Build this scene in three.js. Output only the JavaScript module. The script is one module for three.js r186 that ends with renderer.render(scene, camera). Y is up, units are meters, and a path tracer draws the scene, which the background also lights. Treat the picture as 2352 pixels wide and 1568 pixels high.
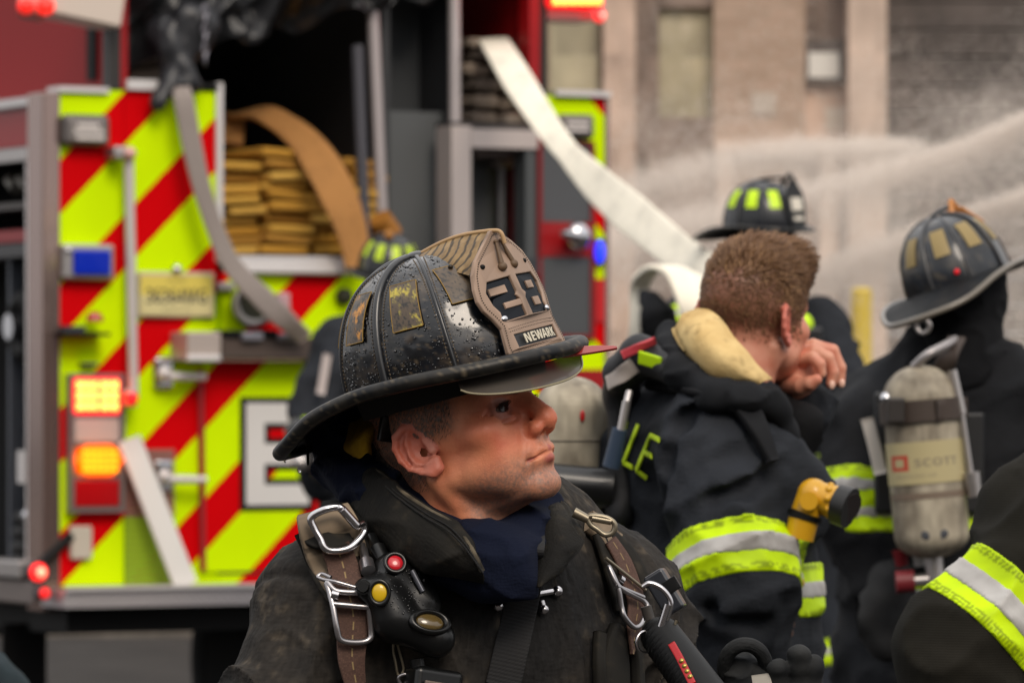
import * as THREE from 'three';
import { mergeGeometries } from 'three/addons/utils/BufferGeometryUtils.js';
import { RoundedBoxGeometry } from 'three/addons/geometries/RoundedBoxGeometry.js';
import { FontLoader } from 'three/addons/loaders/FontLoader.js';
import { TextGeometry } from 'three/addons/geometries/TextGeometry.js';

// ---------- camera, sky, sun, exposure ----------
const FPX = 11800, CX = 1176, HY = 900, EYE = 1.68;          // focal length and horizon, in pixels of a 2352 x 1568 view
const scene = new THREE.Scene();
const camera = new THREE.PerspectiveCamera(2 * Math.atan(784 / FPX) * 180 / Math.PI, 1024 / 682, 0.1, 400);
camera.position.set(0, EYE, 0); camera.lookAt(0, EYE, -10);
camera.setViewOffset(2352, 1568, 0, -(HY - 784), 2352, 1568);
camera.focus = 5.86; camera.userData.fStop = 12;
const renderer = new THREE.WebGLRenderer({ antialias: true });
renderer.toneMapping = THREE.LinearToneMapping; renderer.toneMappingExposure = 1.28;
renderer.shadowMap.enabled = true;
{ // overcast sky: brighter overhead
  const W = 256, H = 128, d = new Float32Array(W * H * 4);
  for (let j = 0; j < H; j++) for (let i = 0; i < W; i++) {
    const el = ((j + .5) / H - .5) * Math.PI, s = Math.sin(el);
    const L = s > 0 ? 1.04 * (1 + 2 * s) / 3 + .14 : .25, k = (j * W + i) * 4;
    const cl = 1 + .10 * Math.sin(i / W * 12.57 + 1 + 3 * s) * Math.sin(s * 9 + Math.cos(i / W * 18.85));
    d[k] = L * cl * 1.0; d[k + 1] = L * cl * .985; d[k + 2] = L * cl * .985; d[k + 3] = 1;
  }
  const t = new THREE.DataTexture(d, W, H, THREE.RGBAFormat, THREE.FloatType);
  t.mapping = THREE.EquirectangularReflectionMapping; t.magFilter = THREE.LinearFilter; t.minFilter = THREE.LinearFilter; t.needsUpdate = true;
  scene.background = t; scene.environment = t;
}
const sun = new THREE.DirectionalLight('#fff0de', 1.5);
sun.position.set(3.2, 9.5, 1.2); sun.target.position.set(0, 1, -8); scene.add(sun, sun.target);
sun.name = 'sun'; sun.castShadow = true; sun.shadow.radius = 45; sun.shadow.mapSize.set(2048, 2048);
Object.assign(sun.shadow.camera, { left: -22, right: 22, top: 22, bottom: -22, near: .1, far: 70 });

// ---------- helpers ----------
const V = (x, y, z) => new THREE.Vector3(x, y, z);
const P = (x, y, d) => V((x - CX) / FPX * d, EYE - (y - HY) / FPX * d, -d);
function rngOf(seed) { let s = seed >>> 0; return () => { s = (s + 0x6d2b79f5) | 0; let t = Math.imul(s ^ (s >>> 15), 1 | s); t = (t + Math.imul(t ^ (t >>> 7), 61 | t)) ^ t; return ((t ^ (t >>> 14)) >>> 0) / 4294967296; }; }
const clamp = (x, a = 0, b = 1) => x < a ? a : x > b ? b : x, lerp = (a, b, t) => a + (b - a) * t;
const sst = (a, b, x) => { const t = clamp((x - a) / (b - a)); return t * t * (3 - 2 * t); };
const gau = (x, s) => Math.exp(-x * x / (2 * s * s));
const hash3 = (x, y, z) => { let h = Math.imul(x, 374761393) ^ Math.imul(y, 668265263) ^ Math.imul(z, 1274126177); h = Math.imul(h ^ (h >>> 13), 1274126177); return ((h ^ (h >>> 16)) >>> 0) / 4294967296; };
function vnoise(x, y, z) {
  const i = Math.floor(x), j = Math.floor(y), k = Math.floor(z); let u = x - i, v = y - j, w = z - k;
  u = u * u * (3 - 2 * u); v = v * v * (3 - 2 * v); w = w * w * (3 - 2 * w);
  const L = (a, b, t) => a + (b - a) * t;
  return L(L(L(hash3(i, j, k), hash3(i + 1, j, k), u), L(hash3(i, j + 1, k), hash3(i + 1, j + 1, k), u), v), L(L(hash3(i, j, k + 1), hash3(i + 1, j, k + 1), u), L(hash3(i, j + 1, k + 1), hash3(i + 1, j + 1, k + 1), u), v), w) * 2 - 1;
}
const fbm = (x, y, z, o = 4) => { let s = 0, a = .5; for (let i = 0; i < o; i++) { s += a * vnoise(x, y, z); x *= 2.03; y *= 2.03; z *= 2.03; a *= .5; } return s; };
const lin = (hex) => { const c = new THREE.Color(hex); return [c.r, c.g, c.b]; };
const mix3 = (a, b, t) => [a[0] + (b[0] - a[0]) * t, a[1] + (b[1] - a[1]) * t, a[2] + (b[2] - a[2]) * t];
const mat = (color, roughness = .7, metalness = 0, extra = {}) => new THREE.MeshPhysicalMaterial({ color, roughness, metalness, ...extra });
const glow = (color, emissive, k) => mat(color, .35, 0, { emissive: new THREE.Color(emissive), emissiveIntensity: k });

// names, labels
const taken = new Map();
function numbered(n) { const k = taken.get(n) ?? 0; taken.set(n, k + 1); return k ? n + '_' + String(k).padStart(3, '0') : n; }
function tag(o, label, category, group, kind) { if (label) o.userData.label = label; if (category) o.userData.category = category; if (group) o.userData.group = group; if (kind) o.userData.kind = kind; return o; }
function thing(name, label, category, group) { const g = new THREE.Group(); g.name = numbered(name); scene.add(g); return tag(g, label, category, group); }
function part(parent, name, geo, material, label) {
  if (Array.isArray(geo)) { geo = mergeGeometries(geo.map((g) => { g = g.index ? g.toNonIndexed() : g; for (const k of Object.keys(g.attributes)) if (!['position', 'normal', 'uv', 'color'].includes(k)) g.deleteAttribute(k); return g; })); }
  const m = new THREE.Mesh(geo, material); m.name = parent === scene ? numbered(name) : name; m.castShadow = m.receiveShadow = true; parent.add(m);
  if (label) m.userData.label = label; return m;
}
function settle(g) { // move a group's origin to its base, children stay where they are
  const box = new THREE.Box3(); g.updateMatrixWorld(true);
  const inv = g.matrixWorld.clone().invert();
  g.traverse((o) => { if (o.isMesh) { o.geometry.computeBoundingBox(); const b = o.geometry.boundingBox.clone().applyMatrix4(inv.clone().multiply(o.matrixWorld)); box.union(b); } });
  const base = V((box.min.x + box.max.x) / 2, box.min.y, (box.min.z + box.max.z) / 2);
  for (const c of g.children) c.position.sub(base);
  g.position.add(base.clone().applyQuaternion(g.quaternion)); return g;
}
// shapes
const box = (x0, y0, z0, x1, y1, z1, r = 0) => { const g = r ? new RoundedBoxGeometry(x1 - x0, y1 - y0, z1 - z0, 2, r) : new THREE.BoxGeometry(x1 - x0, y1 - y0, z1 - z0); return g.translate((x0 + x1) / 2, (y0 + y1) / 2, (z0 + z1) / 2); };
const tubeG = (pts, r, seg = 40, rs = 10, closed = false) => new THREE.TubeGeometry(new THREE.CatmullRomCurve3(pts, closed, 'centripetal'), seg, r, rs, closed);
function rod(a, b, r0, r1 = r0, rs = 14) { const d = b.clone().sub(a), g = new THREE.CylinderGeometry(r1, r0, d.length(), rs, 1); g.applyQuaternion(new THREE.Quaternion().setFromUnitVectors(V(0, 1, 0), d.clone().normalize())); return g.translate((a.x + b.x) / 2, (a.y + b.y) / 2, (a.z + b.z) / 2); }
const ball = (c, r, w = 16, h = 12) => new THREE.SphereGeometry(r, w, h).translate(c.x, c.y, c.z);
// flat strip swept along points: width vectors given per point (or one), rounded thickness
function strip(pts, wid, side, thick, seg = 60, smooth = true) {
  const c = new THREE.CatmullRomCurve3(pts, false, 'centripetal');
  const sides = Array.isArray(side) ? side : [side, side], wids = Array.isArray(wid) ? wid : [wid, wid];
  const at = (arr, t) => { const f = t * (arr.length - 1), i = Math.min(arr.length - 2, Math.floor(f)); return [arr[i], arr[i + 1], f - i]; };
  const prof = [[-1, .35], [-.94, 1], [-.5, 1], [0, 1], [.5, 1], [.94, 1], [1, .35], [1, -.35], [.94, -1], [.5, -1], [0, -1], [-.5, -1], [-.94, -1], [-1, -.35]], n = prof.length;
  const pos = [], uv = [], idx = []; const len = c.getLength();
  for (let i = 0; i <= seg; i++) {
    const t = i / seg, p = c.getPointAt(t), T = c.getTangentAt(t);
    const [a, b, f] = at(sides, t), s = a.clone().lerp(b, f); s.addScaledVector(T, -s.dot(T)).normalize();
    const N = s.clone().cross(T).normalize(), [w0, w1, g] = at(wids, t), w = lerp(w0, w1, g) / 2;
    for (let k = 0; k < n; k++) { const q = p.clone().addScaledVector(s, prof[k][0] * w).addScaledVector(N, prof[k][1] * thick / 2); pos.push(q.x, q.y, q.z); uv.push(prof[k][0] * w, t * len); }
  }
  for (let i = 0; i < seg; i++) for (let k = 0; k < n; k++) { const a = i * n + k, b = i * n + (k + 1) % n; idx.push(a, b, a + n, b, b + n, a + n); }
  for (const i of [0, seg]) { const o = i * n; for (let k = 1; k < n - 1; k++) i ? idx.push(o, o + k + 1, o + k) : idx.push(o, o + k, o + k + 1); }
  const g = new THREE.BufferGeometry(); g.setAttribute('position', new THREE.Float32BufferAttribute(pos, 3)); g.setAttribute('uv', new THREE.Float32BufferAttribute(uv, 2)); g.setIndex(idx); g.computeVertexNormals();
  return g;
}
// signed distance modelling
const smin = (a, b, k) => { const h = Math.max(k - Math.abs(a - b), 0) / k; return Math.min(a, b) - h * h * k * .25; };
const smax = (a, b, k) => -smin(-a, -b, k);
function cone(p, a, b, r1, r2) { // round cone between a and b
  const bx = b.x - a.x, by = b.y - a.y, bz = b.z - a.z, px = p.x - a.x, py = p.y - a.y, pz = p.z - a.z;
  const t = clamp((px * bx + py * by + pz * bz) / (bx * bx + by * by + bz * bz)), dx = px - bx * t, dy = py - by * t, dz = pz - bz * t;
  return Math.sqrt(dx * dx + dy * dy + dz * dz) - (r1 + (r2 - r1) * t);
}
const along = (p, a, b) => { const bx = b.x - a.x, by = b.y - a.y, bz = b.z - a.z; return ((p.x - a.x) * bx + (p.y - a.y) * by + (p.z - a.z) * bz) / Math.sqrt(bx * bx + by * by + bz * bz); };
function ell(p, cx, cy, cz, rx, ry, rz) { const x = (p.x - cx) / rx, y = (p.y - cy) / ry, z = (p.z - cz) / rz, k0 = Math.sqrt(x * x + y * y + z * z), a = x / rx, b = y / ry, c = z / rz, k1 = Math.sqrt(a * a + b * b + c * c); return k1 < 1e-9 ? -Math.min(rx, ry, rz) : k0 * (k0 - 1) / k1; }
// naive surface nets, sparse over blocks
function nets(sdf, lo, hi, cell, color, margin = .01) {
  const nx = Math.ceil((hi.x - lo.x) / cell) + 1, ny = Math.ceil((hi.y - lo.y) / cell) + 1, nz = Math.ceil((hi.z - lo.z) / cell) + 1;
  const F = new Float32Array(nx * ny * nz).fill(1), q = V(0, 0, 0), B = 8, at = (i, j, k) => (k * ny + j) * nx + i;
  const reach = B * cell * .87 + margin;
  for (let k = 0; k < nz; k += B) for (let j = 0; j < ny; j += B) for (let i = 0; i < nx; i += B) {
    q.set(lo.x + (i + B / 2) * cell, lo.y + (j + B / 2) * cell, lo.z + (k + B / 2) * cell);
    const d = sdf(q), far = Math.abs(d) > reach;
    for (let c = k; c < Math.min(nz, k + B); c++) for (let b = j; b < Math.min(ny, j + B); b++) for (let a = i; a < Math.min(nx, i + B); a++) {
      F[at(a, b, c)] = far ? d : sdf(q.set(lo.x + a * cell, lo.y + b * cell, lo.z + c * cell));
    }
  }
  const id = new Int32Array(nx * ny * nz).fill(-1), pos = [], idx = [];
  const E = [[0, 1], [2, 3], [4, 5], [6, 7], [0, 2], [1, 3], [4, 6], [5, 7], [0, 4], [1, 5], [2, 6], [3, 7]], v = new Float32Array(8);
  for (let k = 0; k < nz - 1; k++) for (let j = 0; j < ny - 1; j++) for (let i = 0; i < nx - 1; i++) {
    let m = 0; for (let c = 0; c < 8; c++) { v[c] = F[at(i + (c & 1), j + (c >> 1 & 1), k + (c >> 2))]; if (v[c] < 0) m++; }
    if (m === 0 || m === 8) continue;
    let x = 0, y = 0, z = 0, n = 0;
    for (const [a, b] of E) if ((v[a] < 0) !== (v[b] < 0)) { const t = v[a] / (v[a] - v[b]); x += lerp(a & 1, b & 1, t); y += lerp(a >> 1 & 1, b >> 1 & 1, t); z += lerp(a >> 2, b >> 2, t); n++; }
    id[at(i, j, k)] = pos.length / 3; pos.push(lo.x + (i + x / n) * cell, lo.y + (j + y / n) * cell, lo.z + (k + z / n) * cell);
  }
  const quad = (a, b, c, d, flip) => { if (a < 0 || b < 0 || c < 0 || d < 0) return; flip ? idx.push(a, c, b, a, d, c) : idx.push(a, b, c, a, c, d); };
  for (let k = 1; k < nz - 1; k++) for (let j = 1; j < ny - 1; j++) for (let i = 1; i < nx - 1; i++) {
    const s = F[at(i, j, k)] < 0;
    if (s !== (F[at(i + 1, j, k)] < 0)) quad(id[at(i, j - 1, k - 1)], id[at(i, j, k - 1)], id[at(i, j, k)], id[at(i, j - 1, k)], !s);
    if (s !== (F[at(i, j + 1, k)] < 0)) quad(id[at(i - 1, j, k - 1)], id[at(i - 1, j, k)], id[at(i, j, k)], id[at(i, j, k - 1)], !s);
    if (s !== (F[at(i, j, k + 1)] < 0)) quad(id[at(i - 1, j - 1, k)], id[at(i, j - 1, k)], id[at(i, j, k)], id[at(i - 1, j, k)], !s);
  }
  const g = new THREE.BufferGeometry(); g.setAttribute('position', new THREE.Float32BufferAttribute(pos, 3)); g.setIndex(idx); g.computeVertexNormals();
  if (color) {
    const C = new Float32Array(pos.length), N = g.attributes.normal.array, nn = V(0, 0, 0);
    for (let i = 0; i < pos.length; i += 3) { const c = color(q.set(pos[i], pos[i + 1], pos[i + 2]), nn.set(N[i], N[i + 1], N[i + 2])); C[i] = c[0]; C[i + 1] = c[1]; C[i + 2] = c[2]; }
    g.setAttribute('color', new THREE.BufferAttribute(C, 3));
  }
  return g;
}
function uvBy(g, f) { const p = g.attributes.position, a = new Float32Array(p.count * 2), q = V(0, 0, 0); for (let i = 0; i < p.count; i++) { q.fromBufferAttribute(p, i); const [u, v] = f(q); a[i * 2] = u; a[i * 2 + 1] = v; } g.setAttribute('uv', new THREE.BufferAttribute(a, 2)); return g; }
function canvasTex(w, h, draw, srgb = true) { const c = document.createElement('canvas'); c.width = w; c.height = h; draw(c.getContext('2d'), w, h); const t = new THREE.CanvasTexture(c); if (srgb) t.colorSpace = THREE.SRGBColorSpace; t.wrapS = t.wrapT = THREE.RepeatWrapping; t.magFilter = THREE.LinearFilter; return t; }
function dataTex(n, f, srgb = false, sx = 1, sy = 1) { // f(i/n, j/n) -> grey 0..1 or [r,g,b] in sRGB 0..1
  const d = new Uint8Array(n * n * 4);
  for (let j = 0; j < n; j++) for (let i = 0; i < n; i++) { const c = f(i / n, j / n), k = (j * n + i) * 4; for (let a = 0; a < 3; a++) d[k + a] = clamp(Array.isArray(c) ? c[a] : c) * 255; d[k + 3] = 255; }
  const t = new THREE.DataTexture(d, n, n); t.wrapS = t.wrapT = THREE.RepeatWrapping; t.magFilter = THREE.LinearFilter; if (srgb) t.colorSpace = THREE.SRGBColorSpace; t.repeat.set(sx, sy); t.needsUpdate = true; return t;
}
const pn = (x, y, per, s) => vnoise(((x % per) + per) % per, ((y % per) + per) % per, s); // near-periodic noise
const LIME = '#c4ee00', SILVER = '#a9abad';
const M = {
  steel: mat('#b9b4b2', .34, .85), bright: mat('#d9d5d4', .42, .35), dark: mat('#101011', .75, 0, { specularIntensity: .3 }), black: mat('#070708', .6, 0, { specularIntensity: .4 }), grey: mat('#3a3c40', .55, .3), redPaint: mat('#960c12', .4, 0, { clearcoat: .25, clearcoatRoughness: .3, specularIntensity: .5 }),
  rubber: mat('#0d0d0e', .65), white: mat('#d6d4d0', .5), chrome: mat('#d0d0d4', .14, 1), lime: mat(LIME, .55), silver: mat(SILVER, .5),
};
// ---------- cloth helpers ----------
const clothBump = dataTex(128, (x, y) => .5 + .3 * vnoise(x * 64, y * 20, 3) + .3 * vnoise(x * 20, y * 64, 7) + .2 * vnoise(x * 90, y * 90, 9));
const clothMat = (color, rough = .85, k = .0006, extra = {}) => mat(color, rough, 0, { bumpMap: clothBump, bumpScale: k, specularIntensity: .35, ...extra });
function nrm(p, D) { const e = .003; return V(D(V(p.x + e, p.y, p.z)) - D(V(p.x - e, p.y, p.z)), D(V(p.x, p.y + e, p.z)) - D(V(p.x, p.y - e, p.z)), D(V(p.x, p.y, p.z + e)) - D(V(p.x, p.y, p.z - e))).normalize(); }
// collar: lofted leaf with thickness between rim and foot curves
function leaf(curves, thick, wrinkle, nu = 90, nv = 40) {
  const cs = curves.map((c) => new THREE.CatmullRomCurve3(c, false, 'centripetal'));
  const at = (u, v) => new THREE.CatmullRomCurve3(cs.map((c) => c.getPointAt(u)), false, 'centripetal').getPoint(v);
  const P0 = []; for (let i = 0; i <= nu; i++) { const k = new THREE.CatmullRomCurve3(cs.map((c) => c.getPointAt(i / nu)), false, 'centripetal'); const row = []; for (let j = 0; j <= nv; j++) row.push(k.getPoint(j / nv)); P0.push(row); }
  const pos = [], uv = [], idx = [], n1 = nv + 1, all = (nu + 1) * n1, N = V(0, 0, 0), a = V(0, 0, 0), b = V(0, 0, 0);
  for (const s of [1, -1]) for (let i = 0; i <= nu; i++) for (let j = 0; j <= nv; j++) {
    a.copy(P0[Math.min(nu, i + 1)][j]).sub(P0[Math.max(0, i - 1)][j]); b.copy(P0[i][Math.min(nv, j + 1)]).sub(P0[i][Math.max(0, j - 1)]); N.crossVectors(a, b).normalize(); if (N.z < 0) N.negate();
    const p = P0[i][j], e = Math.min(i, nu - i) / nu * 12, f = Math.min(j, nv - j) / nv * 8, t = thick * Math.sqrt(clamp(Math.min(e, f), .06, 1)); const w = wrinkle ? wrinkle(p, i / nu, j / nv) : 0;
    pos.push(p.x + N.x * (s * t / 2 + w), p.y + N.y * (s * t / 2 + w), p.z + N.z * (s * t / 2 + w)); uv.push(i / nu * 2, j / nv);
  }
  for (let i = 0; i < nu; i++) for (let j = 0; j < nv; j++) { const q = i * n1 + j; idx.push(q, q + 1, q + n1, q + 1, q + n1 + 1, q + n1); const r = q + all; idx.push(r, r + n1, r + 1, r + 1, r + n1, r + n1 + 1); }
  const edge = (q, r) => idx.push(q, q + all, r, r, q + all, r + all); for (let i = 0; i < nu; i++) { edge(i * n1, (i + 1) * n1); edge(i * n1 + nv, (i + 1) * n1 + nv); } for (let j = 0; j < nv; j++) { edge(j, j + 1); edge(nu * n1 + j, nu * n1 + j + 1); }
  const g = new THREE.BufferGeometry(); g.setAttribute('position', new THREE.Float32BufferAttribute(pos, 3)); g.setAttribute('uv', new THREE.Float32BufferAttribute(uv, 2)); g.setIndex(idx); g.computeVertexNormals(); return g;
}
const tint = (g, f) => { const p = g.attributes.position, C = new Float32Array(p.count * 3), q = V(0, 0, 0); for (let i = 0; i < p.count; i++) { q.fromBufferAttribute(p, i); const c = f(q); C.set(c, i * 3); } g.setAttribute('color', new THREE.BufferAttribute(C, 3)); return g; };
const wornBlack = (q) => { const a = fbm(q.x * 14, q.y * 14, q.z * 14, 4), b = fbm(q.x * 90, q.y * 90, q.z * 90, 3); return mix3(mix3(lin('#111111'), lin('#25231f'), clamp(.4 + 1.3 * a)), lin('#4a4236'), sst(.15, .55, b + .2 * a) * .3); };
// ---------- ground, street, building ----------
{
  const asph = dataTex(256, (x, y) => .5 + .5 * fbm(x * 64, y * 64, 3, 3)), asphC = dataTex(256, (x, y) => { const a = .19 + .06 * fbm(x * 10, y * 10, 5, 4) + .03 * fbm(x * 90, y * 90, 9, 2); return [a * 1.04, a, a * .97]; }, true);
  const g = uvBy(new THREE.PlaneGeometry(240, 240, 1, 1).rotateX(-Math.PI / 2).translate(0, 0, -40), (p) => [p.x / 3, p.z / 3]);
  part(scene, 'ground', g, mat('#ffffff', .9, 0, { specularIntensity: .3, map: asphC, bumpMap: asph, bumpScale: .004 })).userData.kind = 'structure';
  const conc = dataTex(256, (x, y) => { const a = .38 + .09 * fbm(x * 8, y * 8, 15, 4) + .05 * fbm(x * 70, y * 70, 19, 2); return [a * 1.05, a * .98, a * .9]; }, true);
  part(scene, 'pavement', uvBy(box(-40, -.1, -60, 40, .13, -35.2), (p) => [p.x / 2, p.z / 2]), mat('#ffffff', .8, 0, { map: conc })).userData.kind = 'structure';
}
{
  const D = 37.5, px = (x) => (x - CX) / FPX * D, py = (y) => EYE - (y - HY) / FPX * D;
  const b = thing('building', 'weathered tan brick building with boarded windows behind the spray', 'building'); b.position.set(3, .13, -D);
  const X = (x) => px(x) - 3, Y = (y) => py(y) - .13;
  const brickT = canvasTex(512, 512, (c, w, h) => {
    const r = rngOf(5); c.fillStyle = '#a3907e'; c.fillRect(0, 0, w, h);
    for (let j = 0; j < 16; j++) for (let i = -1; i < 8; i++) { const k = r(); c.fillStyle = `rgb(${164 + k * 14 | 0},${140 + k * 12 | 0},${122 + k * 12 | 0})`; c.fillRect(i * 64 + (j % 2) * 32 + 2, j * 32 + 2, 60, 28); }
  });
  brickT.repeat.set(1 / 1.8, 1 / 1.2);
  const stain = (hex, amp, s) => { const c0 = new THREE.Color(hex), e = [c0.r, c0.g, c0.b].map((v) => v <= .0031308 ? v * 12.92 : 1.055 * v ** (1 / 2.4) - .055); const t = dataTex(128, (x, y) => { const n = 1 + amp * (fbm(x * 5, y * 5, s, 4) + .5 * fbm(x * 30, y * 8, s + 4, 2)); return e.map((v) => v * n); }, true); t.repeat.set(.5, .5); return t; };
  const brick = mat('#ffffff', .9, 0, { map: brickT }), stone = mat('#ffffff', .9, 0, { map: stain('#bca392', .25, 2) }), pale = mat('#ffffff', .9, 0, { map: stain('#c6b0a0', .2, 4) }), board = mat('#ffffff', .8, 0, { map: stain('#a89e84', .22, 7) }), grime = mat('#ffffff', .85, 0, { map: stain('#85756b', .3, 9) }), shut = mat('#ffffff', .6, .2, { map: stain('#564e4a', .35, 11) });
  const W = (name, x0, y0, x1, y1, z0, z1, m, lab) => part(b, name, uvBy(box(X(x0), Y(y1), z0, X(x1), Y(y0), z1), (p) => [p.x, p.y]), m, lab);
  const top = -1500, foot = 1540;
  W('wall', 300, top, 1385, foot, -.4, 0, brick); W('wall', 1640, top, 1850, foot, -.4, .003, brick);
  W('pilaster', 1385, top, 1458, foot, -.4, .22, stone); W('pilaster', 1945, top, 2032, foot, -.4, .26, pale);
  W('wall', 1458, top, 1640, -60, -.4, 0, brick); W('wall', 1458, 282, 1640, foot, -.4, 0, grime);
  W('window_frame', 1458, -60, 1515, 282, -.5, -.1, grime); W('window_frame', 1515, 268, 1640, 282, -.5, -.08, grime); W('window_frame', 1515, -60, 1640, 14, -.5, -.08, grime);
  W('boarded_window', 1515, 14, 1640, 268, -.5, -.16, board);
  W('boarded_window', 1262, -40, 1374, 330, -.1, .06, board); W('sill', 1255, 330, 1380, 350, -.1, .1, pale);
  W('wall', 1850, top, 1945, 90, -.5, -.12, grime); W('wall', 1850, 190, 1945, foot, -.5, -.118, stone); W('meter_box', 1850, 92, 1942, 188, -.5, -.03, shut); 
  W('paper_notice', 1858, 120, 1928, 178, -.03, -.015, mat('#d8d4cc', .8)); W('paper_notice', 1898, 245, 1946, 298, -.118, -.1, mat('#cbbfb0', .8)); W('paper_notice', 1728, 214, 1782, 262, .003, .02, mat('#b6a99c', .8));
  W('lintel', 1640, 322, 1925, 352, -.1, .12, pale); W('pilaster', 1645, 352, 1682, foot, -.1, .1, pale); W('pilaster', 1882, 352, 1922, foot, -.1, .1, pale);
  W('wall', 2032, top, 2700, -130, -.4, 0, stone);
  for (let i = 0; i < 26; i++) { const y0 = -130 + i * 64; W('shutter_slat', 2032, y0, 2700, y0 + 60, -.55, -.3 - .006 * (i % 2), shut); }
  W('wall', 2700, top, 5200, foot, -.4, 0, brick);
  W('plinth', 1640, 1300, 2032, foot, -.3, .3, stone);
  settle(b);
}
{ // row of houses on the other side of the street, behind the photographer
  const b = thing('brick_building', 'dark brick terrace across the street, behind the photographer', 'building'); b.position.set(0, 0, 16);
  part(b, 'wall', box(-30, 0, 0, 30, 7.5, 8), mat('#4e3c34', .9)); const win = mat('#11161c', .1), fr = mat('#b4aca0', .7);
  for (let i = -9; i < 9; i++) for (let j = 0; j < 2; j++) { part(b, 'window_frame', box(i * 3.2 + .2, 1 + j * 3.3, -.08, i * 3.2 + 1.6, 3 + j * 3.3, .1), fr); part(b, 'window', box(i * 3.2 + .3, 1.1 + j * 3.3, -.1, i * 3.2 + 1.5, 2.9 + j * 3.3, 0), win); }
}
{ const p = P(1980, 900, 26); const g = thing('bollard', 'tall yellow painted steel post in front of the tan building', 'bollard'); g.position.set(p.x, 0, p.z);
  const h = EYE + (HY - 668) / FPX * 26; part(g, 'post', new THREE.CylinderGeometry(.052, .052, h, 24).translate(0, h / 2, 0), mat('#d8bd45', .6)); part(g, 'cap', new THREE.SphereGeometry(.052, 20, 8, 0, 6.3, 0, 1.57).scale(1, .35, 1).translate(0, h, 0), mat('#d8bd45', .6)); part(g, 'base_flange', new THREE.CylinderGeometry(.12, .12, .03, 20).translate(0, .015, 0), M.steel); }
// spray: jets of drops crossing in front of the building
{
  const r = rngOf(77), N = [];
  const gs = () => (r() + r() + r() + r() - 2) * 1.0;
  const jet = (pts, n, sp0, sp1, d0, d1, size) => { const c = new THREE.CatmullRomCurve3(pts.map(([x, y, d]) => P(x, y, d))); for (let i = 0; i < n; i++) { const t = r(), p = c.getPoint(t), s = lerp(sp0, sp1, t), down = Math.abs(gs()) * s * 1.0; N.push([p.x + gs() * .1, p.y + gs() * s * .22 - down * (r() < .6 ? 1 : .15), p.z + gs() * .3, size * (.5 + r())]); } };
  jet([[2420, 250, 25], [2250, 320, 26], [2000, 395, 27], [1700, 470, 28], [1480, 520, 29], [1300, 570, 30]], 60000, .045, .45, 0, 0, .0023);
  jet([[2420, 425, 25], [2200, 500, 26], [2000, 575, 27], [1850, 640, 28], [1650, 730, 29], [1400, 850, 30]], 68000, .055, .5, 0, 0, .0023);
  jet([[2100, 330, 29], [1960, 330, 29], [1800, 335, 29.5], [1600, 375, 30], [1400, 430, 30.5]], 50000, .16, .42, 0, 0, .0019);
  for (let i = 0; i < 900000; i++) { const x = 1250 + r() * 1250, y0 = -100 + 1500 * r(), y = y0; if (r() > sst(0, 620, y + 160 * fbm(x * .006, y * .006, 2, 3)) * (.55 + .9 * fbm(x * .004 + 5, y * .004, 4, 3)) * sst(1240, 1480, x)) continue; const p = P(x, y, 24 + r() * 10); N.push([p.x, p.y, p.z, .0019 * (.5 + r())]); }
  const im = new THREE.InstancedMesh(new THREE.OctahedronGeometry(1, 0), mat('#e9dfd5', .6), N.length); im.name = 'water_spray'; const m = new THREE.Matrix4();
  N.forEach(([x, y, z, s], i) => { m.makeScale(s * 1.6, s, s); m.setPosition(x, y, z); im.setMatrixAt(i, m); });
  tag(im, 'white water spray from hoses blowing across the building front', 'water spray', null, 'stuff'); scene.add(im);
}
// ---------- fire truck: local x to the right along the rear, y up, z out of the rear ----------
const TH = 28 * Math.PI / 180, TN = V(Math.sin(TH), 0, Math.cos(TH)), TE = V(Math.cos(TH), 0, -Math.sin(TH)), TO = P(128, 900, 19.2).setY(0);
function R(x, y, w = 0) { const r = V((x - CX) / FPX, -(y - HY) / FPX, -1), c = V(0, EYE, 0), t = (w + TO.dot(TN) - c.dot(TN)) / r.dot(TN), p = c.addScaledVector(r, t).sub(TO); return V(p.dot(TE), p.y, w); }
function S(x, y, u = 0) { const r = V((x - CX) / FPX, -(y - HY) / FPX, -1), c = V(0, EYE, 0), t = (u + TO.dot(TE) - c.dot(TE)) / r.dot(TE), p = c.addScaledVector(r, t).sub(TO); return V(u, p.y, p.dot(TN)); }
const onTruck = (g) => { g.position.copy(TO); g.rotation.y = TH; return g; };
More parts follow.
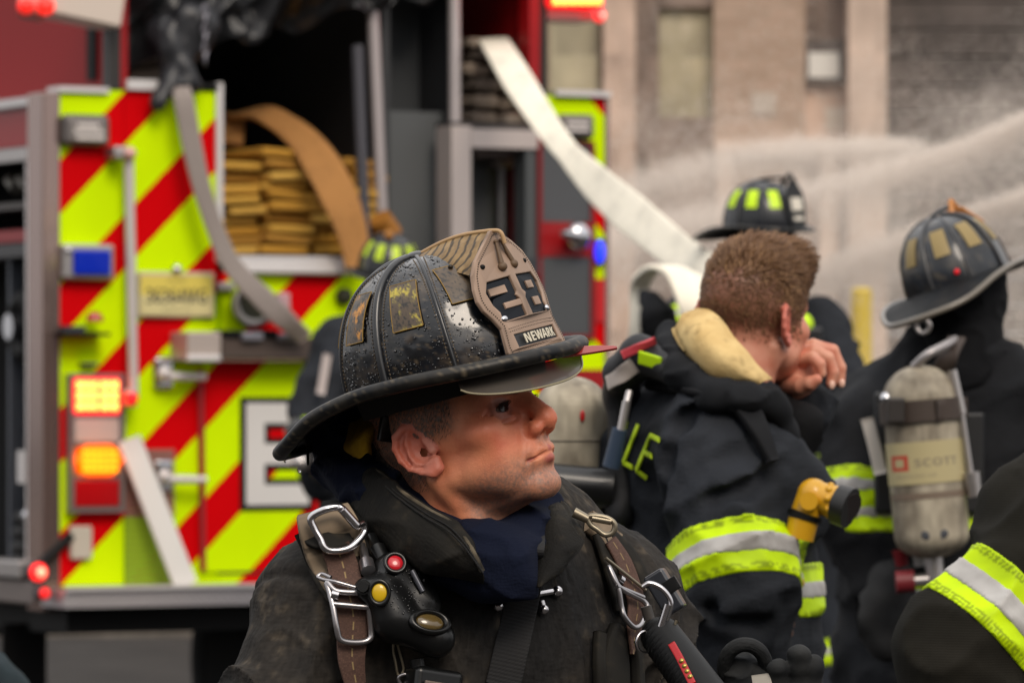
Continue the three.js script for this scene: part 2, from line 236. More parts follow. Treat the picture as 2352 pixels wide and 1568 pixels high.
// box from its pixel corners on the plane z = w1, reaching back to w0
function rb(x0, y0, x1, y1, w0, w1, r = 0) { const ym = (y0 + y1) / 2, xm = (x0 + x1) / 2, a = R(x0, ym, w1).x, b = R(x1, ym, w1).x, t = R(xm, y0, w1).y, o = R(xm, y1, w1).y; return box(a, o, w0, b, t, w1, r); }
function sb(x0, y0, x1, y1, u0, u1) { const a = S(x0, y0, u1), b = S(x1, y1, u1); return box(u1, Math.min(a.y, b.y), a.z, u0, Math.max(a.y, b.y), b.z); }   // on the left side
const truck = onTruck(thing('fire_truck', 'red fire engine with lime and red chevrons and an open hose bed', 'fire engine'));
const chevT = canvasTex(1024, 1024, (c, w, h) => {
  const im = c.createImageData(w, h), a = [208, 245, 0], b = [206, 2, 10];
  for (let j = 0; j < h; j++) for (let i = 0; i < w; i++) {
    const u = (i + .5) / w * 2.5, v = .6 + (1 - (j + .5) / h) * 2.6;
    let k = u < 1.7 ? (2.53 - (v - u)) / .465 : (4.85 - (v + u)) / .465; k -= Math.floor(k);
    const q = k < .43 ? b : a, d = 1 + .03 * fbm(u * 6, v * 6, 2, 3), o = (j * w + i) * 4;
    im.data[o] = q[0] * d; im.data[o + 1] = q[1] * d; im.data[o + 2] = q[2]; im.data[o + 3] = 255;
  }
  c.putImageData(im, 0, 0);
});
const chev = mat('#ffffff', .6, 0, { map: chevT, specularIntensity: .08 }); const chevUV = (g) => uvBy(g, (p) => [p.x / 2.5, (p.y - .6) / 2.6]);
const tp = (n, g, m, l) => part(truck, n, g, m, l);
const brushed = dataTex(128, (x, y) => .5 + .5 * vnoise(x * 120, y * 3, 1)); const colm = mat('#a58f88', .3, .8, { roughnessMap: brushed });
{
  // rear panels
  tp('rear_panel', chevUV(rb(135, 206, 283, 1345, -.06, 0)), chev); tp('rear_panel', chevUV(rb(284.5, 206, 497, 1345, -.06, -.004)), chev);
  tp('rear_panel', chevUV(rb(505, 628, 1040, 762, -.06, -.002)), chev); 
  const door = tp('rear_door', chevUV(rb(470, 828, 700, 1312, -.04, .012, .004)), chev); part(door, 'hinge', rod(R(460, 850, .012), R(466, 1310, .012), .012), mat('#b03038', .4, .5));
  tp('rear_door', chevUV(rb(702, 828, 1240, 1312, -.04, .012, .004)), chev); tp('rear_panel', chevUV(rb(498, 1313, 1240, 1345, -.06, -.002)), chev); tp('rear_panel', chevUV(rb(498, 763, 1240, 827, -.06, -.003)), chev);
  tp('rear_panel', chevUV(rb(1238, 222, 1390, 1345, -.06, 0)), chev);
  // corner posts and trims
  tp('corner_post', box(-.06, .86, -.14, .012, R(128, 212).y, .012, .006), colm); tp('corner_post', rb(1391, 215, 1400, 1360, -.1, .01), colm);
  tp('trim', rb(135, 199, 250, 212, -.1, .02), M.bright); tp('trim', rb(292, 183, 377, 206, -.1, .02), M.bright); tp('trim', rb(497, 190, 512, 600, -.35, .012), M.bright); tp('trim', rb(377, 190, 505, 206, -.2, .015, .01), M.black);
  tp('trim', rb(1278, 208, 1404, 221, -.3, .03), M.bright);
  tp('sill', rb(505, 588, 812, 604, -.08, .03), M.bright); tp('sill', rb(540, 606, 812, 630, -.07, .05, .012), M.bright); tp('sill', rb(812, 590, 1238, 628, -.08, .02), M.grey);
  // tailboard
  const diam = dataTex(128, (x, y) => { const a = ((x * 16) % 1 + (y * 16) % 1) % 1, b = ((x * 16) % 1 - (y * 16) % 1 + 1) % 1; return Math.max(sst(.35, .5, a) * sst(.65, .5, a), sst(.35, .5, b) * sst(.65, .5, b)); });
  const tread = mat('#b3aeb0', .35, .7, { bumpMap: diam, bumpScale: .003 });
  tp('tailboard', uvBy(box(-.06, R(400, 1385).y, -.1, 2.42, R(400, 1346).y, .22), (p) => [p.x * 2, p.y * 2 + p.z * 2]), tread); tp('tailboard_edge', box(-.06, R(400, 1352, .24).y, .22, 2.42, R(400, 1343, .24).y, .24), M.bright);
  // side of the body, up to the cab end well out of view
  const s = S; const ySt = S(60, 345).y;
  tp('side_rail', box(-.055, S(50, 247).y, -7, .0, S(50, 228).y, -.141), M.bright); tp('side_ledge', box(-.04, S(50, 247).y - .005, -7, .62, S(50, 247).y + .015, -.141), M.steel);
  tp('side_band', box(-.03, S(50, 338).y, -7, 0, S(50, 247).y - .01, -.141), M.redPaint); tp('side_rail', box(-.05, S(50, 372).y, -7, -.0, S(50, 342).y, -.141), M.steel);
  tp('compartment_frame', box(-.04, .95, -.2, 0, S(50, 372).y, -.141), M.bright);
  tp('compartment_back', box(.55, .95, -7, .58, 2.3, -.15), M.dark); tp('compartment_end', box(0, .95, -.143, .55, 2.3, -.141), mat('#33363b', .6));
  tp('compartment_shelf', box(-.01, S(40, 590).y, -7, .55, S(40, 560).y, -.21), mat('#4b4b4d', .5, .3)); tp('compartment_trim', box(-.012, S(40, 556).y, -7, .02, S(40, 528).y, -.21), mat('#8c1018', .4));
  tp('compartment_shelf', box(-.01, S(40, 480).y, -7, .5, S(40, 465).y, -.21), mat('#55514f', .5, .3));
  tp('compartment_divider', box(.02, 1.0, -.52, .5, S(20, 592).y, -.5), mat('#595d66', .45, .4));
  for (let i = 0; i < 4; i++) tp('tool_handle', rod(V(.1, S(40, 425).y, -.26 - .12 * i), V(.1, S(40, 405).y, -.32 - .12 * i), .03), mat('#8a867f', .4, .5));
  // coupling and hose lying in the side compartment
  { const c = S(28, 750); c.x = .03; const g = new THREE.TorusGeometry(.1, .045, 12, 30).rotateY(-Math.PI / 2).translate(.06, c.y, c.z); tp('coupling_ring', g, M.black); tp('coupling', new THREE.CylinderGeometry(.05, .06, .1, 20).rotateZ(Math.PI / 2).translate(.03, c.y, c.z), M.chrome);
    const d = S(40, 1110); for (let i = 0; i < 5; i++) tp('hose_coil', new THREE.TorusGeometry(.11 - .004 * i, .028, 10, 28).rotateX(Math.PI / 2).translate(.12, .98 + i * .055, d.z - .02), M.rubber); tp('hose_coil', tubeG([V(.08, c.y - .08, c.z + .02), V(.06, c.y - .3, c.z + .12), V(.08, c.y - .55, c.z + .1), V(.1, 1.2, c.z)], .04, 30), M.rubber);
    const e = S(65, 1185); tp('valve_knob', ball(V(-.0, e.y, e.z), .028), M.chrome); tp('hinge_plate', box(-.05, S(90, 1110).y, -.26, -.02, S(90, 1035).y, -.2), M.bright); }
  // rub rail and underside
  tp('rub_rail', box(-.1, S(50, 1325).y, -7, 0, S(50, 1283).y, -.12, .01), M.steel); tp('rub_rail', box(-.07, S(60, 1384).y, -7, .1, S(60, 1330).y, -.06, .01), mat('#8a807c', .4, .6));
  tp('underbody', box(.05, .77, -7, 2.35, .93, -.25), M.black); tp('rear_axle', rod(V(.3, .7, -2.6), V(2.1, .7, -2.6), .06), M.black); tp('fuel_tank', box(.95, .3, -.75, 2.2, .77, -.3, .04), M.black); tp('underbody_panel', box(.0, .78, -.25, 2.4, .87, .1), M.black); tp('floor_plate', box(0, .93, -7, 2.4, .95, -.1), M.dark);
  for (const u of [.02, 2.36]) { const w = tp('wheel', new THREE.TorusGeometry(.36, .15, 16, 40).rotateY(Math.PI / 2).translate(u, .5, -2.6), M.rubber); part(w, 'rim', new THREE.CylinderGeometry(.27, .27, .2, 28).rotateZ(Math.PI / 2).translate(u, .5, -2.6), mat('#2c2624', .4, .6)); const w2 = tp('wheel', w.geometry.clone().translate(u < 1 ? .02 : -.3, 0, 0), M.rubber); }
  tp('mud_flap', box(-.05, .12, -.42, .13, .8, -.4), M.black); tp('mud_flap', box(1.8, .12, -1.75, 2.4, .8, -1.72), M.black); tp('trailing_step', rod(V(1.36, .8, -.3), V(1.62, .3, -.5), .05), M.black);
  // upper body: hose bed walls, set in from the sides
  const uA = R(262, 100).x, top = R(262, -330).y; 
  tp('upper_side', box(uA, S(50, 245).y, -7, uA + .04, top, -.06), mat('#8f191c', .55, 0, { specularIntensity: .45 })); tp('vent_slot', box(uA - .012, S(50, 245).y + .1, -.24, uA + .002, S(50, 245).y + .36, -.16), M.black);
  for (const z of [-.35, -.8]) tp('bolt', new THREE.SphereGeometry(.012, 8, 6).translate(uA - .004, S(50, 245).y + .07, z), M.redPaint);
  tp('upper_post', rb(250, -330, 276, 205, -.06, .005), mat('#2b2827', .5)); tp('upper_post', rb(276.5, -330, 292, 205, -.06, 0), M.redPaint);
  tp('upper_post', rb(1216, -330, 1240, 208, -.1, -.01), M.redPaint); tp('upper_post', rb(1240.5, -330, 1256, 208, -.2, -.012), mat('#15100f', .6)); tp('upper_side', box(R(1250, 100).x - .02, 1.9, -7, R(1250, 100).x + .015, top, -.21), M.redPaint);
  tp('hose_bed_floor', box(.28, R(700, 600).y - .02, -6, 2.08, R(700, 600).y, -.09), M.dark); tp('hose_bed_front', box(.28, 1.9, -4.1, 2.08, top, -4.06), M.dark);
  tp('hose_bed_lining', box(R(512, 400).x - .05, R(500, 600).y, -4, R(512, 400).x - .03, top, -.36), M.dark);
  // dividers
  const div = (x, y0, y1, x2, m, wd) => { const b0 = R(x, y1), t0 = R(x2, y0); tp('divider_post', rod(V(b0.x, b0.y, -.1), V(t0.x, t0.y, -.1), .024), m); };
  div(908, 10, 600, 882, mat('#bdb4b4', .4, .5)); div(1072, -330, 285, 1068, mat('#c4bcbc', .4, .5)); div(866, 100, 600, 846, mat('#55555c', .5, .4));
  const dp = R(905, 600), dq = R(1060, 600); tp('divider_plate', box(dp.x + .02, dp.y, -3.6, dp.x + .05, R(900, 0).y, -.14), mat('#3a3b3d', .5, .3));
  tp('divider_plate', box(dp.x + .051, dp.y, -.22, dq.x + .05, R(1000, 250).y, -.2), mat('#55585a', .6, .1)); tp('divider_plate', box(dp.x + .051, R(1000, 249).y, -.42, dq.x + .02, top, -.4), mat('#34373a', .6)); tp('divider_plate', box(R(1075, 100).x - .01, R(1075, 290).y, -3.6, R(1075, 100).x + .01, top, -.14), mat('#26272a', .6));
  // right upper box with steel frame
  tp('locker_frame', [rb(1037, 288, 1082, 900, -.12, .01), rb(1083, 297, 1238, 340, -.12, .012)], mat('#cbbfba', .4, .5)); tp('locker_frame', rb(1208, 341, 1237, 900, -.1, 0), mat('#55595b', .5, .3));
  tp('locker_back', rb(1037, 300, 1238, 900, -.5, -.26), mat('#46494d', .6)); tp('locker_top', rb(1040, 282, 1238, 296, -1.2, -.05), mat('#33302f', .6)); tp('locker_rod', rod(R(1150, 385, -.2), R(1150, 640, -.2), .013), mat('#7a7a80', .4, .5)); tp('locker_rail', rod(R(1090, 352, -.1), R(1205, 352, -.1), .018), mat('#7a6e6c', .5, .4)); tp('locker_bracket', rb(1140, 365, 1180, 385, -.25, -.18, .005), mat('#8a8684', .5, .4));
  // right shutter
  const rf = tp('shutter_frame', [rb(1238, 322, 1366, 334, -.05, .02), rb(1238, 335, 1246, 768, -.05, .02), rb(1358, 335, 1368, 768, -.05, .02), rb(1238, 769, 1368, 780, -.05, .02)], mat('#7c0d12', .4)); tp('shutter_plate', rb(1246, 335, 1358, 510, -.04, .012), mat('#4c4e52', .6)); tp('shutter_plate', rb(1246, 590, 1358, 768, -.04, .012), mat('#474a4d', .6)); tp('handle_panel', rb(1246, 511, 1358, 589, -.04, .018), M.redPaint);
  { const c = R(1325, 543, .05); const k = tp('discharge_cap', new THREE.SphereGeometry(.055, 24, 16).scale(1, 1, .7).translate(c.x, c.y, .06), M.chrome); part(k, 'spindle', rod(V(c.x - .02, c.y, .09), V(c.x - .1, c.y + .01, .12), .022, .014), M.chrome); }
  { const f = tp('work_light', rb(1288, 262, 1368, 318, .001, .06, .02), mat('#6b6664', .4, .6)); part(f, 'lens', rb(1298, 272, 1358, 308, .05, .066, .01), mat('#8f8884', .25, .5)); part(f, 'led_row', [rb(1304, 280, 1352, 288, .06, .072), rb(1304, 294, 1352, 302, .06, .072)], mat('#d8d0cc', .3, .2)); } tp('red_kickplate', rb(1246, 848, 1389, 1345, -.03, .01), M.redPaint);
  tp('red_strip', rb(1370, 640, 1390, 740, 0, .008), mat('#c01418', .4));
  // lamps on the left
  const lamp = (x0, y0, x1, y1, lens, rim, dz = .05, r = .012) => { const b = rb(x0, y0, x1, y1, 0.001, dz, r); const f = tp('lamp', b, rim); const i = .09; return f; };
  { const f = tp('work_light', rb(147, 262, 254, 334, .001, .06, .02), mat('#6b6664', .4, .6)); part(f, 'lens', rb(160, 274, 242, 324, .05, .066, .01), mat('#8f8884', .25, .5)); part(f, 'led_row', [rb(178, 283, 225, 293, .06, .072), rb(170, 296, 238, 306, .06, .072), rb(175, 312, 240, 322, .06, .072)], mat('#cfc7c2', .3, .2)); }
  { const f = tp('warning_light', rb(145, 560, 263, 642, .001, .05, .012), M.steel); part(f, 'lens', rb(170, 574, 256, 632, .045, .066, .012), mat('#0628b0', .3, 0, { clearcoat: .2, specularIntensity: .3 }), 'blue lens'); part(f, 'bolt', ball(R(156, 574, .05), .014), M.chrome); }
  { const f = tp('warning_light', rb(1366, 548, 1390, 608, .001, .02, .006), M.grey); const c = R(1378, 578, .03); part(f, 'lens', new THREE.SphereGeometry(1, 20, 14).scale(.02, .045, .02).translate(c.x, c.y, .03), glow('#1830d8', '#2238ff', 1.3), 'blue lit lens'); }
  { const c = R(205, 735, .06); const sh = tp('marker_shelf', rb(150, 763, 253, 771, .001, .12), M.dark); part(sh, 'amber_marker', new THREE.SphereGeometry(.034, 20, 14, 0, 6.3, 0, 1.75).translate(c.x + .02, c.y, .06), mat('#a82a10', .25, 0, { clearcoat: 1 })); part(sh, 'bracket', rb(150, 748, 195, 763, .02, .08), M.grey); tp('hook', rb(190, 832, 225, 840, .001, .04), M.grey); }
  const hou = tp('lamp_cluster', [rb(160, 858, 170, 1172, .001, .05), rb(276, 858, 286, 1172, .001, .05), rb(160, 858, 286, 868, .001, .051), rb(160, 952, 286, 960, .001, .051), rb(160, 1016, 286, 1024, .001, .051), rb(160, 1092, 286, 1099, .001, .051), rb(160, 1165, 286, 1176, .001, .051)], mat('#8d8583', .35, .6));
  part(hou, 'lens', rb(169, 867, 277, 952, .002, .06, .012), glow('#ff1020', '#ff1428', 1.0), 'lit red tail lamp');
  { const c = []; for (const [x0, x1] of [[176, 196], [199, 212], [215, 226], [232, 250], [253, 272]]) for (let k = 0; k < 3; k++) c.push(rb(x0, 875 + k * 24, x1, 894 + k * 24, .055, .066, .004)); part(hou, 'led', c, glow('#ffd070', '#ffc050', 1.7)); }
  part(hou, 'lens', rb(171, 960, 275, 1016, .002, .05, .008), mat('#b5a9a2', .3), 'clear lamp'); 
  { const sh = new THREE.Shape(), a = R(174, 1058, .06), b = R(281, 1058, .06), t = R(228, 1024, .06).y, o = R(228, 1091, .06).y, d = .045; sh.moveTo(a.x, a.y); sh.lineTo(a.x + d, t); sh.lineTo(b.x - d, t); sh.lineTo(b.x, a.y); sh.lineTo(b.x - d, o); sh.lineTo(a.x + d, o); sh.closePath(); part(hou, 'lens', new THREE.ExtrudeGeometry(sh, { depth: .05, bevelSize: .006, bevelThickness: .006 }).translate(0, 0, .006), glow('#ff7000', '#ff5a00', .9), 'lit amber six-sided lamp'); const c = []; for (let j = 0; j < 4; j++) for (let i = 0; i < 6; i++) c.push(rb(190 + i * 14 , 1032 + j * 14, 200 + i * 14, 1042 + j * 14, .058, .07)); part(hou, 'led', c, glow('#ff9a20', '#ff9a18', 1.5)); }
  part(hou, 'lens', rb(171, 1100, 275, 1164, .002, .05, .008), mat('#a5040c', .25, 0, { clearcoat: 1 }), 'unlit red lamp');
  tp('marker_plate', rb(163, 1208, 212, 1284, .001, .03, .008), mat('#b7b2a4', .5));
  for (const [x, y, w, r, k] of [[81, 1313, .3, .033, 1.5], [96, 1362, .1, .02, .5]]) { const p = S(x, y, -.1); const f = tp('marker_lamp', new THREE.CylinderGeometry(r * 1.25, r * 1.25, .05, 24).rotateX(1.57).translate(p.x, p.y, p.z), M.grey); part(f, 'lens', new THREE.SphereGeometry(r, 20, 14).translate(p.x, p.y, p.z + .025), glow('#ff1a1a', '#ff2020', k), 'lit red marker lamp'); if (k > 1) part(f, 'filament', new THREE.SphereGeometry(r * .55, 12, 8).translate(p.x, p.y, p.z + .025 + r * .75), glow('#ffb090', '#ff9070', 1.6)); }
  tp('marker_stalk', rod(S(88, 1300, -.09), V(.05, R(170, 1230).y, .02), .02), M.black);
  // grab rail
  { const a = R(289, 352, .07), b = R(309, 915, .07); const g = tp('grab_rail', rod(V(a.x + .01, a.y, .07), V(b.x - .005, b.y, .07), .019), mat('#cfc9c6', .35, .3)); part(g, 'bracket', [rb(262, 335, 305, 366, .001, .1, .012), rb(290, 895, 316, 935, .001, .1, .01)], M.steel); part(g, 'red_marker', ball(R(301, 915, .11), .026), glow('#d01018', '#ff1820', .5)); part(g, 'cap', ball(R(297, 352, .1), .025), mat('#d8a8a0', .3, .3)); }
  // number plate
  { const t = canvasTex(512, 256, (c, w, h) => { c.fillStyle = '#d9c65a'; c.fillRect(0, 0, w, h); c.fillStyle = '#cfc48e'; c.fillRect(0, h * .5, w, h * .5); c.fillStyle = '#4a4430'; c.textAlign = 'center'; c.font = 'bold 100px sans-serif'; c.save(); c.scale(1, 1.35); c.fillText('36364MG', w / 2, 134, 470); c.restore(); c.font = '26px sans-serif'; c.fillText('NEW JERSEY', w / 2, 46); c.fillText('MUNICIPAL GOVT', w / 2, 232, 320); });
    const g = rb(322, 632, 488, 724, .02, .03); const b = new THREE.Box3().setFromBufferAttribute(g.attributes.position); const f = tp('number_plate', rb(316, 624, 494, 730, .001, .024, .01), mat('#b9b0a2', .45, .3)); part(f, 'plate', uvBy(g, (p) => [(p.x - b.min.x) / (b.max.x - b.min.x), (p.y - b.min.y) / (b.max.y - b.min.y)]), mat('#ffffff', .6, 0, { map: t })); tp('plate_light', ball(R(405, 618, .03), .02), M.chrome); }
  // door latches
  for (const y of [852, 1088]) { const f = tp('latch', rb(356, y - 34, 400, y + 42, .001, .035, .02), M.chrome); part(f, 'lever', [rod(R(372, y + 2, .05), R(384, y + 12, .07), .028), rod(R(384, y + 12, .07), R(472, y + 13, .08), .016, .014)], M.bright); }
  // white board leaning on the tailboard and a ribbed panel behind it
  for (let i = 0; i < 20; i++) tp('shutter_slat', rb(288, 1032 + i * 15.6, 400, 1045 + i * 15.6, .0, .016), mat(i > 9 ? '#8fae20' : '#8f6258', .5));
  { const a = R(307, 1008, .1), b = R(424, 1348, .14); const g = strip([V(a.x, a.y, .05), V((a.x + b.x) / 2, (a.y + b.y) / 2, .1), V(b.x, b.y + .005, .15)], .095, V(1, .45, 0).normalize(), .02, 8); tp('white_board', g, M.white); }
  // big white E with black outline
  { const o = R(553, 1160, .02), t = R(690, 925, .02), h = t.y - o.y, w = h * .68, k = h * .2; const E = (e, d, z) => { const s = new THREE.Shape(); s.moveTo(-e, -e); s.lineTo(w + e, -e); s.lineTo(w + e, k + e); s.lineTo(k + e, k + e); s.lineTo(k + e, h * .4 - e); s.lineTo(w * .85 + e, h * .4 - e); s.lineTo(w * .85 + e, h * .4 + k + e); s.lineTo(k + e, h * .4 + k + e); s.lineTo(k + e, h - k - e); s.lineTo(w + e, h - k - e); s.lineTo(w + e, h + e); s.lineTo(-e, h + e); s.closePath(); return new THREE.ExtrudeGeometry(s, { depth: d, bevelEnabled: false }).translate(o.x + .02, o.y, z); };
    const f = tp('letter', E(0, .004, .02), mat('#d2d0ce', .5)); part(f, 'outline', E(.022, .003, .0135), M.black); }
  // hose tray with valves
  { tp('tray', rb(430, 762, 508, 828, 0, .16, .008), mat('#b7aaa2', .45, .4)); tp('tray_body', rb(508, 775, 1040, 824, 0, .14, .006), mat('#4a3d36', .6)); tp('tray_top', [rb(515, 758, 556, 778, .02, .15, .01), rb(610, 757, 640, 776, .02, .15, .01)], M.black); tp('tray_fitting', [rb(558, 763, 606, 782, .03, .17, .008), rb(642, 765, 690, 782, .03, .17, .008)], mat('#8f8d96', .35, .6)); tp('tray_lip', rb(430, 815, 508, 830, .16, .18, .006), M.bright);
    const c = R(580, 700, .06); const k = tp('suction_inlet', new THREE.CylinderGeometry(.075, .085, .12, 28).rotateX(Math.PI / 2).rotateY(-.35).translate(c.x, c.y, .06), mat('#5b5c50', .35, .6)); part(k, 'ring', new THREE.TorusGeometry(.07, .014, 10, 28).rotateY(-.35).translate(c.x - .02, c.y, .12), M.steel); part(k, 'lug', ball(V(c.x - .06, c.y + .06, .1), .022), M.chrome);
    tp('hose_clip', rb(640, 672, 668, 716, .001, .06, .01), mat('#c8a0a4', .4, .4)); tp('clip_badge', rb(622, 684, 646, 700, .03, .07, .006), mat('#4a5a9a', .4)); tp('hasp', rb(502, 648, 540, 668, .001, .03, .006), M.steel); tp('rubber_plug', ball(R(790, 681, .02), .034), mat('#2a2c18', .7)); }
  // right top lamps and bracket
  { const br = tp('light_bracket', rb(1258, -120, 1392, 44, -.3, -.05), mat('#c8a9a2', .4, .3)); const l = tp('warning_light', rb(1265, -40, 1390, 18, -.05, .03, .02), glow('#ff1818', '#ff1c20', 1.0), 'lit red lamp'); const c = []; for (let i = 0; i < 6; i++) c.push(rb(1272 + i * 19, -35, 1288 + i * 19, 10, .02, .036, .004)); part(l, 'led', c, glow('#ffd060', '#ffc850', 1.7)); const p = R(1389, 35, .04); const ml = tp('marker_lamp', ball(V(p.x, p.y, .0), .026), glow('#ff4040', '#ff3030', .9)); part(ml, 'bulb', ball(V(p.x, p.y, .022), .012), glow('#ffb0a0', '#ffa090', 1)); }
  // left top white light arm with two red lamps
  { const a = S(60, 20, uA - .02); const arm = tp('light_arm', box(uA - .30, R(150, 62, .05).y, -.1, uA - .004, R(150, -60, .05).y, .1, .01).translate(-uA, -R(150, 20, 0).y, 0).rotateZ(-.16).translate(uA, R(150, 20, 0).y, 0), mat('#d0c2b6', .45)); part(arm, 'tip', rod(R(95, 15, .05), R(48, 12, .0), .06, .05), mat('#b98880', .5)); for (const [x, y, r, k] of [[58, 14, .032, .55], [104, 14, .034, .9]]) { const p = R(x, y, .1); const m = part(arm, 'red_lamp', ball(V(p.x, p.y, .1), r), glow('#ff2a22', '#ff2a20', k)); } }
}
settle(truck);
// lights thrown by the lit tail lamps
for (const [x, y, col, pw, w] of [[223, 910, '#ff2020', .02, .12], [228, 1058, '#ff8010', .02, .12], [1328, -10, '#ff2020', .03, .1], [81, 1313, '#ff2020', .01, .14]]) { const l = new THREE.PointLight(col, pw, 0, 2); l.position.copy(R(x, y, w)).applyAxisAngle(V(0, 1, 0), TH).add(TO); l.shadow.radius = 2; l.castShadow = true; l.name = 'tail_lamp_light'; scene.add(l); }

// ---------- hoses, cover and straps on the truck ----------
function foldStack(g, cols, m, seed) {
  const r = rngOf(seed);
  for (const [x0, x1, yTop, yBot, w0, skew, th] of cols) {
    const a = R(x0, (yTop + yBot) / 2, w0), b = R(x1, (yTop + yBot) / 2, w0), top = R((x0 + x1) / 2, yTop, w0).y; let y = R((x0 + x1) / 2, yBot, w0).y;
    while (y < top - .01) { const h = th * (.9 + .5 * r()), dx = (r() - .5) * .05, tilt = (r() - .5) * .15 + skew, dz = (r() - .5) * .08; const wd = (b.x - a.x) * (.86 + .1 * r());
      const gg = new RoundedBoxGeometry(wd, h * .8, .7, 3, h * .3); uvBy(gg, (p) => [p.x, p.z + p.y]); gg.rotateZ(tilt); gg.translate((a.x + b.x) / 2 + dx, y + h / 2, w0 - .35 + dz); part(g, 'fold', gg, m[Math.floor(r() * m.length)]); y += h; }
  }
}
const wv = dataTex(64, (x, y) => .5 + .25 * Math.sin(x * 6.283 * 16) + .25 * Math.sin(y * 6.283 * 16));
const hoseBump = wv.clone(); hoseBump.repeat.set(30, 30);
const dirtMap = (hex, amp, seed, rep = 2) => { const e = new THREE.Color(hex).getHexString(); const c = [parseInt(e.slice(0, 2), 16) / 255, parseInt(e.slice(2, 4), 16) / 255, parseInt(e.slice(4), 16) / 255]; const t = dataTex(256, (x, y) => { const n = 1 + amp * (fbm(x * 7, y * 7, seed, 4) + .6 * fbm(x * 40, y * 40, seed + 3, 2)); return [c[0] * n, c[1] * n, c[2] * n * (1 - .15 * amp * (n - 1))]; }, true); t.repeat.set(rep, rep); return t; };
{
  const ym = ['#d0a040', '#c49030', '#d8aa4c', '#b0802e'].map((c) => mat(c, .85, 0, { bumpMap: hoseBump, bumpScale: .002 }));
  const g = onTruck(thing('hose_load', 'yellow fire hose folded flat in tall layered stacks in the hose bed', 'fire hose'));
  foldStack(g, [[508, 606, 385, 588, -.16, 0.02, .036], [606, 722, 352, 588, -.13, -.01, .036], [716, 800, 400, 588, -.15, .02, .034], [800, 886, 372, 600, -.11, -.14, .034]], ym, 11); settle(g);
  const bm = ['#8f8072', '#a39384', '#766a60', '#9a8c80'].map((c) => mat(c, .85, 0, { bumpMap: hoseBump, bumpScale: .002 }));
  const h = onTruck(thing('hose_load', 'grey beige fire hose folded in the narrow upper bed under the white hose', 'fire hose'));
  foldStack(h, [[1088, 1150, 95, 285, -.2, 0, .05], [1146, 1214, 100, 292, -.16, .03, .055]], bm, 21); settle(h);
  const k = onTruck(thing('hose_load', 'dark grey hose folds half hidden under the black cover at the left corner', 'fire hose'));
  foldStack(k, [[296, 380, 110, 186, -.2, .05, .045]], bm.slice(0, 3), 31); settle(k);
}
{ // tan hose thrown over the yellow stack
  const pts = [[522, 330, -.5], [534, 272, -.55], [592, 258, -.42], [650, 284, -.25], [705, 330, -.1], [752, 400, .03], [790, 480, .1], [812, 550, .12], [818, 622, .14]].map(([x, y, w]) => R(x, y, w));
  const h = onTruck(thing('fire_hose', 'flat tan hose arched out of the yellow stack and hanging over the sill', 'fire hose'));
  part(h, 'hose', strip(pts, [.12, .12, .10, .10, .12, .145, .155, .13, .09], [V(1, .2, .3), V(1, .3, .2), V(.9, .7, .1), V(.85, .6, 0), V(1, .25, 0), V(1, .12, 0)], .02, 70), mat('#c08a4e', .8, 0, { map: dirtMap('#ffffff', .1, 5), color: '#b98348', bumpMap: hoseBump, bumpScale: .002 }));
  const q = R(880, 520, .1); part(h, 'coupling', rod(R(872, 500, .12), R(896, 540, .1), .045, .05), mat('#a8702c', .5, .3)); settle(h);
}
{ // white hose to the crew
  const q = (x, y, d) => P(x, y, d);
  const a = R(1130, 92, -.25).applyAxisAngle(V(0, 1, 0), TH).add(TO), b = R(1150, 120, .05).applyAxisAngle(V(0, 1, 0), TH).add(TO), a0 = R(1112, 110, -.5).applyAxisAngle(V(0, 1, 0), TH).add(TO);
  const pts = [a0, a, b, q(1205, 210, 19.2), q(1280, 320, 18.4), q(1380, 430, 17.4), q(1480, 515, 16.6), q(1560, 580, 16), q(1640, 635, 15.4), q(1700, 700, 15)];
  const wm = mat('#f3ecda', .8, 0, { map: dirtMap('#ffffff', .10, 8, .7), bumpMap: hoseBump, bumpScale: .0005 });
  const h = thing('fire_hose', 'flat white hose sweeping from the upper hose bed down to the crew', 'fire hose');
  part(h, 'hose', strip(pts, [.12, .12, .12, .10, .085, .12, .135, .12, .11, .12], [V(1, 0, 0), V(1, .1, 0), V(1, .35, 0), V(.9, .5, 0), V(.7, .7, .2), V(.5, .85, .1), V(.55, .83, 0), V(.55, .85, 0), V(.5, .85, 0), V(.5, .85, 0)], .018, 110), wm); settle(h);
  const h2 = thing('fire_hose', 'looped end of white hose folded over the far firefighter shoulder', 'fire hose');
  const p2 = [q(1448, 860, 15.1), q(1462, 760, 15), q(1470, 660, 15), q(1490, 625, 14.95), q(1530, 615, 14.9), q(1575, 640, 14.85), q(1610, 700, 14.8), q(1640, 780, 14.8)];
  part(h2, 'hose', strip(p2, [.04, .05, .05, .06, .12, .14, .14, .13], [V(.6, 0, .8), V(.6, 0, .8), V(.7, .2, .7), V(.8, .3, -.5), V(.9, -.3, -.2), V(.85, -.5, 0), V(.85, -.5, 0)], .018, 60), wm); settle(h2);
}
{ // grey strap hose hanging down the chevrons
  const g = onTruck(thing('fire_hose', 'limp grey hose hanging down the left chevron panel to the tray', 'fire hose'));
  part(g, 'hose', strip([R(404, 176, .0), R(418, 215, .1), R(436, 310, .12), R(460, 420, .13), R(492, 520, .14), R(530, 605, .17), R(590, 672, .22), R(650, 730, .24), R(700, 775, .2)], [.06, .075, .076, .07, .066, .072, .08, .085, .06], V(1, .25, .35), .022, 60), mat('#a59a94', .6, .1, { bumpMap: hoseBump, bumpScale: .002 })); settle(g);
}
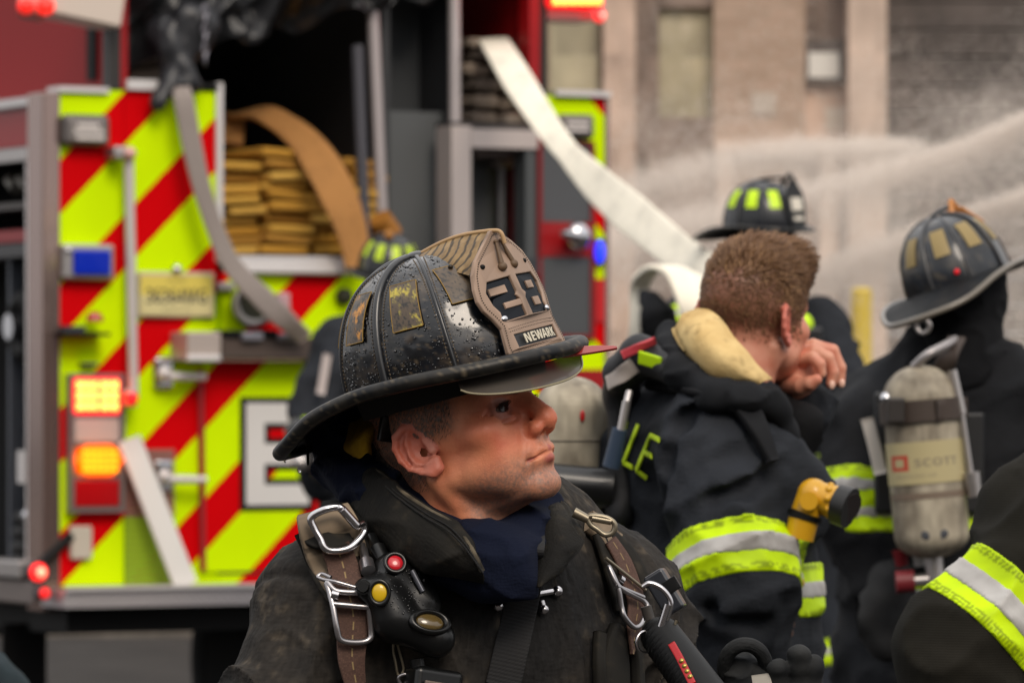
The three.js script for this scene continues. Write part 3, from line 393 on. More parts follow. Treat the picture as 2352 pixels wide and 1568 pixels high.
{ // black cover gathered over the hose bed
  const g = onTruck(thing('hose_bed_cover', 'crumpled black tarpaulin bunched up along the top of the hose bed', 'tarpaulin'));
  const nx = 90, ny = 40, pos = [], idx = [], uv = []; const x0 = 296, x1 = 1216;
  for (let j = 0; j <= ny; j++) for (let i = 0; i <= nx; i++) {
    const s = i / nx, t = j / ny, x = lerp(x0, x1, s); const low = x < 480 ? lerp(150, 128, (x - x0) / 184) : 128 - 175 * Math.pow((x - 480) / 736, .75); const y = lerp(-330, low + 18 * Math.sin(x * .045) + 14 * fbm(x * .02, 3, 1, 3), t);
    const p = R(x, y, 0), n = fbm(s * 9, t * 3, 2, 4) * .22 + fbm(s * 30, t * 9, 4, 3) * .09; pos.push(p.x, p.y, -.12 + n + .1 * Math.sin(t * 3.1)); uv.push(s * 2, t);
  }
  for (let j = 0; j < ny; j++) for (let i = 0; i < nx; i++) { const a = j * (nx + 1) + i; idx.push(a, a + nx + 1, a + 1, a + 1, a + nx + 1, a + nx + 2); }
  const geo = new THREE.BufferGeometry(); geo.setAttribute('position', new THREE.Float32BufferAttribute(pos, 3)); geo.setAttribute('uv', new THREE.Float32BufferAttribute(uv, 2)); geo.setIndex(idx); geo.computeVertexNormals();
  part(g, 'cover', geo, mat('#202124', .38)); part(g, 'cover_top', box(R(296, 0).x, R(700, -331).y, -4, R(1216, 0).x, R(700, -329).y, -.14), mat('#202124', .45));
  const tail = (a, w, r0) => part(g, 'loose_end', nets((p) => { const b = cone(p, a[0], a[1], r0, w), c = a[2] ? cone(p, a[1], a[2], w, w * .6) : 9; return smin(b, c, .05) + .03 * fbm(p.x * 16, p.y * 12, p.z * 16, 3); }, V(a[0].x - .3, a[a.length - 1].y - .15, -.35), V(a[0].x + .3, a[0].y + .2, .3), .012), mat('#26272b', .4));
  tail([R(440, 60, .0), R(405, 160, .03), R(362, 235, .06)], .04, .1); tail([R(380, 70, -.02), R(425, 185, .05)], .055, .07);
  part(g, 'chain', Array.from({ length: 6 }, (_, i) => new THREE.TorusGeometry(.015, .005, 8, 14).scale(.7, 1.4, 1).rotateY(i % 2 ? 1.3 : .2).translate(R(440, 0).x, R(440, 30 + i * 22).y, .12)), mat('#8c8a92', .35, .8)); settle(g);
}
// ---------- the firefighter in front: head (modelled in millimetres, x to his left, y up, z forward) ----------
const HP = P(1070, 1022, 5.9);
const man = thing('person', 'firefighter in worn black coat and leather helmet gazing up to the right', 'person');
const headPose = new THREE.Matrix4().compose(HP, new THREE.Quaternion().setFromEuler(new THREE.Euler(-.34, 58 * Math.PI / 180, .11, 'YXZ')), V(.001, .001, .001));
const posed = (g, m = headPose) => { g.applyMatrix4(m); return g; };
const EAR = [[-2, 4], [3, 17], [-1, 29], [-11, 35], [-22, 32], [-30, 21], [-32, 6], [-28, -9], [-20, -20], [-11, -28], [-3, -27], [0, -17]].map(([z, y]) => V(0, y, z));
function earD(p, full = true) { // ear of the |x| side, in head millimetres
  const c = .955, s = .297, z0 = p.z + 5, y0 = p.y - 8, z = z0 * c + y0 * s, y = y0 * c - z0 * s; // leaned back a little
  if (z > 26 || z < -52 || y > 55 || y < -50) return Math.hypot(Math.max(z - 20, -46 - z, 0), Math.max(y - 48, -44 - y, 0)) + 6;
  const out = 70 + .50 * Math.max(0, 4 - z) - .0035 * z * z, q = V((p.x - out), y, z);
  let d = 1e9;
  const rad = (i) => i < 2 ? 2.6 : i < 5 ? 4.0 : i < 8 ? 3.5 : i < 9 ? 3.4 : 4.4;
  for (let i = 0; i < EAR.length - 1; i++) d = smin(d, cone(q, EAR[i], EAR[i + 1], rad(i), rad(i + 1)), 2.5);
  // plate behind the bowl
  const e = Math.hypot((z + 15) / 17, (y - 4) / 30) - 1; const plate = smax(e * 16, Math.abs(q.x + 4.2) - 2.2, 2); d = smin(d, plate, 3);
  const ah = [V(-1.5, 25, -10), V(-1, 16, -19), V(-.5, 4, -22), V(-1, -8, -19), V(-.5, -14, -11)]; for (let i = 0; i < 4; i++) d = smin(d, cone(q, ah[i], ah[i + 1], 3.6, 3.4), 4);
  d = smin(d, cone(q, V(-1, -13, -9), V(0, -15, -5), 4, 3.4), 4); // antitragus
  d = smin(d, ell(q, -1, -24, -8, 5, 9, 8), 5); // lobe
  d = smax(d, -ell(q, 1.9, -1, -9, 7, 12.5, 9), 3.5); // bowl
  d = smax(d, -ell(q, 1.5, 17, -7, 4.5, 8, 6.5), 3); d = smax(d, -cone(q, V(2.5, 24, -20), V(1.5, -4, -26.5), 2.2, 1.8), 3);
  d = smin(d, cone(q, V(-2, 6, 3), V(-1, -6, 2), 4.6, 5), 3); // tragus
  return d;
}
function headD(p) {
  const a = Math.abs(p.x), q = V(a, p.y, p.z);
  let d = ell(q, 0, 50, -8, 77, 86, 99);
  d = smin(d, ell(q, 0, -11, 34, 59, 67, 58), 26);
  d = smin(d, cone(q, V(51, -37, 6), V(14, -74, 76), 18, 14), 18);
  d = smin(d, ell(q, 0, -75, 79.5, 20, 15.5, 18), 13);
  d = smin(d, ell(q, 48, 0, 56, 24, 20, 24), 18);
  d = smin(d, ell(q, 40, -34, 55, 20, 26, 23), 20);       // cheek
  d = smin(d, cone(q, V(46, -40, 34), V(38, -54, 54), 20, 15), 18);
  d = smin(d, cone(q, V(4, 40, 84), V(42, 42, 68), 12.5, 14.5), 12); // brow
  d = smax(d, -ell(q, 31, 18, 95, 18, 13.5, 19), 12);      // socket
  d = smin(d, ell(q, 0, -38, 74, 33, 27, 28), 14);        // muzzle
  // nose
  d = smin(d, cone(q, V(0, 36, 88), V(0, -1, 111), 8.5, 11), 11);
  let n = ell(q, 0, -7.5, 111.5, 13.2, 11.8, 13); n = smin(n, ell(q, 14.5, -13.5, 99, 8.8, 9.6, 13), 6); n = smin(n, cone(q, V(0, -15, 112), V(0, -24, 98), 5, 5.5), 5);
  d = smin(d, n, 6);
  d = smax(d, -ell(q, 7.6, -21.5, 106, 3.8, 5, 7), 2.5);
  d = smax(d, -cone(q, V(23, -8, 96), V(37, -42, 88), 3.4, 2.4), 7); // nasolabial fold
  // lids
  let lid = ell(q, 31.5, 19.5, 70, 15.5, 14, 14.2);
  d = smin(d, lid, 5);
  d = smin(d, cone(q, V(22, 29, 80), V(43, 27, 74), 3.4, 3.6), 6);   // upper lid fold
  d = smin(d, cone(q, V(22, 8, 82), V(42, 9, 73), 2.6, 2.8), 6);    // bag below
  d = smax(d, -cone(q, V(22, 4, 87), V(46, 3, 77), 1.8, 1.6), 4); d = smax(d, -cone(q, V(50, 22, 74), V(58, 16, 66), 1, .8), 4); d = smax(d, -cone(q, V(50, 17, 74), V(57, 9, 67), .9, .7), 4);
  const sl = 19.8 - .0 * a; const open = ell(q, 31.5, sl, 84, 12.5, 3.5, 15); d = smax(d, -open, 1.2);
  // mouth
  d = smin(d, cone(q, V(0, -37.5, 99.5), V(10, -37.5, 97.5), 4.8, 4.6), 4); d = smin(d, cone(q, V(10, -37.5, 97.5), V(25, -45, 84), 4.6, 2.2), 4);
  d = smin(d, cone(q, V(0, -50.5, 98), V(22, -47, 86), 5.8, 2.6), 5);
  d = smax(d, -cone(q, V(0, -44, 106), V(10, -43.6, 102), 1.5, 1.5), 2.2); d = smax(d, -cone(q, V(10, -43.6, 102), V(28, -46.5, 85.5), 1.5, 1.6), 2.4);
  d = smax(d, -ell(q, 0, -28, 108, 3, 9, 6), 5);
  d = smax(d, -ell(q, 0, -61, 109, 22, 6.5, 12), 9);
  d = smax(d, -ell(q, 30, -50, 92, 3, 7, 5), 6);
  // neck
  d = smin(d, cone(q, V(0, -30, -28), V(0, -190, -44), 55, 62), 20);
  d = smin(d, cone(q, V(58, -30, -16), V(18, -170, 24), 11, 10), 12);
  d = smin(d, ell(q, 0, -76, 26, 34, 14, 40), 18);
  d = smax(d, -cone(q, V(40, -98, 60), V(62, -75, 0), 3, 3), 8);
  d = smax(d, -cone(q, V(30, -120, 48), V(66, -92, 0), 1.5, 1.5), 6);
  const e = earD(q); d = smin(d, e, 3);
  if (d < 6 && d > -6) d += .25 * fbm(p.x * .12, p.y * .12, p.z * .12, 2);
  return d;
}
const skinC = lin('#dc9069'), skinRed = lin('#c4644a'), stubC = lin('#74655b'), lipC = lin('#a4544d'), hairC = lin('#352c27'), lidC = lin('#93594a');
function faceColor(p, n) {
  const a = Math.abs(p.x), q = V(a, p.y, p.z), e = a > 60 ? earD(q) : 9;
  let c = skinC; const f = fbm(p.x * .05, p.y * .05, p.z * .05, 3), g = clamp(1.3 * vnoise(p.x * .55, p.y * .55, p.z * .55) + .5 * fbm(p.x * .2, p.y * .2, p.z * .2, 3), -1, 1);
  c = mix3(c, skinRed, clamp(.25 + .5 * f + .55 * gau(q.distanceTo(V(0, -6, 112)), 16) + .4 * gau(q.distanceTo(V(46, -4, 76)), 26)));
  if (e < 2.5) c = mix3(lin('#c27a68'), skinRed, clamp(.45 + .9 * f + (a - 80) * .02));
  // stubble
  if (e > 3) {
    let s = sst(-24, -60, p.y + .10 * (70 - p.z)) * sst(-118, -96, p.y - .1 * p.z) * sst(-6, 16, p.z); s = Math.max(s, sst(22, 8, a) * sst(-21, -26, p.y) * sst(60, 90, p.z) * .9);
    s *= .75 + .28 * g + .12 * f; const lips = gau(p.y + 44, 7) * sst(28, 20, a) * sst(80, 88, p.z); s *= 1 - lips;
    c = mix3(c, stubC, clamp(s * .84));
  }
  const lu = Math.min(cone(q, V(0, -38.5, 101), V(25, -45.5, 86), 3.6, 1.6), cone(q, V(0, -50, 100), V(22, -47, 87), 5.2, 1.8)); c = mix3(c, lipC, sst(2.0, -.6, lu) * .85);
  c = mix3(c, lidC, .7 * sst(7, 1, Math.abs(ell(q, 31.5, 19.5, 70, 17, 15, 15))) * sst(70, 76, p.z)); 
  c = mix3(c, lin('#40201c'), sst(1.6, .2, Math.abs(ell(q, 31.5, 19.8, 84, 12.5, 4.3, 15))) * sst(76, 78, p.z) * .9);
  // brow, hair
  const br = cone(q, V(12, 35, 95), V(44, 39, 74), 3.2, 2.2); c = mix3(c, hairC, sst(3, -1, br) * (.75 + .3 * g));
  if (e > 1.5) { // short hair on the sides, sideburn in front of the ear
    const burn = sst(-2, 8, p.z + 0) * sst(25, 16, p.z + .25 * Math.max(0, -p.y)) * sst(2, 20, p.y) * .7; const side = sst(46, 20, p.z - .35 * (p.y - 20)) * sst(8, 22, p.y) ; const back = sst(-22, -34, p.z) * sst(-40, -15, p.y);
    const h = clamp(Math.max(burn, side, back)) * sst(30, 45, a); const st = vnoise(p.x * .9, p.y * .45, p.z * 1.2);
    c = mix3(c, mix3(hairC, lin('#6f655d'), clamp(.35 + .6 * st)), clamp(h * (.78 + .5 * st)));
  }
  return mix3(c, [c[0] * .9, c[1] * .86, c[2] * .85], clamp(.5 + .6 * g) * .4);
}
{
  const skin = mat('#ffffff', .48, 0, { vertexColors: true, sheen: .15, sheenRoughness: .5, sheenColor: new THREE.Color('#ffb090') });
  const pores = dataTex(256, (x, y) => { let k = .5; for (const [s, a] of [[40, .25], [90, .35], [128, .25]]) k += a * vnoise(x * s, y * s, s); return k; });
  skin.bumpMap = pores; skin.bumpScale = .00022; const headGeo = nets(headD, V(-112, -150, -115), V(112, 142, 128), 1.5, faceColor, 8); uvBy(headGeo, (p) => [Math.atan2(p.x, p.z + 10) * 85 / 55, p.y / 55]);
  const headMesh = part(man, 'head', posed(headGeo), skin);
  // eyes
  const iris = canvasTex(256, 256, (c) => { c.fillStyle = '#6e5a50'; c.fillRect(0, 0, 256, 256); const r = rngOf(4); c.strokeStyle = 'rgba(170,60,50,.35)'; for (let i = 0; i < 40; i++) { c.beginPath(); const y = 40 + r() * 170; c.moveTo(r() * 256, y); c.lineTo(r() * 256, y + r() * 20 - 10); c.stroke(); } });
  for (const s of [-1, 1]) {
    const g = new THREE.SphereGeometry(12.3, 32, 24).translate(31.5 * s, 19.5, 70); const e = part(headMesh, 'eye', posed(g), mat('#ffffff', .35, 0, { map: iris, specularIntensity: .5 }));
    const dir = V(-.10, .03, 1).normalize(), c = V(31.5 * s, 19.5, 70).addScaledVector(dir, 11.1); const q = new THREE.Quaternion().setFromUnitVectors(V(0, 0, 1), dir);
    part(headMesh, 'iris', posed(new THREE.SphereGeometry(6.9, 24, 10, 0, 6.3, 0, 1.2).rotateX(Math.PI / 2).scale(1, 1, .35).applyQuaternion(q).translate(c.x, c.y, c.z)), mat('#22130c', .25, 0, { specularIntensity: .6 }));
    const lash = []; const r = rngOf(9); for (let i = 0; i < 34; i++) { const t = (i / 33 - .5) * 22, b = V(31.5 * s + t, 23.2 - .018 * t * t, 84.5 - .03 * t * t); lash.push(rod(b, b.clone().add(V(t * .12 + (r() - .5) * 2, 2.6 + 2 * r(), 6.5)), .42, .1, 4)); } part(headMesh, 'eyelash', posed(mergeGeometries(lash)), mat('#15100e', .6));
  }
  // short temple hair and stubble as fine strands
  const r = rngOf(31), st = [], pos = headMesh.geometry.attributes.position, nor = headMesh.geometry.attributes.normal, inv = headPose.clone().invert(), q = V(0, 0, 0), n = V(0, 0, 0);
  for (let k = 0; k < 60000 && st.length < 5200; k++) {
    const i = Math.floor(r() * pos.count); q.fromBufferAttribute(pos, i).applyMatrix4(inv); const a = Math.abs(q.x); if (earD(V(a, q.y, q.z)) < 2) continue;
    const burn = q.z > -4 && q.z < 20 && q.y > 8 && r() < .5, side = q.y > 12 && q.z < 30 + .35 * (q.y - 20), back = q.z < -28 && q.y > -35; if (!(burn || side || back) || a < 35 && q.z > 0) continue; if (q.x > 0 && q.z > -20) continue;
    n.fromBufferAttribute(nor, i); const p0 = V(0, 0, 0).fromBufferAttribute(pos, i), L = (burn ? .003 : .0045) * (.6 + .8 * r()); const dir = n.clone().multiplyScalar(.55).add(V((r() - .5) * .5, -.75, (r() - .5) * .5)).normalize();
    st.push(rod(p0, p0.clone().addScaledVector(dir, L), .00022, .00008, 3));
  }
  part(man, 'hair', st, mat('#4a4039', .6)).userData.kind = 'stuff';
}
// ---------- leather helmet (millimetres, x to his left, y up, z forward) ----------
function makeHelmet(pose, hero, group) {
  const P2 = (g) => g.applyMatrix4(pose);
  const A = 107, B = 127, H = 136, rng = rngOf(hero ? 3 : 8);
  const dome = (az, t, off = 0) => { const ct = Math.pow(Math.max(0, Math.cos(t)), .78), st = Math.sin(t); const x = A * ct * Math.sin(az), z = B * ct * Math.cos(az) - 3 * st, y = H * Math.pow(st, .98); const n = V(x / A / A, y / H / H * 1.0 + .0001, (z + 3 * st) / B / B).normalize(); return V(x, y, z).addScaledVector(n, off); };
  const R = (d) => d * Math.PI / 180;
  const ribs = [20, 57, 97, 138, 180, -20, -57, -97, -138].map(R);
  const grid = (nu, nv, f, closed) => { const pos = [], uv = [], idx = [], nn = nu + 1; for (let j = 0; j <= nv; j++) for (let i = 0; i <= nu; i++) { const p = f(i / nu, j / nv); pos.push(p.x, p.y, p.z); uv.push(i / nu, j / nv); } for (let j = 0; j < nv; j++) for (let i = 0; i < nu; i++) { const a = j * nn + i; idx.push(a, a + 1, a + nn, a + 1, a + nn + 1, a + nn); } const g = new THREE.BufferGeometry(); g.setAttribute('position', new THREE.Float32BufferAttribute(pos, 3)); g.setAttribute('uv', new THREE.Float32BufferAttribute(uv, 2)); g.setIndex(idx); g.computeVertexNormals(); return g; };
  const paint = (g, f) => { const p = g.attributes.position, C = new Float32Array(p.count * 3), q = V(0, 0, 0); for (let i = 0; i < p.count; i++) { q.fromBufferAttribute(p, i); const c = f(q); C[i * 3] = c[0]; C[i * 3 + 1] = c[1]; C[i * 3 + 2] = c[2]; } g.setAttribute('color', new THREE.BufferAttribute(C, 3)); return g; };
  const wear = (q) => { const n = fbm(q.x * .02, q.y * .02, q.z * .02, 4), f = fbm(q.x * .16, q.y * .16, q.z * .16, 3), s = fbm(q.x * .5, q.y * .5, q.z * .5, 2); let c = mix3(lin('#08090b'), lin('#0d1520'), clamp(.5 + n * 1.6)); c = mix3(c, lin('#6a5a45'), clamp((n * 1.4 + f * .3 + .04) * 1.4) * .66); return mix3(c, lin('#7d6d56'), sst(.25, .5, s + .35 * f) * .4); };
  const leather = mat('#ffffff', hero ? .33 : .4, 0, { vertexColors: true, clearcoat: hero ? 1 : .7, clearcoatRoughness: hero ? .12 : .16, specularIntensity: .5 });
  const h = thing('helmet', hero ? 'worn black leather fire helmet with tan number 28 shield, beaded with rain' : group.label, 'helmet'); 
  const NU = hero ? 220 : 72, NV = hero ? 90 : 24;
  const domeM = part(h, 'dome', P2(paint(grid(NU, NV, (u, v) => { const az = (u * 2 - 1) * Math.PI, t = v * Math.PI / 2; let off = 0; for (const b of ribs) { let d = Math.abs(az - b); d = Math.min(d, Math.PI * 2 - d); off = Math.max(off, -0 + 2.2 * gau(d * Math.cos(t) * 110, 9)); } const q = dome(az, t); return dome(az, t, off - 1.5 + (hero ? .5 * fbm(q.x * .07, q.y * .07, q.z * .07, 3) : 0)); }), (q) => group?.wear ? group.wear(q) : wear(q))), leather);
  // ribs
  const ribM = mat(hero ? '#15171b' : '#1b1c1f', .32, 0, { clearcoat: .5, clearcoatRoughness: .3 }), tanEdge = mat('#5d4f3c', .5);
  for (const b of ribs) {
    const thick = Math.abs(Math.abs(b) - R(97)) < .05 || Math.abs(b - Math.PI) < .05; const pts = []; for (let i = 0; i <= 16; i++) pts.push(dome(b, i / 16 * 1.5, thick ? 2.2 : 1)); 
    const tb = tubeG(pts, thick ? 4.6 : 2.4, 60, 10); part(domeM, 'rib', P2(tb), ribM);
    if (hero) for (const s of [-1, 1]) { const st = []; for (let i = 2; i < 42; i++) { const e = i / 44 * 1.42, w = (thick ? 7 : 4) / (A * Math.max(.25, Math.cos(e))); st.push(new THREE.SphereGeometry(.75, 5, 4).scale(1, 2, 1).translate(...dome(b + s * w, e, .9).toArray())); } part(domeM, 'stitching', P2(mergeGeometries(st)), tanEdge); }
  }
  if (hero) { const pts = [V(0, H + 2, -3), V(0, H + 4, 4)]; part(domeM, 'crown_cap', P2(new THREE.SphereGeometry(13, 24, 12).scale(1, .5, 1).translate(0, H + 1, -3)), ribM); }
  // brim
  const out = (az) => { const c = Math.cos(az), s = Math.abs(Math.sin(az)); const back = sst(.1, 1, -c), fr = sst(.1, 1, c); const r = 1 / Math.sqrt((c / lerp(178, c > 0 ? 160 : 236, 1)) ** 2 + (s / 146) ** 2); return V(r * Math.sin(az) * (1 + .0 * back), -3 - 14 * back - 26 * Math.pow(back, 6) * 1 - 6 * fr + 3 * s, r * c); };
  const inn = (az) => dome(az, 0, -4).add(V(0, 2, 0));
  const brimF = (u, v, lift) => { const az = (u * 2 - 1) * Math.PI, a = inn(az), b = out(az); const p = a.clone().lerp(b, v); p.y += lift - 7 * Math.sin(v * Math.PI) * .6; return p; };
  const NB = hero ? 160 : 60;
  const top = grid(NB, 8, (u, v) => brimF(u, v, 1.8)), bot = grid(NB, 8, (u, v) => brimF(1 - u, v, -1.8));
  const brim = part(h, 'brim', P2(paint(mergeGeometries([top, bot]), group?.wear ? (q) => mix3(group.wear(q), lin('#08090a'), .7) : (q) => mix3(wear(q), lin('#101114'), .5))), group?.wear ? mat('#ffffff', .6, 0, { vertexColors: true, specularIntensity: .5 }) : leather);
  const ring = []; for (let i = 0; i < 72; i++) ring.push(out(-Math.PI + i / 72 * 2 * Math.PI));
  part(brim, 'rolled_edge', P2(paint(tubeG(ring, hero ? 8.8 : 6, hero ? 260 : 90, hero ? 14 : 8, true), (q) => group?.edge ? lin(group.edge) : mix3(mix3(lin('#0b0c0f'), lin('#2c2924'), clamp(.3 + 1.3 * fbm(q.x * .06, q.y * .06, q.z * .06, 4))), lin('#6b604e'), sst(.16, .42, fbm(q.x * .3, q.y * .3, q.z * .3, 3)) * .6))), hero ? mat('#ffffff', .45, 0, { vertexColors: true, specularIntensity: .7 }) : leather);
  // trapezoid reflectors between the ribs
  const patch = (az, half, t0, t1, cf, m) => {
    const f = (u, v, o) => { const t = lerp(t0, t1, v), w = half * lerp(1, .80, v) / Math.cos(t) * .72; return dome(az + (u * 2 - 1) * w, t, o); };
    const p = part(domeM, 'reflector', P2(paint(grid(hero ? 30 : 8, hero ? 30 : 6, (u, v) => f(u, v, 1.6)), cf)), m);
    if (hero) { const rim = []; for (let i = 0; i < 12; i++) rim.push(f(i / 12, 0, 1.4)); for (let i = 0; i < 12; i++) rim.push(f(1, i / 12, 1.4)); for (let i = 0; i < 12; i++) rim.push(f(1 - i / 12, 1, 1.4)); for (let i = 0; i < 12; i++) rim.push(f(0, 1 - i / 12, 1.4)); part(p, 'border', P2(tubeG(rim, .65, 120, 6, true)), mat('#86692a', .6)); }
    return p;
  };
  if (hero) {
    const yel = (hot) => (q) => { const n = fbm(q.x * .09, q.y * .09, q.z * .09, 4), f = fbm(q.x * .4, q.y * .4, q.z * .4, 3); let c = mix3(lin('#4e4030'), lin(hot), sst(.02, .4, n + .5 * f)); return mix3(c, lin('#1a1612'), sst(.08, .3, f - n * .4)); };
    const pm = mat('#ffffff', .45, 0, { vertexColors: true, clearcoat: .3 });
    patch(R(-77), .2, .43, .93, yel('#b8a838'), pm); patch(R(-118), .2, .43, .93, yel('#d08a1c'), pm); patch(R(-38), .2, .55, 1.0, yel('#5c4c38'), pm); patch(R(-158), .2, .43, .93, yel('#a88a2a'), pm); for (const d of [38, 77, 118, 158]) patch(R(d), .2, .43, .93, yel('#b89a30'), pm);
  } else for (const d of group.patches) patch(R(d), .2, .43, .93, () => lin(group.patch), mat('#ffffff', .5, 0, { vertexColors: true }));
  return { h, domeM, brim, dome, out, P2, paint, grid, R, leather };
}
const helmPose = new THREE.Matrix4().compose(P(1029, 853, 5.9), new THREE.Quaternion().setFromEuler(new THREE.Euler(-.215, 57 * Math.PI / 180, .15, 'YXZ')), V(.001, .001, .001));
{
  const K = makeHelmet(helmPose, true), { h, domeM, brim, P2, paint, grid, R, dome, out } = K;
  // front shield: outline in its own plane, bottom centre at the origin, leaning back
  const SH = new THREE.Matrix4().compose(V(0, -8, 130), new THREE.Quaternion().setFromEuler(new THREE.Euler(-.19, 0, 0)), V(1.18, 1, 1));
  const half = [[46, 0], [50, 3], [52, 12], [50, 24], [47, 40], [52, 54], [58, 66], [60, 78], [58, 92], [53, 108], [44, 122], [26, 136], [12, 146], [5, 151]];
  const shape = (k) => { const s = new THREE.Shape(); half.forEach(([x, y], i) => i ? s.lineTo(x * k, (y - 74) * k + 74) : s.moveTo(x * k, (y - 74) * k + 74)); [...half].reverse().forEach(([x, y]) => s.lineTo(-x * k, (y - 74) * k + 74)); s.closePath(); return s; };
  const num = (s, pts) => { const p = new THREE.Path(); pts.forEach(([x, y], i) => i ? p.lineTo(x, y) : p.moveTo(x, y)); p.closePath(); s.holes.push(p); };
  const curve = (g) => { const p = g.attributes.position; for (let i = 0; i < p.count; i++) p.setZ(i, p.getZ(i) - p.getX(i) ** 2 * .0035); g.computeVertexNormals(); return g.applyMatrix4(SH); };
  const tanCol = (q) => { const n = fbm(q.x * .06, q.y * .06, q.z * .06, 4), f = fbm(q.x * .5, q.y * .5, q.z * .5, 2); return mix3(mix3(lin('#86705f'), lin('#a78d7a'), clamp(.5 + n * 1.3)), lin('#4c3a2a'), clamp((f - .06) * 1.3 + .5 * sst(.05, .35, -n))); };
  const leatherTan = mat('#ffffff', .55, 0, { vertexColors: true });
  const dense = (sh, d, z, bev = 1.2) => { const g = new THREE.ExtrudeGeometry(sh, { depth: d, bevelSize: bev, bevelThickness: bev, bevelSegments: 2, curveSegments: 8 }).translate(0, 0, z); return g; };
  const backPlate = part(h, 'shield', P2(paint(curve(dense(shape(.97), 2.5, 0, .8)), () => lin('#0b121b'))), mat('#ffffff', .6, 0, { vertexColors: true, specularIntensity: .5 }), 'front shield with number 28 and NEWARK');
  // upper leather layer with the digits cut out
  const fr = shape(1); const dg = (cx, pts) => num(fr, pts.map(([x, y]) => [cx + x, y]));
  // cutout around digit 2 and digit 8 (dark ground), digits left standing as separate tan pieces
  dg(0, [[-43, 50], [-42, 58], [-47, 68], [-49, 84], [-42, 97], [-4, 97], [-4, 77], [-8, 73], [-4, 68], [-4, 46], [-41, 46]]); dg(0, [[43, 50], [42, 58], [47, 68], [49, 84], [42, 97], [4, 97], [4, 77], [8, 73], [4, 68], [4, 46], [41, 46]]);
  dg(0, [[-38, 13], [-38, 31], [38, 31], [38, 13]]);
  part(backPlate, 'leather_face', P2(paint(curve(dense(fr, 2.4, 3.4)), tanCol)), leatherTan);
  const poly = (pts) => { const s = new THREE.Shape(); pts.forEach(([x, y], i) => i ? s.lineTo(x, y) : s.moveTo(x, y)); s.closePath(); return s; };
  // digit 2: seven strokes drawn as one outline; digit 8: outline with two holes, here inverted to dark windows on tan
  const two = poly([[-44, 78], [-44, 94], [-10, 94], [-7, 90], [-7, 72], [-11, 68], [-32, 64], [-32, 60], [-7, 60], [-7, 48], [-44, 48], [-44, 70], [-40, 75], [-19, 78], [-19, 83], [-32, 83], [-32, 78]]);
  const eight = poly([[10, 94], [40, 94], [44, 90], [44, 76], [40, 72], [44, 68], [44, 52], [40, 48], [10, 48], [6, 52], [6, 68], [11, 72], [6, 76], [6, 90]]); 
  for (const [x0, y0, x1, y1] of [[18, 77, 32, 86], [18, 56, 32, 66]]) { const p = new THREE.Path(); p.moveTo(x0, y0); p.lineTo(x1, y0); p.lineTo(x1, y1); p.lineTo(x0, y1); p.closePath(); eight.holes.push(p); }
  const dark = mat('#0a111a', .6, 0, { specularIntensity: .5 });
  part(backPlate, 'digit', P2(curve(dense(two, 1.2, 3.2, .4))), dark); part(backPlate, 'digit', P2(curve(dense(eight, 1.2, 3.2, .4))), dark);
  // tan middles of the digits standing proud as on the cut leather
  for (const r4 of [[18.5, 77.5, 31.5, 85.5], [18.5, 56.5, 31.5, 65.5]]) part(backPlate, 'digit_inlay', P2(paint(curve(dense(poly([[r4[0], r4[1]], [r4[2], r4[1]], [r4[2], r4[3]], [r4[0], r4[3]]]), 3, 3.2, .6)), tanCol)), leatherTan);
  part(backPlate, 'digit_inlay', P2(paint(curve(dense(poly([[-43, 79.5], [-43, 87], [-20, 87], [-20, 79]]), 3, 3.2, .6)), tanCol)), leatherTan); part(backPlate, 'digit_inlay', P2(paint(curve(dense(poly([[-31, 61], [-31, 67], [-6, 67], [-6, 61]]), 3, 3.2, .6)), tanCol)), leatherTan);
  part(backPlate, 'name_panel', P2(curve(dense(poly([[-37.5, 13.5], [37.5, 13.5], [37.5, 30.5], [-37.5, 30.5]]), 1, 3.2, .3))), mat('#16181c', .5));
  const font = await new FontLoader().loadAsync('fonts/droid/droid_sans_bold.typeface.json');
  { const g = new TextGeometry('NEWARK', { font, size: 11, depth: .8, curveSegments: 4 }); g.computeBoundingBox(); const w = g.boundingBox.max.x; g.scale(58 / w, 1, 1).translate(-24, 16.5, 4.6); part(backPlate, 'lettering', P2(curve(g)), mat('#c9c2ae', .6)); }
  // stitching round the shield, horns at the top, rivets
  const st = []; for (const k of [.94]) { const L = [...half.map(([x, y]) => V(x * k, (y - 74) * k + 74, 7.2)), ...[...half].reverse().map(([x, y]) => V(-x * k, (y - 74) * k + 74, 7.2))]; const c = new THREE.CatmullRomCurve3(L, true, 'catmullrom', .1); for (let i = 0; i < 150; i++) { const p = c.getPointAt(i / 150); st.push(new THREE.SphereGeometry(.55, 5, 4).scale(1.6, 1.6, 1).translate(p.x, p.y, p.z)); } }
  for (let i = 0; i < 30; i++) for (const y of [10, 34, 37.5]) st.push(new THREE.SphereGeometry(.5, 5, 4).scale(1.8, 1, 1).translate(-40 + i * 80 / 29, y, 7.2));
  part(backPlate, 'stitching', P2(curve(mergeGeometries(st))), mat('#3c2f22', .7));
  for (const s of [-1, 1]) { part(backPlate, 'horn', P2(curve(mergeGeometries([rod(V(5 * s + 1, 138, 7), V(10 * s, 112, 7), 1.6, 3.0), ball(V(10.5 * s, 108, 6.6), 5.2), ball(V(5 * s + 1, 138, 7), 2.4)]))), mat('#5b4630', .6)); part(backPlate, 'rivet_hole', P2(curve(ball(V(38 * s, 112 - 2 * s, 6), 3))), M.black); part(backPlate, 'rivet', P2(curve(ball(V(40 * s, 50, 6), 4))), M.chrome); }
  // ridge holder carved with a wing, from crown to shield
  const S0 = V(0, 140, 104), ridge = (t) => V(0, lerp(H2(0), S0.y + 2, t) + 6 * Math.sin(t * 3.14), lerp(2, 106, t)); function H2() { return 138; }
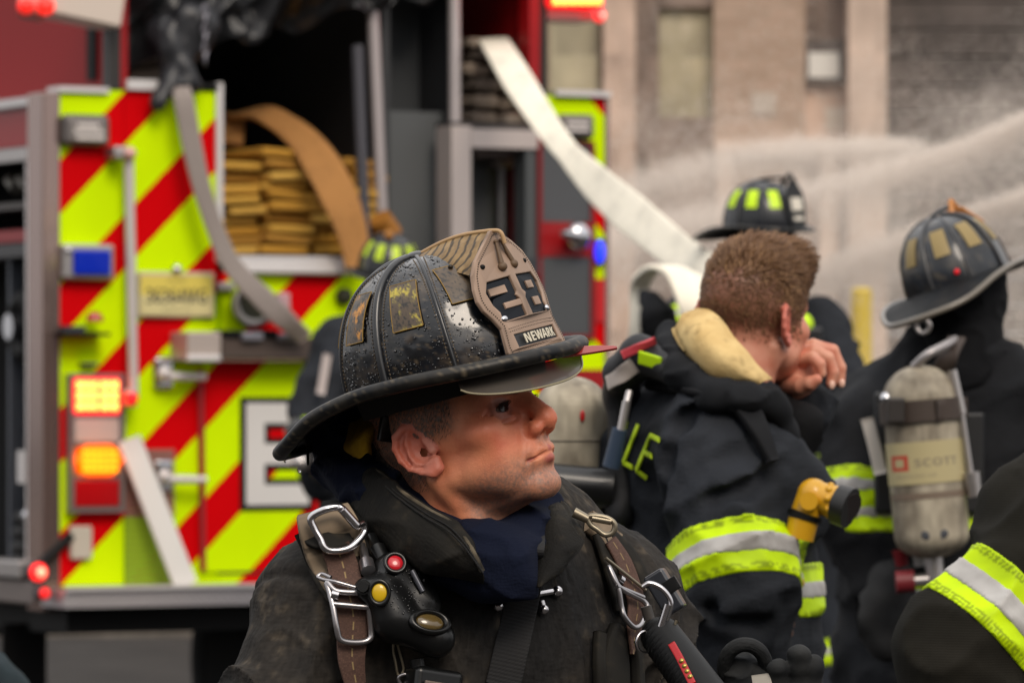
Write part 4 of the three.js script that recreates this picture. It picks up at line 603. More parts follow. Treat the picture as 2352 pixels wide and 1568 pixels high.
  const lowE = (t, s) => { const z = lerp(4, 104, t); const q = V(s * lerp(6, 52, Math.pow(t, .7)), lerp(134, 94, t), z); return q; };
  const wing = (s) => grid(120, 60, (u, v) => { const a = ridge(u), b = lowE(u, s), p = a.lerp(b, v); const ft = Math.sin((u * 34 + v * 9 + 1.2 * Math.sin(v * 6))) ; p.x += s * (5 * Math.sin(v * 3.14) + .8 * sst(.1, .9, ft) * sst(.12, .22, v)); return p; });
  const holder = part(h, 'crest_holder', P2(paint(mergeGeometries([wing(-1), wing(1)]), (q) => { const n = fbm(q.x * .1, q.y * .1, q.z * .1, 3), a = q.z * .8 - q.y * .45, f = Math.sin(a * .62 + 2.2 * Math.sin(q.y * .16 + q.z * .05) + n * 2); return mix3(mix3(lin('#6e5634'), lin('#957a50'), clamp(.5 + n)), lin('#1c150a'), sst(.35, .85, f) * .85); })), mat('#ffffff', .5, 0, { vertexColors: true }), 'carved tan crest with wing feathers');
  const rp = []; for (let i = 0; i <= 14; i++) rp.push(ridge(i / 14)); rp.push(S0.clone().add(V(0, -2, 13)), S0.clone().add(V(0, -16, 15))); part(holder, 'edge', P2(tubeG(rp, 2.6, 60, 8)), mat('#a98a63', .5));
  for (const s of [-1, 1]) for (const t of [.25, .62]) part(holder, 'rivet', P2(ball(lowE(t, s).add(V(s * 2, 5, 0)), 3)), mat('#2a2318', .4, .4));
  // flip-down eye shield under the brim and its pointed far corner, red reflection put into the colour
  const visor = grid(60, 10, (u, v) => { const az = R(lerp(-54, 26, u)), o = out(az), k = lerp(.86, .93 + .05 * Math.cos(az), v); return V(o.x * k, o.y - 9 - 27 * v * Math.pow(Math.sin(clamp(u * 1.02 + .02) * Math.PI), .35), o.z * k); });
  const vis = part(h, 'eye_shield', P2(visor), mat('#413b35', .5, 0, { transparent: true, opacity: .96, clearcoat: .25 })); const ve = []; for (let i = 0; i <= 30; i++) { const u = i / 30, az = R(lerp(-54, 26, u)), o = out(az), k = .93 + .05 * Math.cos(az); ve.push(V(o.x * k, o.y - 9 - 27 * Math.pow(Math.sin(clamp(u * 1.02 + .02) * Math.PI), .35), o.z * k)); } part(vis, 'edge', P2(tubeG(ve, 1.3, 70, 6)), mat('#8a8268', .4));
  { const s = new THREE.Shape(); s.moveTo(0, -7); s.lineTo(0, 6); s.quadraticCurveTo(40, 6, 62, 1); s.lineTo(62, -1); s.quadraticCurveTo(30, -6, 0, -7); part(vis, 'side_corner', P2(new THREE.ExtrudeGeometry(s, { depth: 2, bevelSize: .8, bevelThickness: .8 }).rotateX(-.9).rotateY(-.95).rotateX(.22).translate(20, -13, 143)), mat('#94302c', .22, 0, { clearcoat: 1 }), 'eye shield corner with a red reflection painted into its colour'); }
  // liner and ring below the brim
  part(h, 'liner', P2(grid(64, 6, (u, v) => { const az = u * 6.2832; const q = dome(az, 0, -7 - 6 * v); q.y = 4 - 34 * v; return q; })), mat('#14120f', .8));
  { const o = out(R(-168)).multiplyScalar(.96); part(brim, 'hanger_ring', P2(new THREE.TorusGeometry(9, 1.6, 8, 24).rotateY(.6).rotateX(.3).translate(o.x, o.y - 13, o.z + 26)), mat('#2a2826', .3, .8)); }
  // rain drops
  const r = rngOf(55), sph = new THREE.SphereGeometry(1, 10, 7), N = 1700, drops = new THREE.InstancedMesh(sph, mat('#191a1e', .06, 0, { clearcoat: 1, clearcoatRoughness: .03 }), N); drops.name = 'rain_drops'; drops.userData.kind = 'stuff'; const mm = new THREE.Matrix4(), qq = new THREE.Quaternion();
  for (let i = 0; i < N; i++) { let p, n; if (i < 1450) { let az, t; do { az = R(-175 + r() * 165); t = Math.pow(r(), 1.1) * 1.45; } while (fbm(az * 3.2, t * 4, 6, 3) < -.12 + .3 * (r() - .5)); p = dome(az, t, .2); n = dome(az, t, 5).sub(p).normalize(); } else { const az = R(-180 + r() * 215), o = out(az); p = o.clone().add(V(0, 7.2, 0)); n = V(0, 1, 0); } const s = .5 + 1.25 * Math.pow(r(), 3); qq.setFromUnitVectors(V(0, 1, 0), n); mm.compose(p, qq, V(s * (.9 + .3 * r()), s * .5, s)); mm.premultiply(helmPose); drops.setMatrixAt(i, mm); }
  h.add(drops);
  { const o = out(R(-172)); for (const [dx, dy, s] of [[0, -9, 1.6], [22, -24, 2.2]]) part(brim, 'hanging_drop', P2(new THREE.SphereGeometry(s, 10, 8).scale(1, 1.6, 1).translate(o.x - dx * .4, o.y + dy, o.z + dx)), mat('#ffffff', .03, 0, { transmission: 1, ior: 1.33, thickness: .003 })); }
}
// ---------- coat, hood, collar of the firefighter in front (metres, world) ----------
const TC = P(1100, 900, 6.0), tF = V(.5, 0, .866), tL = V(.866, 0, -.5); // torso axis, forward, his left
const tw = (l, y, f) => TC.clone().setY(y).addScaledVector(tL, l).addScaledVector(tF, f);
const shR = tw(-.195, 1.415, -.005), elR = tw(-.37, 1.12, .03), haR = tw(-.30, .92, .2), shL = tw(.185, 1.425, -.02), elL = tw(.30, 1.14, .02), haL = tw(.27, .98, .22);
function coatBase(p) {
  const dx = p.x - TC.x, dz = p.z - TC.z, l = dx * tL.x + dz * tL.z, f = dx * tF.x + dz * tF.z, q = V(l, p.y, f);
  let d = ell(q, 0, 1.2, -.01, .215, .40, .155);
  d = smin(d, ell(q, 0, 1.36, .0, .17, .17, .135), .06);
  d = smin(d, cone(q, V(-.07, 1.50, -.02), V(-.185, 1.435, -.01), .075, .075), .07); d = smin(d, cone(q, V(.07, 1.50, -.02), V(.18, 1.435, -.015), .075, .072), .07);
  d = smin(d, cone(p, shR, elR, .088, .074), .045); d = smin(d, cone(p, elR, haR, .074, .056), .03);
  d = smin(d, cone(p, shL, elL, .084, .074), .045); d = smin(d, cone(p, elL, haL, .074, .056), .03);
  if (p.y < 1.1) d = smin(d, ell(q, 0, .95, 0, .24, .28, .19), .1);
  return d;
}
function coatD(p) {
  let d = coatBase(p); if (d > .04 || d < -.04) return d;
  // folds: diagonal pulls on the sleeves, creases over the chest
  const dx = p.x - TC.x, dz = p.z - TC.z, l = dx * tL.x + dz * tL.z, f = dx * tF.x + dz * tF.z;
  const sR = sst(-.13, -.20, l) * sst(1.47, 1.40, p.y), sL = sst(.15, .21, l) * sst(1.47, 1.40, p.y);
  const w1 = 1 - Math.abs(vnoise(l * 26 + p.y * 11 + 3, p.y * 13 - l * 4, f * 15)), w2 = 1 - Math.abs(vnoise(l * 30 - p.y * 13, p.y * 12 + 7, f * 14 + 3)), w3 = 1 - Math.abs(vnoise(l * 9 + 1, p.y * 5 - l * 6, f * 8));
  const fl = 1 - Math.abs(Math.sin(p.y * 19 + l * 30 + 1.9 * vnoise(p.y * 9 + 5, l * 12, f * 9))), fm = .5 + .5 * vnoise(p.y * 7, l * 9 + 3, f * 7 + 1); d -= .024 * (fl * fl * fl - .3) * fm * Math.max(sR, sL * .8) + .006 * (w1 ** 4 - .25) * (sR * .6 + .3) + .011 * (w2 * w2 * w2 - .3) * (sL * 1.4 + .16) + .008 * (w3 ** 4 - .2);
  d -= .0022 * fbm(p.x * 55, p.y * 45, p.z * 55, 3);
  // shoulder seam and front placket
  const sr = Math.abs(along(p, shR, elR) + .012 + .10 * (f - .02)); d += .0035 * gau(sr, .004) * sst(-.1, -.14, l) - .002 * gau(sr - .012, .009) * sst(-.1, -.14, l);
  const pl = Math.abs(l - .055 - .1 * (1.4 - p.y)) ; d += .003 * gau(pl, .003) * sst(0, .05, f) - .0016 * sst(.03, .015, pl) * sst(0, .05, f);
  return d;
}
// first point of the coat along the view ray through a pixel
function coatHit(x, y, lift = 0, D = coatD) { const a = P(x, y, 4), b = P(x, y, 7.5), r = b.sub(a).normalize(), p = a.clone(); for (let i = 0; i < 160; i++) { const d = D(p) - lift; if (d < .0004) break; p.addScaledVector(r, d * .7); } return p; }
{
  const c0 = lin('#282624'), c1 = lin('#3a342d'), c2 = lin('#19191a');
  const col = (p, n) => { const a = fbm(p.x * 9, p.y * 9, p.z * 9, 4), b = fbm(p.x * 60, p.y * 60, p.z * 60, 3), s = vnoise(p.x * 400, p.y * 90, p.z * 400); let c = mix3(c2, c0, clamp(.6 + .9 * a)); c = mix3(c, c1, clamp((a * .5 + b * .25 + .16) * .9)); c = mix3(c, lin('#6a5f50'), sst(.2, .5, b + .3 * a) * .25); const k = 1 + .34 * s + .2 * b; return [c[0] * k, c[1] * k, c[2] * k]; };
  const front = nets(coatD, V(-.50, 1.30, -6.32), V(.38, 1.60, -5.60), .0034, col, .02), low = nets(coatD, V(-.62, .62, -6.40), V(.52, 1.3005, -5.5), .011, col, .02);
  const geo = mergeGeometries([front, low]); uvBy(geo, (p) => { const a = Math.atan2(p.x - TC.x, p.z - TC.z) * .2; return [a * 6 + p.z, p.y * 6]; });
  part(man, 'coat_seam', [tubeG([[560, 1378], [588, 1362], [640, 1368], [678, 1388], [717, 1420], [735, 1452]].map(([x, y]) => coatHit(x, y, .0004)), .0026, 70, 8), tubeG([[565, 1392], [592, 1374], [640, 1380], [674, 1399], [710, 1430], [727, 1460]].map(([x, y]) => coatHit(x, y, 0)), .001, 70, 6)], mat('#2d2a26', .85, 0, { specularIntensity: .3 }));
  part(man, 'coat', geo, clothMat('#ffffff', .82, .0008, { vertexColors: true }));
  // legs and boots below the frame
  const legs = nets((p) => { const q = p.clone().sub(TC); const l = q.dot(tL), f = q.dot(tF), y = p.y, s = V(Math.abs(l), y, f); let d = cone(s, V(.09, .85, 0), V(.12, .1, 0), .12, .085); return smin(d, ell(V(l, y, f), 0, .85, 0, .19, .14, .15), .05); }, V(-.75, 0, -6.5), V(.5, 1.0, -5.5), .02); part(man, 'trousers', legs, mat('#2a2826', .85));
  for (const s of [-1, 1]) { const b = tw(.12 * s, .03, .04); part(man, 'boot', nets((p) => smin(cone(p, tw(.12 * s, .06, -.03), tw(.12 * s, .05, .15), .055, .045), cone(p, tw(.12 * s, .3, -.02), tw(.12 * s, .08, -.02), .062, .06), .04), b.clone().add(V(-.2, -.03, -.3)), b.clone().add(V(.25, .36, .25)), .012), M.rubber); }
}
{ // navy hood bunched round the neck
  const K = [[815, 1040, 6.05, .05], [850, 1090, 5.99, .045], [905, 1160, 5.92, .037], [955, 1216, 5.885, .036], [1000, 1252, 5.86, .036], [1040, 1278, 5.845, .036], [1085, 1292, 5.835, .036], [1130, 1298, 5.83, .036], [1172, 1284, 5.84, .034], [1203, 1235, 5.88, .032], [1225, 1180, 5.95, .03], [1180, 1110, 6.06, .04]].map(([x, y, d, r]) => [P(x, y, d), r]);
  const L = [P(1125, 1290, 5.825), P(1182, 1318, 5.80)];
  const D = (p) => { let d = 9; for (let i = 0; i < K.length - 1; i++) d = smin(d, cone(p, K[i][0], K[i + 1][0], K[i][1], K[i + 1][1]), .018); d = smin(d, cone(p, L[0], L[1], .036, .028), .03); d = smin(d, cone(p, P(850, 1000, 6.02), P(860, 1080, 6.02), .05, .05), .03); if (d < .03) { const w = 1 - Math.abs(vnoise(p.x * 12 + p.y * 20, p.y * 26 - p.x * 17, p.z * 12)); const w2 = 1 - Math.abs(Math.sin(p.x * 30 + p.y * 52 + 1.6 * vnoise(p.x * 20, p.y * 20, p.z * 20))); d -= .009 * (w ** 3 - .3) + .006 * (w2 * w2 - .35) + .001 * fbm(p.x * 60, p.y * 60, p.z * 60, 2); } return d; };
  const g = nets(D, V(-.26, 1.40, -6.15), V(.1, 1.68, -5.68), .004); uvBy(g, (p) => [p.x * 9 + p.z * 4, p.y * 9]);
  part(man, 'hood', g, clothMat('#0e1426', .95, .0006, { sheen: .3, sheenRoughness: .7, sheenColor: new THREE.Color('#2a3454') }));
}
{
  const mm = clothMat('#ffffff', .85, .0006, { vertexColors: true }), q = (a) => a.map(([x, y, d]) => P(x, y, d));
  const wr = (p, u, v) => .004 * (Math.pow(1 - Math.abs(vnoise(p.x * 16 + p.y * 22, p.y * 30 - p.x * 10, 4)), 3) - .3) + .0012 * gau(v - .07, .012) - .0016 * gau(v - .10, .012) - .0014 * gau(v - .045, .01);
  const RIM = [[800, 1112, 6.03], [859, 1081, 5.93], [919, 1128, 5.85], [983, 1171, 5.80], [1040, 1204, 5.77], [1072, 1243, 5.755], [1095, 1285, 5.75], [1108, 1312, 5.75]];
  const c1 = part(man, 'collar', tint(leaf([q([[812, 1130, 6.06], [870, 1100, 5.97], [926, 1146, 5.89], [986, 1190, 5.84], [1036, 1224, 5.81], [1064, 1258, 5.79], [1085, 1292, 5.78], [1100, 1312, 5.77]]), q(RIM), q([[790, 1140, 6.0], [845, 1125, 5.90], [900, 1172, 5.825], [960, 1220, 5.785], [1015, 1258, 5.755], [1055, 1286, 5.75], [1088, 1308, 5.75], [1110, 1320, 5.75]]), q([[785, 1160, 5.99], [832, 1188, 5.89], [890, 1240, 5.83], [945, 1280, 5.80], [1000, 1302, 5.775], [1050, 1314, 5.765], [1085, 1322, 5.76], [1112, 1328, 5.755]]), q([[790, 1175, 6.0], [836, 1206, 5.92], [892, 1258, 5.87], [945, 1296, 5.84], [1000, 1316, 5.81], [1050, 1326, 5.795], [1085, 1332, 5.79], [1112, 1336, 5.78]])], .007, wr), wornBlack), mm);
  part(man, 'collar', tint(leaf([q([[1282, 1140, 6.0], [1306, 1165, 5.93], [1330, 1200, 5.88], [1346, 1232, 5.85]]), q([[1252, 1165, 5.96], [1272, 1200, 5.86], [1300, 1250, 5.82], [1330, 1268, 5.82]]), q([[1225, 1200, 5.93], [1240, 1255, 5.84], [1268, 1300, 5.80], [1310, 1288, 5.81]]), q([[1218, 1260, 5.9], [1222, 1330, 5.82], [1240, 1348, 5.78], [1275, 1318, 5.80]])], .008, wr, 50, 40), wornBlack), mm);
  for (const k of [.16, .3]) { const q2 = RIM.map(([x, y, d], i) => { const b = [[790, 1140, 5.99], [845, 1125, 5.885], [900, 1175, 5.81], [960, 1225, 5.765], [1015, 1262, 5.735], [1055, 1290, 5.735], [1088, 1310, 5.74], [1112, 1322, 5.745]][i]; return [lerp(x, b[0], k), lerp(y, b[1], k), lerp(d, b[2], k) - .008 - .006 * k]; }); part(c1, 'seam', tubeG(q(q2), .0011, 90, 6), mat('#0c0c0c', .9)); }
  // rolled seam along the collar rim
  part(c1, 'seam', tint(tubeG(q(RIM.map(([x, y, d]) => [x, y, d - .004])), .0032, 80, 8), (q) => mix3(lin('#2a2722'), lin('#6b6252'), clamp(.5 + 1.2 * fbm(q.x * 60, q.y * 60, q.z * 60, 3)))), mm);
  const tab = part(man, 'collar', tint(leaf([q([[742, 1152, 6.03], [770, 1148, 5.98], [800, 1160, 5.92], [835, 1190, 5.88]]), q([[740, 1165, 6.02], [775, 1170, 5.95], [805, 1190, 5.90], [850, 1225, 5.86]])], .01, wr, 30, 10), wornBlack), mm);
}
// ---------- harness, buckles and tools on the front firefighter ----------
const PC0 = P(758, 1216, 5.90), coatPad = (p) => Math.min(coatD(p), ell(p, PC0.x, PC0.y, PC0.z, .034, .026, .07));
const onCoat = (a, lift) => a.map(([x, y, l]) => coatHit(x, y, (l ?? 0) + lift, coatPad));
function strapOn(a, width, thick, lift, seg = 80) { const p = onCoat(a, lift), n = p.map((q) => nrm(q, coatBase)); const s = p.map((q, i) => { const T = p[Math.min(p.length - 1, i + 1)].clone().sub(p[Math.max(0, i - 1)]).normalize(); return T.cross(n[i]).normalize(); }); return strip(p, width, s, thick, seg); }
const K3 = (x, y) => [459 + .3226 * x, 1062 + .3226 * y], K4 = (x, y) => [1091 + .3662 * x, 1091 + .3662 * y];
const webT = canvasTex(64, 256, (c, w, h) => { c.fillStyle = '#4c352c'; c.fillRect(0, 0, w, h); const r = rngOf(12); for (let j = 0; j < 64; j++) for (let i = 0; i < 16; i++) { const k = r() * 26; c.fillStyle = `rgb(${66 + k | 0},${46 + k * .8 | 0},${38 + k * .7 | 0})`; c.fillRect(i * 4, j * 4, 3, 3); } c.fillStyle = '#8a7650'; for (let j = 0; j < 8; j++) c.fillRect(30, j * 32 + 4, 3, 20); });
const webUV = (g, w) => { const u = g.attributes.uv; for (let i = 0; i < u.count; i++) u.setXY(i, u.getX(i) / w + .5, u.getY(i) / .12); return g; };
const padMat = clothMat('#ffffff', .8, .0006, { vertexColors: true }), web = mat('#ffffff', .85, 0, { map: webT }), tanLeather = (q) => { const a = fbm(q.x * 18, q.y * 18, q.z * 18, 4), b = fbm(q.x * 90, q.y * 90, q.z * 90, 3); return mix3(mix3(lin('#5f5345'), lin('#978671'), clamp(.5 + 1.2 * a)), lin('#241f1a'), sst(.1, .4, b) * .7); };
const metal = mat('#c9c6c8', .22, 1), satin = mat('#a9a6a8', .32, .95), gold = mat('#8f8674', .4, .85), plastic = mat('#0b0c0d', .38, 0, { clearcoat: .35, clearcoatRoughness: .2, specularIntensity: .6 });
const closed = (a, r, lift, seg = 120, rs = 12) => tubeG(onCoat(a, lift), r, seg, rs, true);
const bar = (a, b, r, lift) => { const [p, q] = onCoat([a, b], lift); return rod(p, q, r); };
{ // right shoulder harness (left in the picture)
  const PC = P(758, 1216, 5.90); const g = thing('air_pack_harness', 'dark padded shoulder harness with brown webbing on the front firefighter', 'harness');
  part(g, 'shoulder_pad', tint(nets((p) => ell(p, PC.x, PC.y, PC.z, .034, .026, .07) - .003 * fbm(p.x * 40, p.y * 40, p.z * 40, 3), PC.clone().add(V(-.06, -.05, -.1)), PC.clone().add(V(.06, .05, .1)), .003), tanLeather), padMat, 'tan leather pad');
  const A = [[742, 1176], [752, 1205], [766, 1250], [782, 1300], [794, 1350], [803, 1400]];
  part(g, 'shoulder_pad', tint(strapOn(A, [.062, .07, .072, .066, .05, .034], .012, .008), tanLeather), padMat);
  const e1 = [[694, 1222], [706, 1246], [722, 1290], [742, 1330], [770, 1372]], e2 = [[812, 1228], [826, 1262], [836, 1310], [840, 1360]];
  part(g, 'pad_edge', tint(strapOn(e1, .02, .008, .013), wornBlack), padMat); part(g, 'pad_edge', tint(strapOn(e2, .016, .008, .012), wornBlack), padMat);
  part(g, 'pad_flap', tint(strapOn([[700, 1228], [735, 1240], [765, 1244], [806, 1238]], [.02, .026, .02, .014], .007, .017), wornBlack), padMat);
  part(g, 'webbing', webUV(strapOn([[770, 1255], [785, 1294], [798, 1352], [810, 1417], [808, 1465], [807, 1514], [816, 1572]], [.034, .036, .037, .036, .036, .032, .026], .004, .021), .037), web);
  const L = [[1352, 1196], [1385, 1225], [1410, 1256]]; part(g, 'shoulder_pad', tint(strapOn(L, [.03, .04, .05], .012, .008), tanLeather), padMat);
  part(g, 'pad_edge', tint(strapOn([[1376, 1228], [1396, 1290], [1412, 1350], [1424, 1400]], .02, .007, .01), wornBlack), padMat); part(g, 'pad_edge', tint(strapOn([[1398, 1222], [1440, 1262], [1470, 1312], [1482, 1350]], .016, .007, .01), wornBlack), padMat);
  part(g, 'webbing', webUV(strapOn([[1402, 1240], [1432, 1290], [1450, 1340], [1462, 1390], [1456, 1440], [1452, 1502]], [.026, .03, .031, .032, .028, .004], .004, .016), .034), web);
}
{ const g = thing('carabiner', 'big silver carabiner clipped over the tan shoulder pad beside the collar', 'carabiner');
  const O = [[714, 1190], [749, 1169], [782, 1166], [800, 1186], [817, 1206], [834, 1203], [837, 1218], [827, 1236], [798, 1260], [756, 1264], [744, 1256], [736, 1238], [722, 1214]];
  part(g, 'ring', closed(O, .0044, .028, 160), metal); part(g, 'gate', bar([786, 1170], [818, 1206], .0052, .029), metal); part(g, 'gate_pin', ball(onCoat([[782, 1167]], .029)[0], .005), metal); part(g, 'gate_pin', ball(onCoat([[819, 1206]], .029)[0], .005), metal); }
{ const g = thing('strap_buckle', 'steel trapezoid strap buckle under the big carabiner on brown webbing', 'buckle');
  part(g, 'frame', closed([[751, 1338], [758, 1366], [765, 1394], [773, 1440], [780, 1466], [792, 1473], [838, 1473], [851, 1464], [852, 1448], [848, 1400], [845, 1372], [838, 1364], [770, 1356]], .0036, .033, 160), satin);
  part(g, 'bar', bar([766, 1387], [846, 1394], .0034, .034), satin); part(g, 'bar', bar([762, 1364], [778, 1368], .0055, .034), metal); part(g, 'wire_keeper', tubeG(onCoat([[817, 1349], [770, 1336], [740, 1330], [730, 1324], [738, 1318], [760, 1326]], .033), .0024, 60, 8), satin); }
{ const g = thing('strap_buckle', 'steel strap buckle on the harness beside the red striped handle', 'buckle');
  part(g, 'frame', closed([[1399, 1303], [1412, 1330], [1421, 1355], [1428, 1395], [1434, 1415], [1457, 1440], [1472, 1434], [1482, 1410], [1487, 1392], [1478, 1380], [1420, 1345]], .0032, .026, 140), satin); part(g, 'bar', bar([1416, 1346], [1478, 1372], .003, .027), satin); part(g, 'bar', bar([1422, 1328], [1430, 1334], .005, .022), metal); part(g, 'wire_keeper', bar([1391, 1281], [1483, 1355], .002, .021), gold); }
{ const g = thing('snap_hook', 'small brassy snap hook on the far shoulder beside the collar tip', 'snap hook'); const at = (x, y) => P(x, y, 5.86);
  part(g, 'ring', tubeG([at(1350, 1187), at(1395, 1190), at(1412, 1204), at(1408, 1222), at(1390, 1228), at(1372, 1216), at(1356, 1204)], .0034, 90, 10, true), gold); part(g, 'gate', rod(at(1360, 1190), at(1404, 1198), .004), gold); part(g, 'swivel', rod(at(1318, 1176), at(1350, 1192), .0062, .005), gold); }
{ // console with buttons and gauge
  const g = thing('pressure_console', 'black plastic chest console with red button, yellow button and round gauge', 'console');
  const Q = (x, y, l = .03) => coatHit(x, y, l);
  const c = Q(932, 1340, .03), bodyC = [Q(900, 1312, .03), Q(952, 1318, .03), Q(972, 1385, .03), Q(900, 1395, .03)], k0 = Q(838, 1352, .03), y0 = Q(872, 1362, .034), lob0 = Q(905, 1425, .032), lob1 = Q(1000, 1466, .036);
  const D = (p) => { let d = 9; for (let i = 0; i < 4; i++) d = smin(d, cone(p, bodyC[i], bodyC[(i + 1) % 4], .016, .016), .012); d = smin(d, cone(p, bodyC[0], bodyC[2], .018, .018), .014); d = smin(d, cone(p, k0, y0, .0125, .017), .012); d = smin(d, cone(p, y0, lob0, .018, .02), .016); d = smin(d, cone(p, lob0, lob1, .021, .0225), .014); d = smin(d, cone(p, bodyC[3], lob0, .017, .02), .015); return d; };
  const bd = part(g, 'housing', nets(D, V(c.x - .10, c.y - .11, c.z - .07), V(c.x + .10, c.y + .06, c.z + .06), .002), plastic);
  const face = (x, y, rr, m, name, lift, sq = 1, lab) => { const p = coatHit(x, y, 0, D), n = nrm(p, D), q = new THREE.Quaternion().setFromUnitVectors(V(0, 0, 1), n); const mk = (ge) => ge.applyQuaternion(q).translate(p.x + n.x * lift, p.y + n.y * lift, p.z + n.z * lift); part(bd, name + '_ring', mk(new THREE.TorusGeometry(rr * 1.28, rr * .3, 10, 32).scale(1, sq, 1)), plastic); return part(bd, name, mk(new THREE.SphereGeometry(rr, 28, 14).scale(1, sq, .35)), m, lab); };
  face(907, 1294, .0088, mat('#c01022', .3, 0, { clearcoat: .6 }), 'button', .002, 1, 'red button'); face(871, 1361, .0085, mat('#cda812', .35, 0, { clearcoat: .5 }), 'button', .002, 1.2, 'yellow button');
  const gf = face(986, 1430, .0165, mat('#5a4a28', .25, 0, { clearcoat: 1 }), 'gauge', .001, .62, 'round gauge face'); 
  part(bd, 'knob', [rod(Q(836, 1350, .04), Q(834, 1348, .052), .0095, .0085), rod(Q(834, 1348, .052), Q(833, 1347, .058), .007, .006)], plastic);
  part(bd, 'lever', rod(coatHit(946, 1310, .003, D), coatHit(971, 1358, .003, D), .0034), mat('#6e7078', .35, .7));
  part(g, 'hose_fitting', [rod(Q(829, 1240, .02), Q(834, 1262, .022), .0038), rod(Q(834, 1262, .022), Q(841, 1294, .026), .0052), rod(Q(841, 1290, .026), Q(846, 1312, .03), .0085, .0085)], satin); part(g, 'hose_fitting', [rod(Q(853, 1232, .02), Q(866, 1262, .024), .006), rod(Q(866, 1258, .024), Q(884, 1296, .03), .0095, .008)], plastic);
  const r = rngOf(71), im = new THREE.InstancedMesh(new THREE.SphereGeometry(1, 8, 6), mat('#101114', .08, 0, { clearcoat: 1 }), 90); im.name = 'rain_drops'; im.userData.kind = 'stuff'; const m = new THREE.Matrix4(); for (let i = 0; i < 90; i++) { const p = coatHit(885 + r() * 100, 1300 + r() * 110, .0002, D), s = .0005 + .0008 * r() ** 2; m.makeScale(s, s, s * .6); m.setPosition(p); im.setMatrixAt(i, m); } g.add(im);
  part(g, 'clip_wire', tubeG(onCoat([[906, 1462], [903, 1490], [908, 1520], [916, 1552], [926, 1540], [918, 1500], [910, 1470]], .016), .0016, 60, 8), gold); part(g, 'split_ring', closed([[915, 1556], [930, 1548], [946, 1556], [940, 1572], [922, 1572]], .0022, .018, 50), satin);
}
{ const g = thing('portable_radio', 'black radio in its pocket at the lower edge below the gauge', 'radio'); const c = coatHit(985, 1585, .02), q = new THREE.Quaternion().setFromEuler(new THREE.Euler(-.1, .5, -.12)); part(g, 'case', new RoundedBoxGeometry(.062, .12, .036, 4, .008).applyQuaternion(q).translate(c.x, c.y - .035, c.z), plastic); part(g, 'screen', new RoundedBoxGeometry(.04, .03, .004, 2, .0015).applyQuaternion(q).translate(c.x + .012, c.y - .005, c.z + .018), mat('#6b5d55', .3)); part(g, 'knob', rod(V(c.x - .012, c.y + .02, c.z), V(c.x - .014, c.y + .036, c.z), .009), plastic); }
{ const g = thing('webbing_strap', 'plain black webbing strap running down the middle of the chest', 'strap'); const w0 = P(1222, 1176, 5.93), w1 = P(1214, 1262, 5.80);
  const pts = [w0, P(1220, 1215, 5.86), w1, ...onCoat([[1206, 1345, .012], [1190, 1420], [1172, 1500], [1155, 1575]], .008)]; part(g, 'webbing', strip(pts, [.026, .032, .036, .038, .039, .04], [V(.9, 0, -.4), V(.96, -.12, -.2), V(.98, .12, -.12), V(.97, .2, -.1)], .003, 90), mat('#141416', .8, 0, { bumpMap: hoseBumpFine(), bumpScale: .0006 })); }
function hoseBumpFine() { const t = dataTex(64, (x, y) => .5 + .25 * Math.sin(y * 6.283 * 16) + .25 * Math.sin((x * 16 + y * 16) * 6.283)); t.repeat.set(14, 14); return t; }
{ const g = thing('coat_clasp', 'silver hook and ring clasp on the coat front beside the black strap', 'clasp');
  part(g, 'hook', [bar([1222, 1366], [1272, 1358], .0038, .006), ball(onCoat([[1280, 1358]], .007)[0], .0068)], metal); part(g, 'hook', [bar([1243, 1380], [1248, 1398], .0042, .006), ball(onCoat([[1249, 1400]], .007)[0], .0062)], metal); part(g, 'stud', ball(onCoat([[1144, 1392]], .004)[0], .0068), metal); }
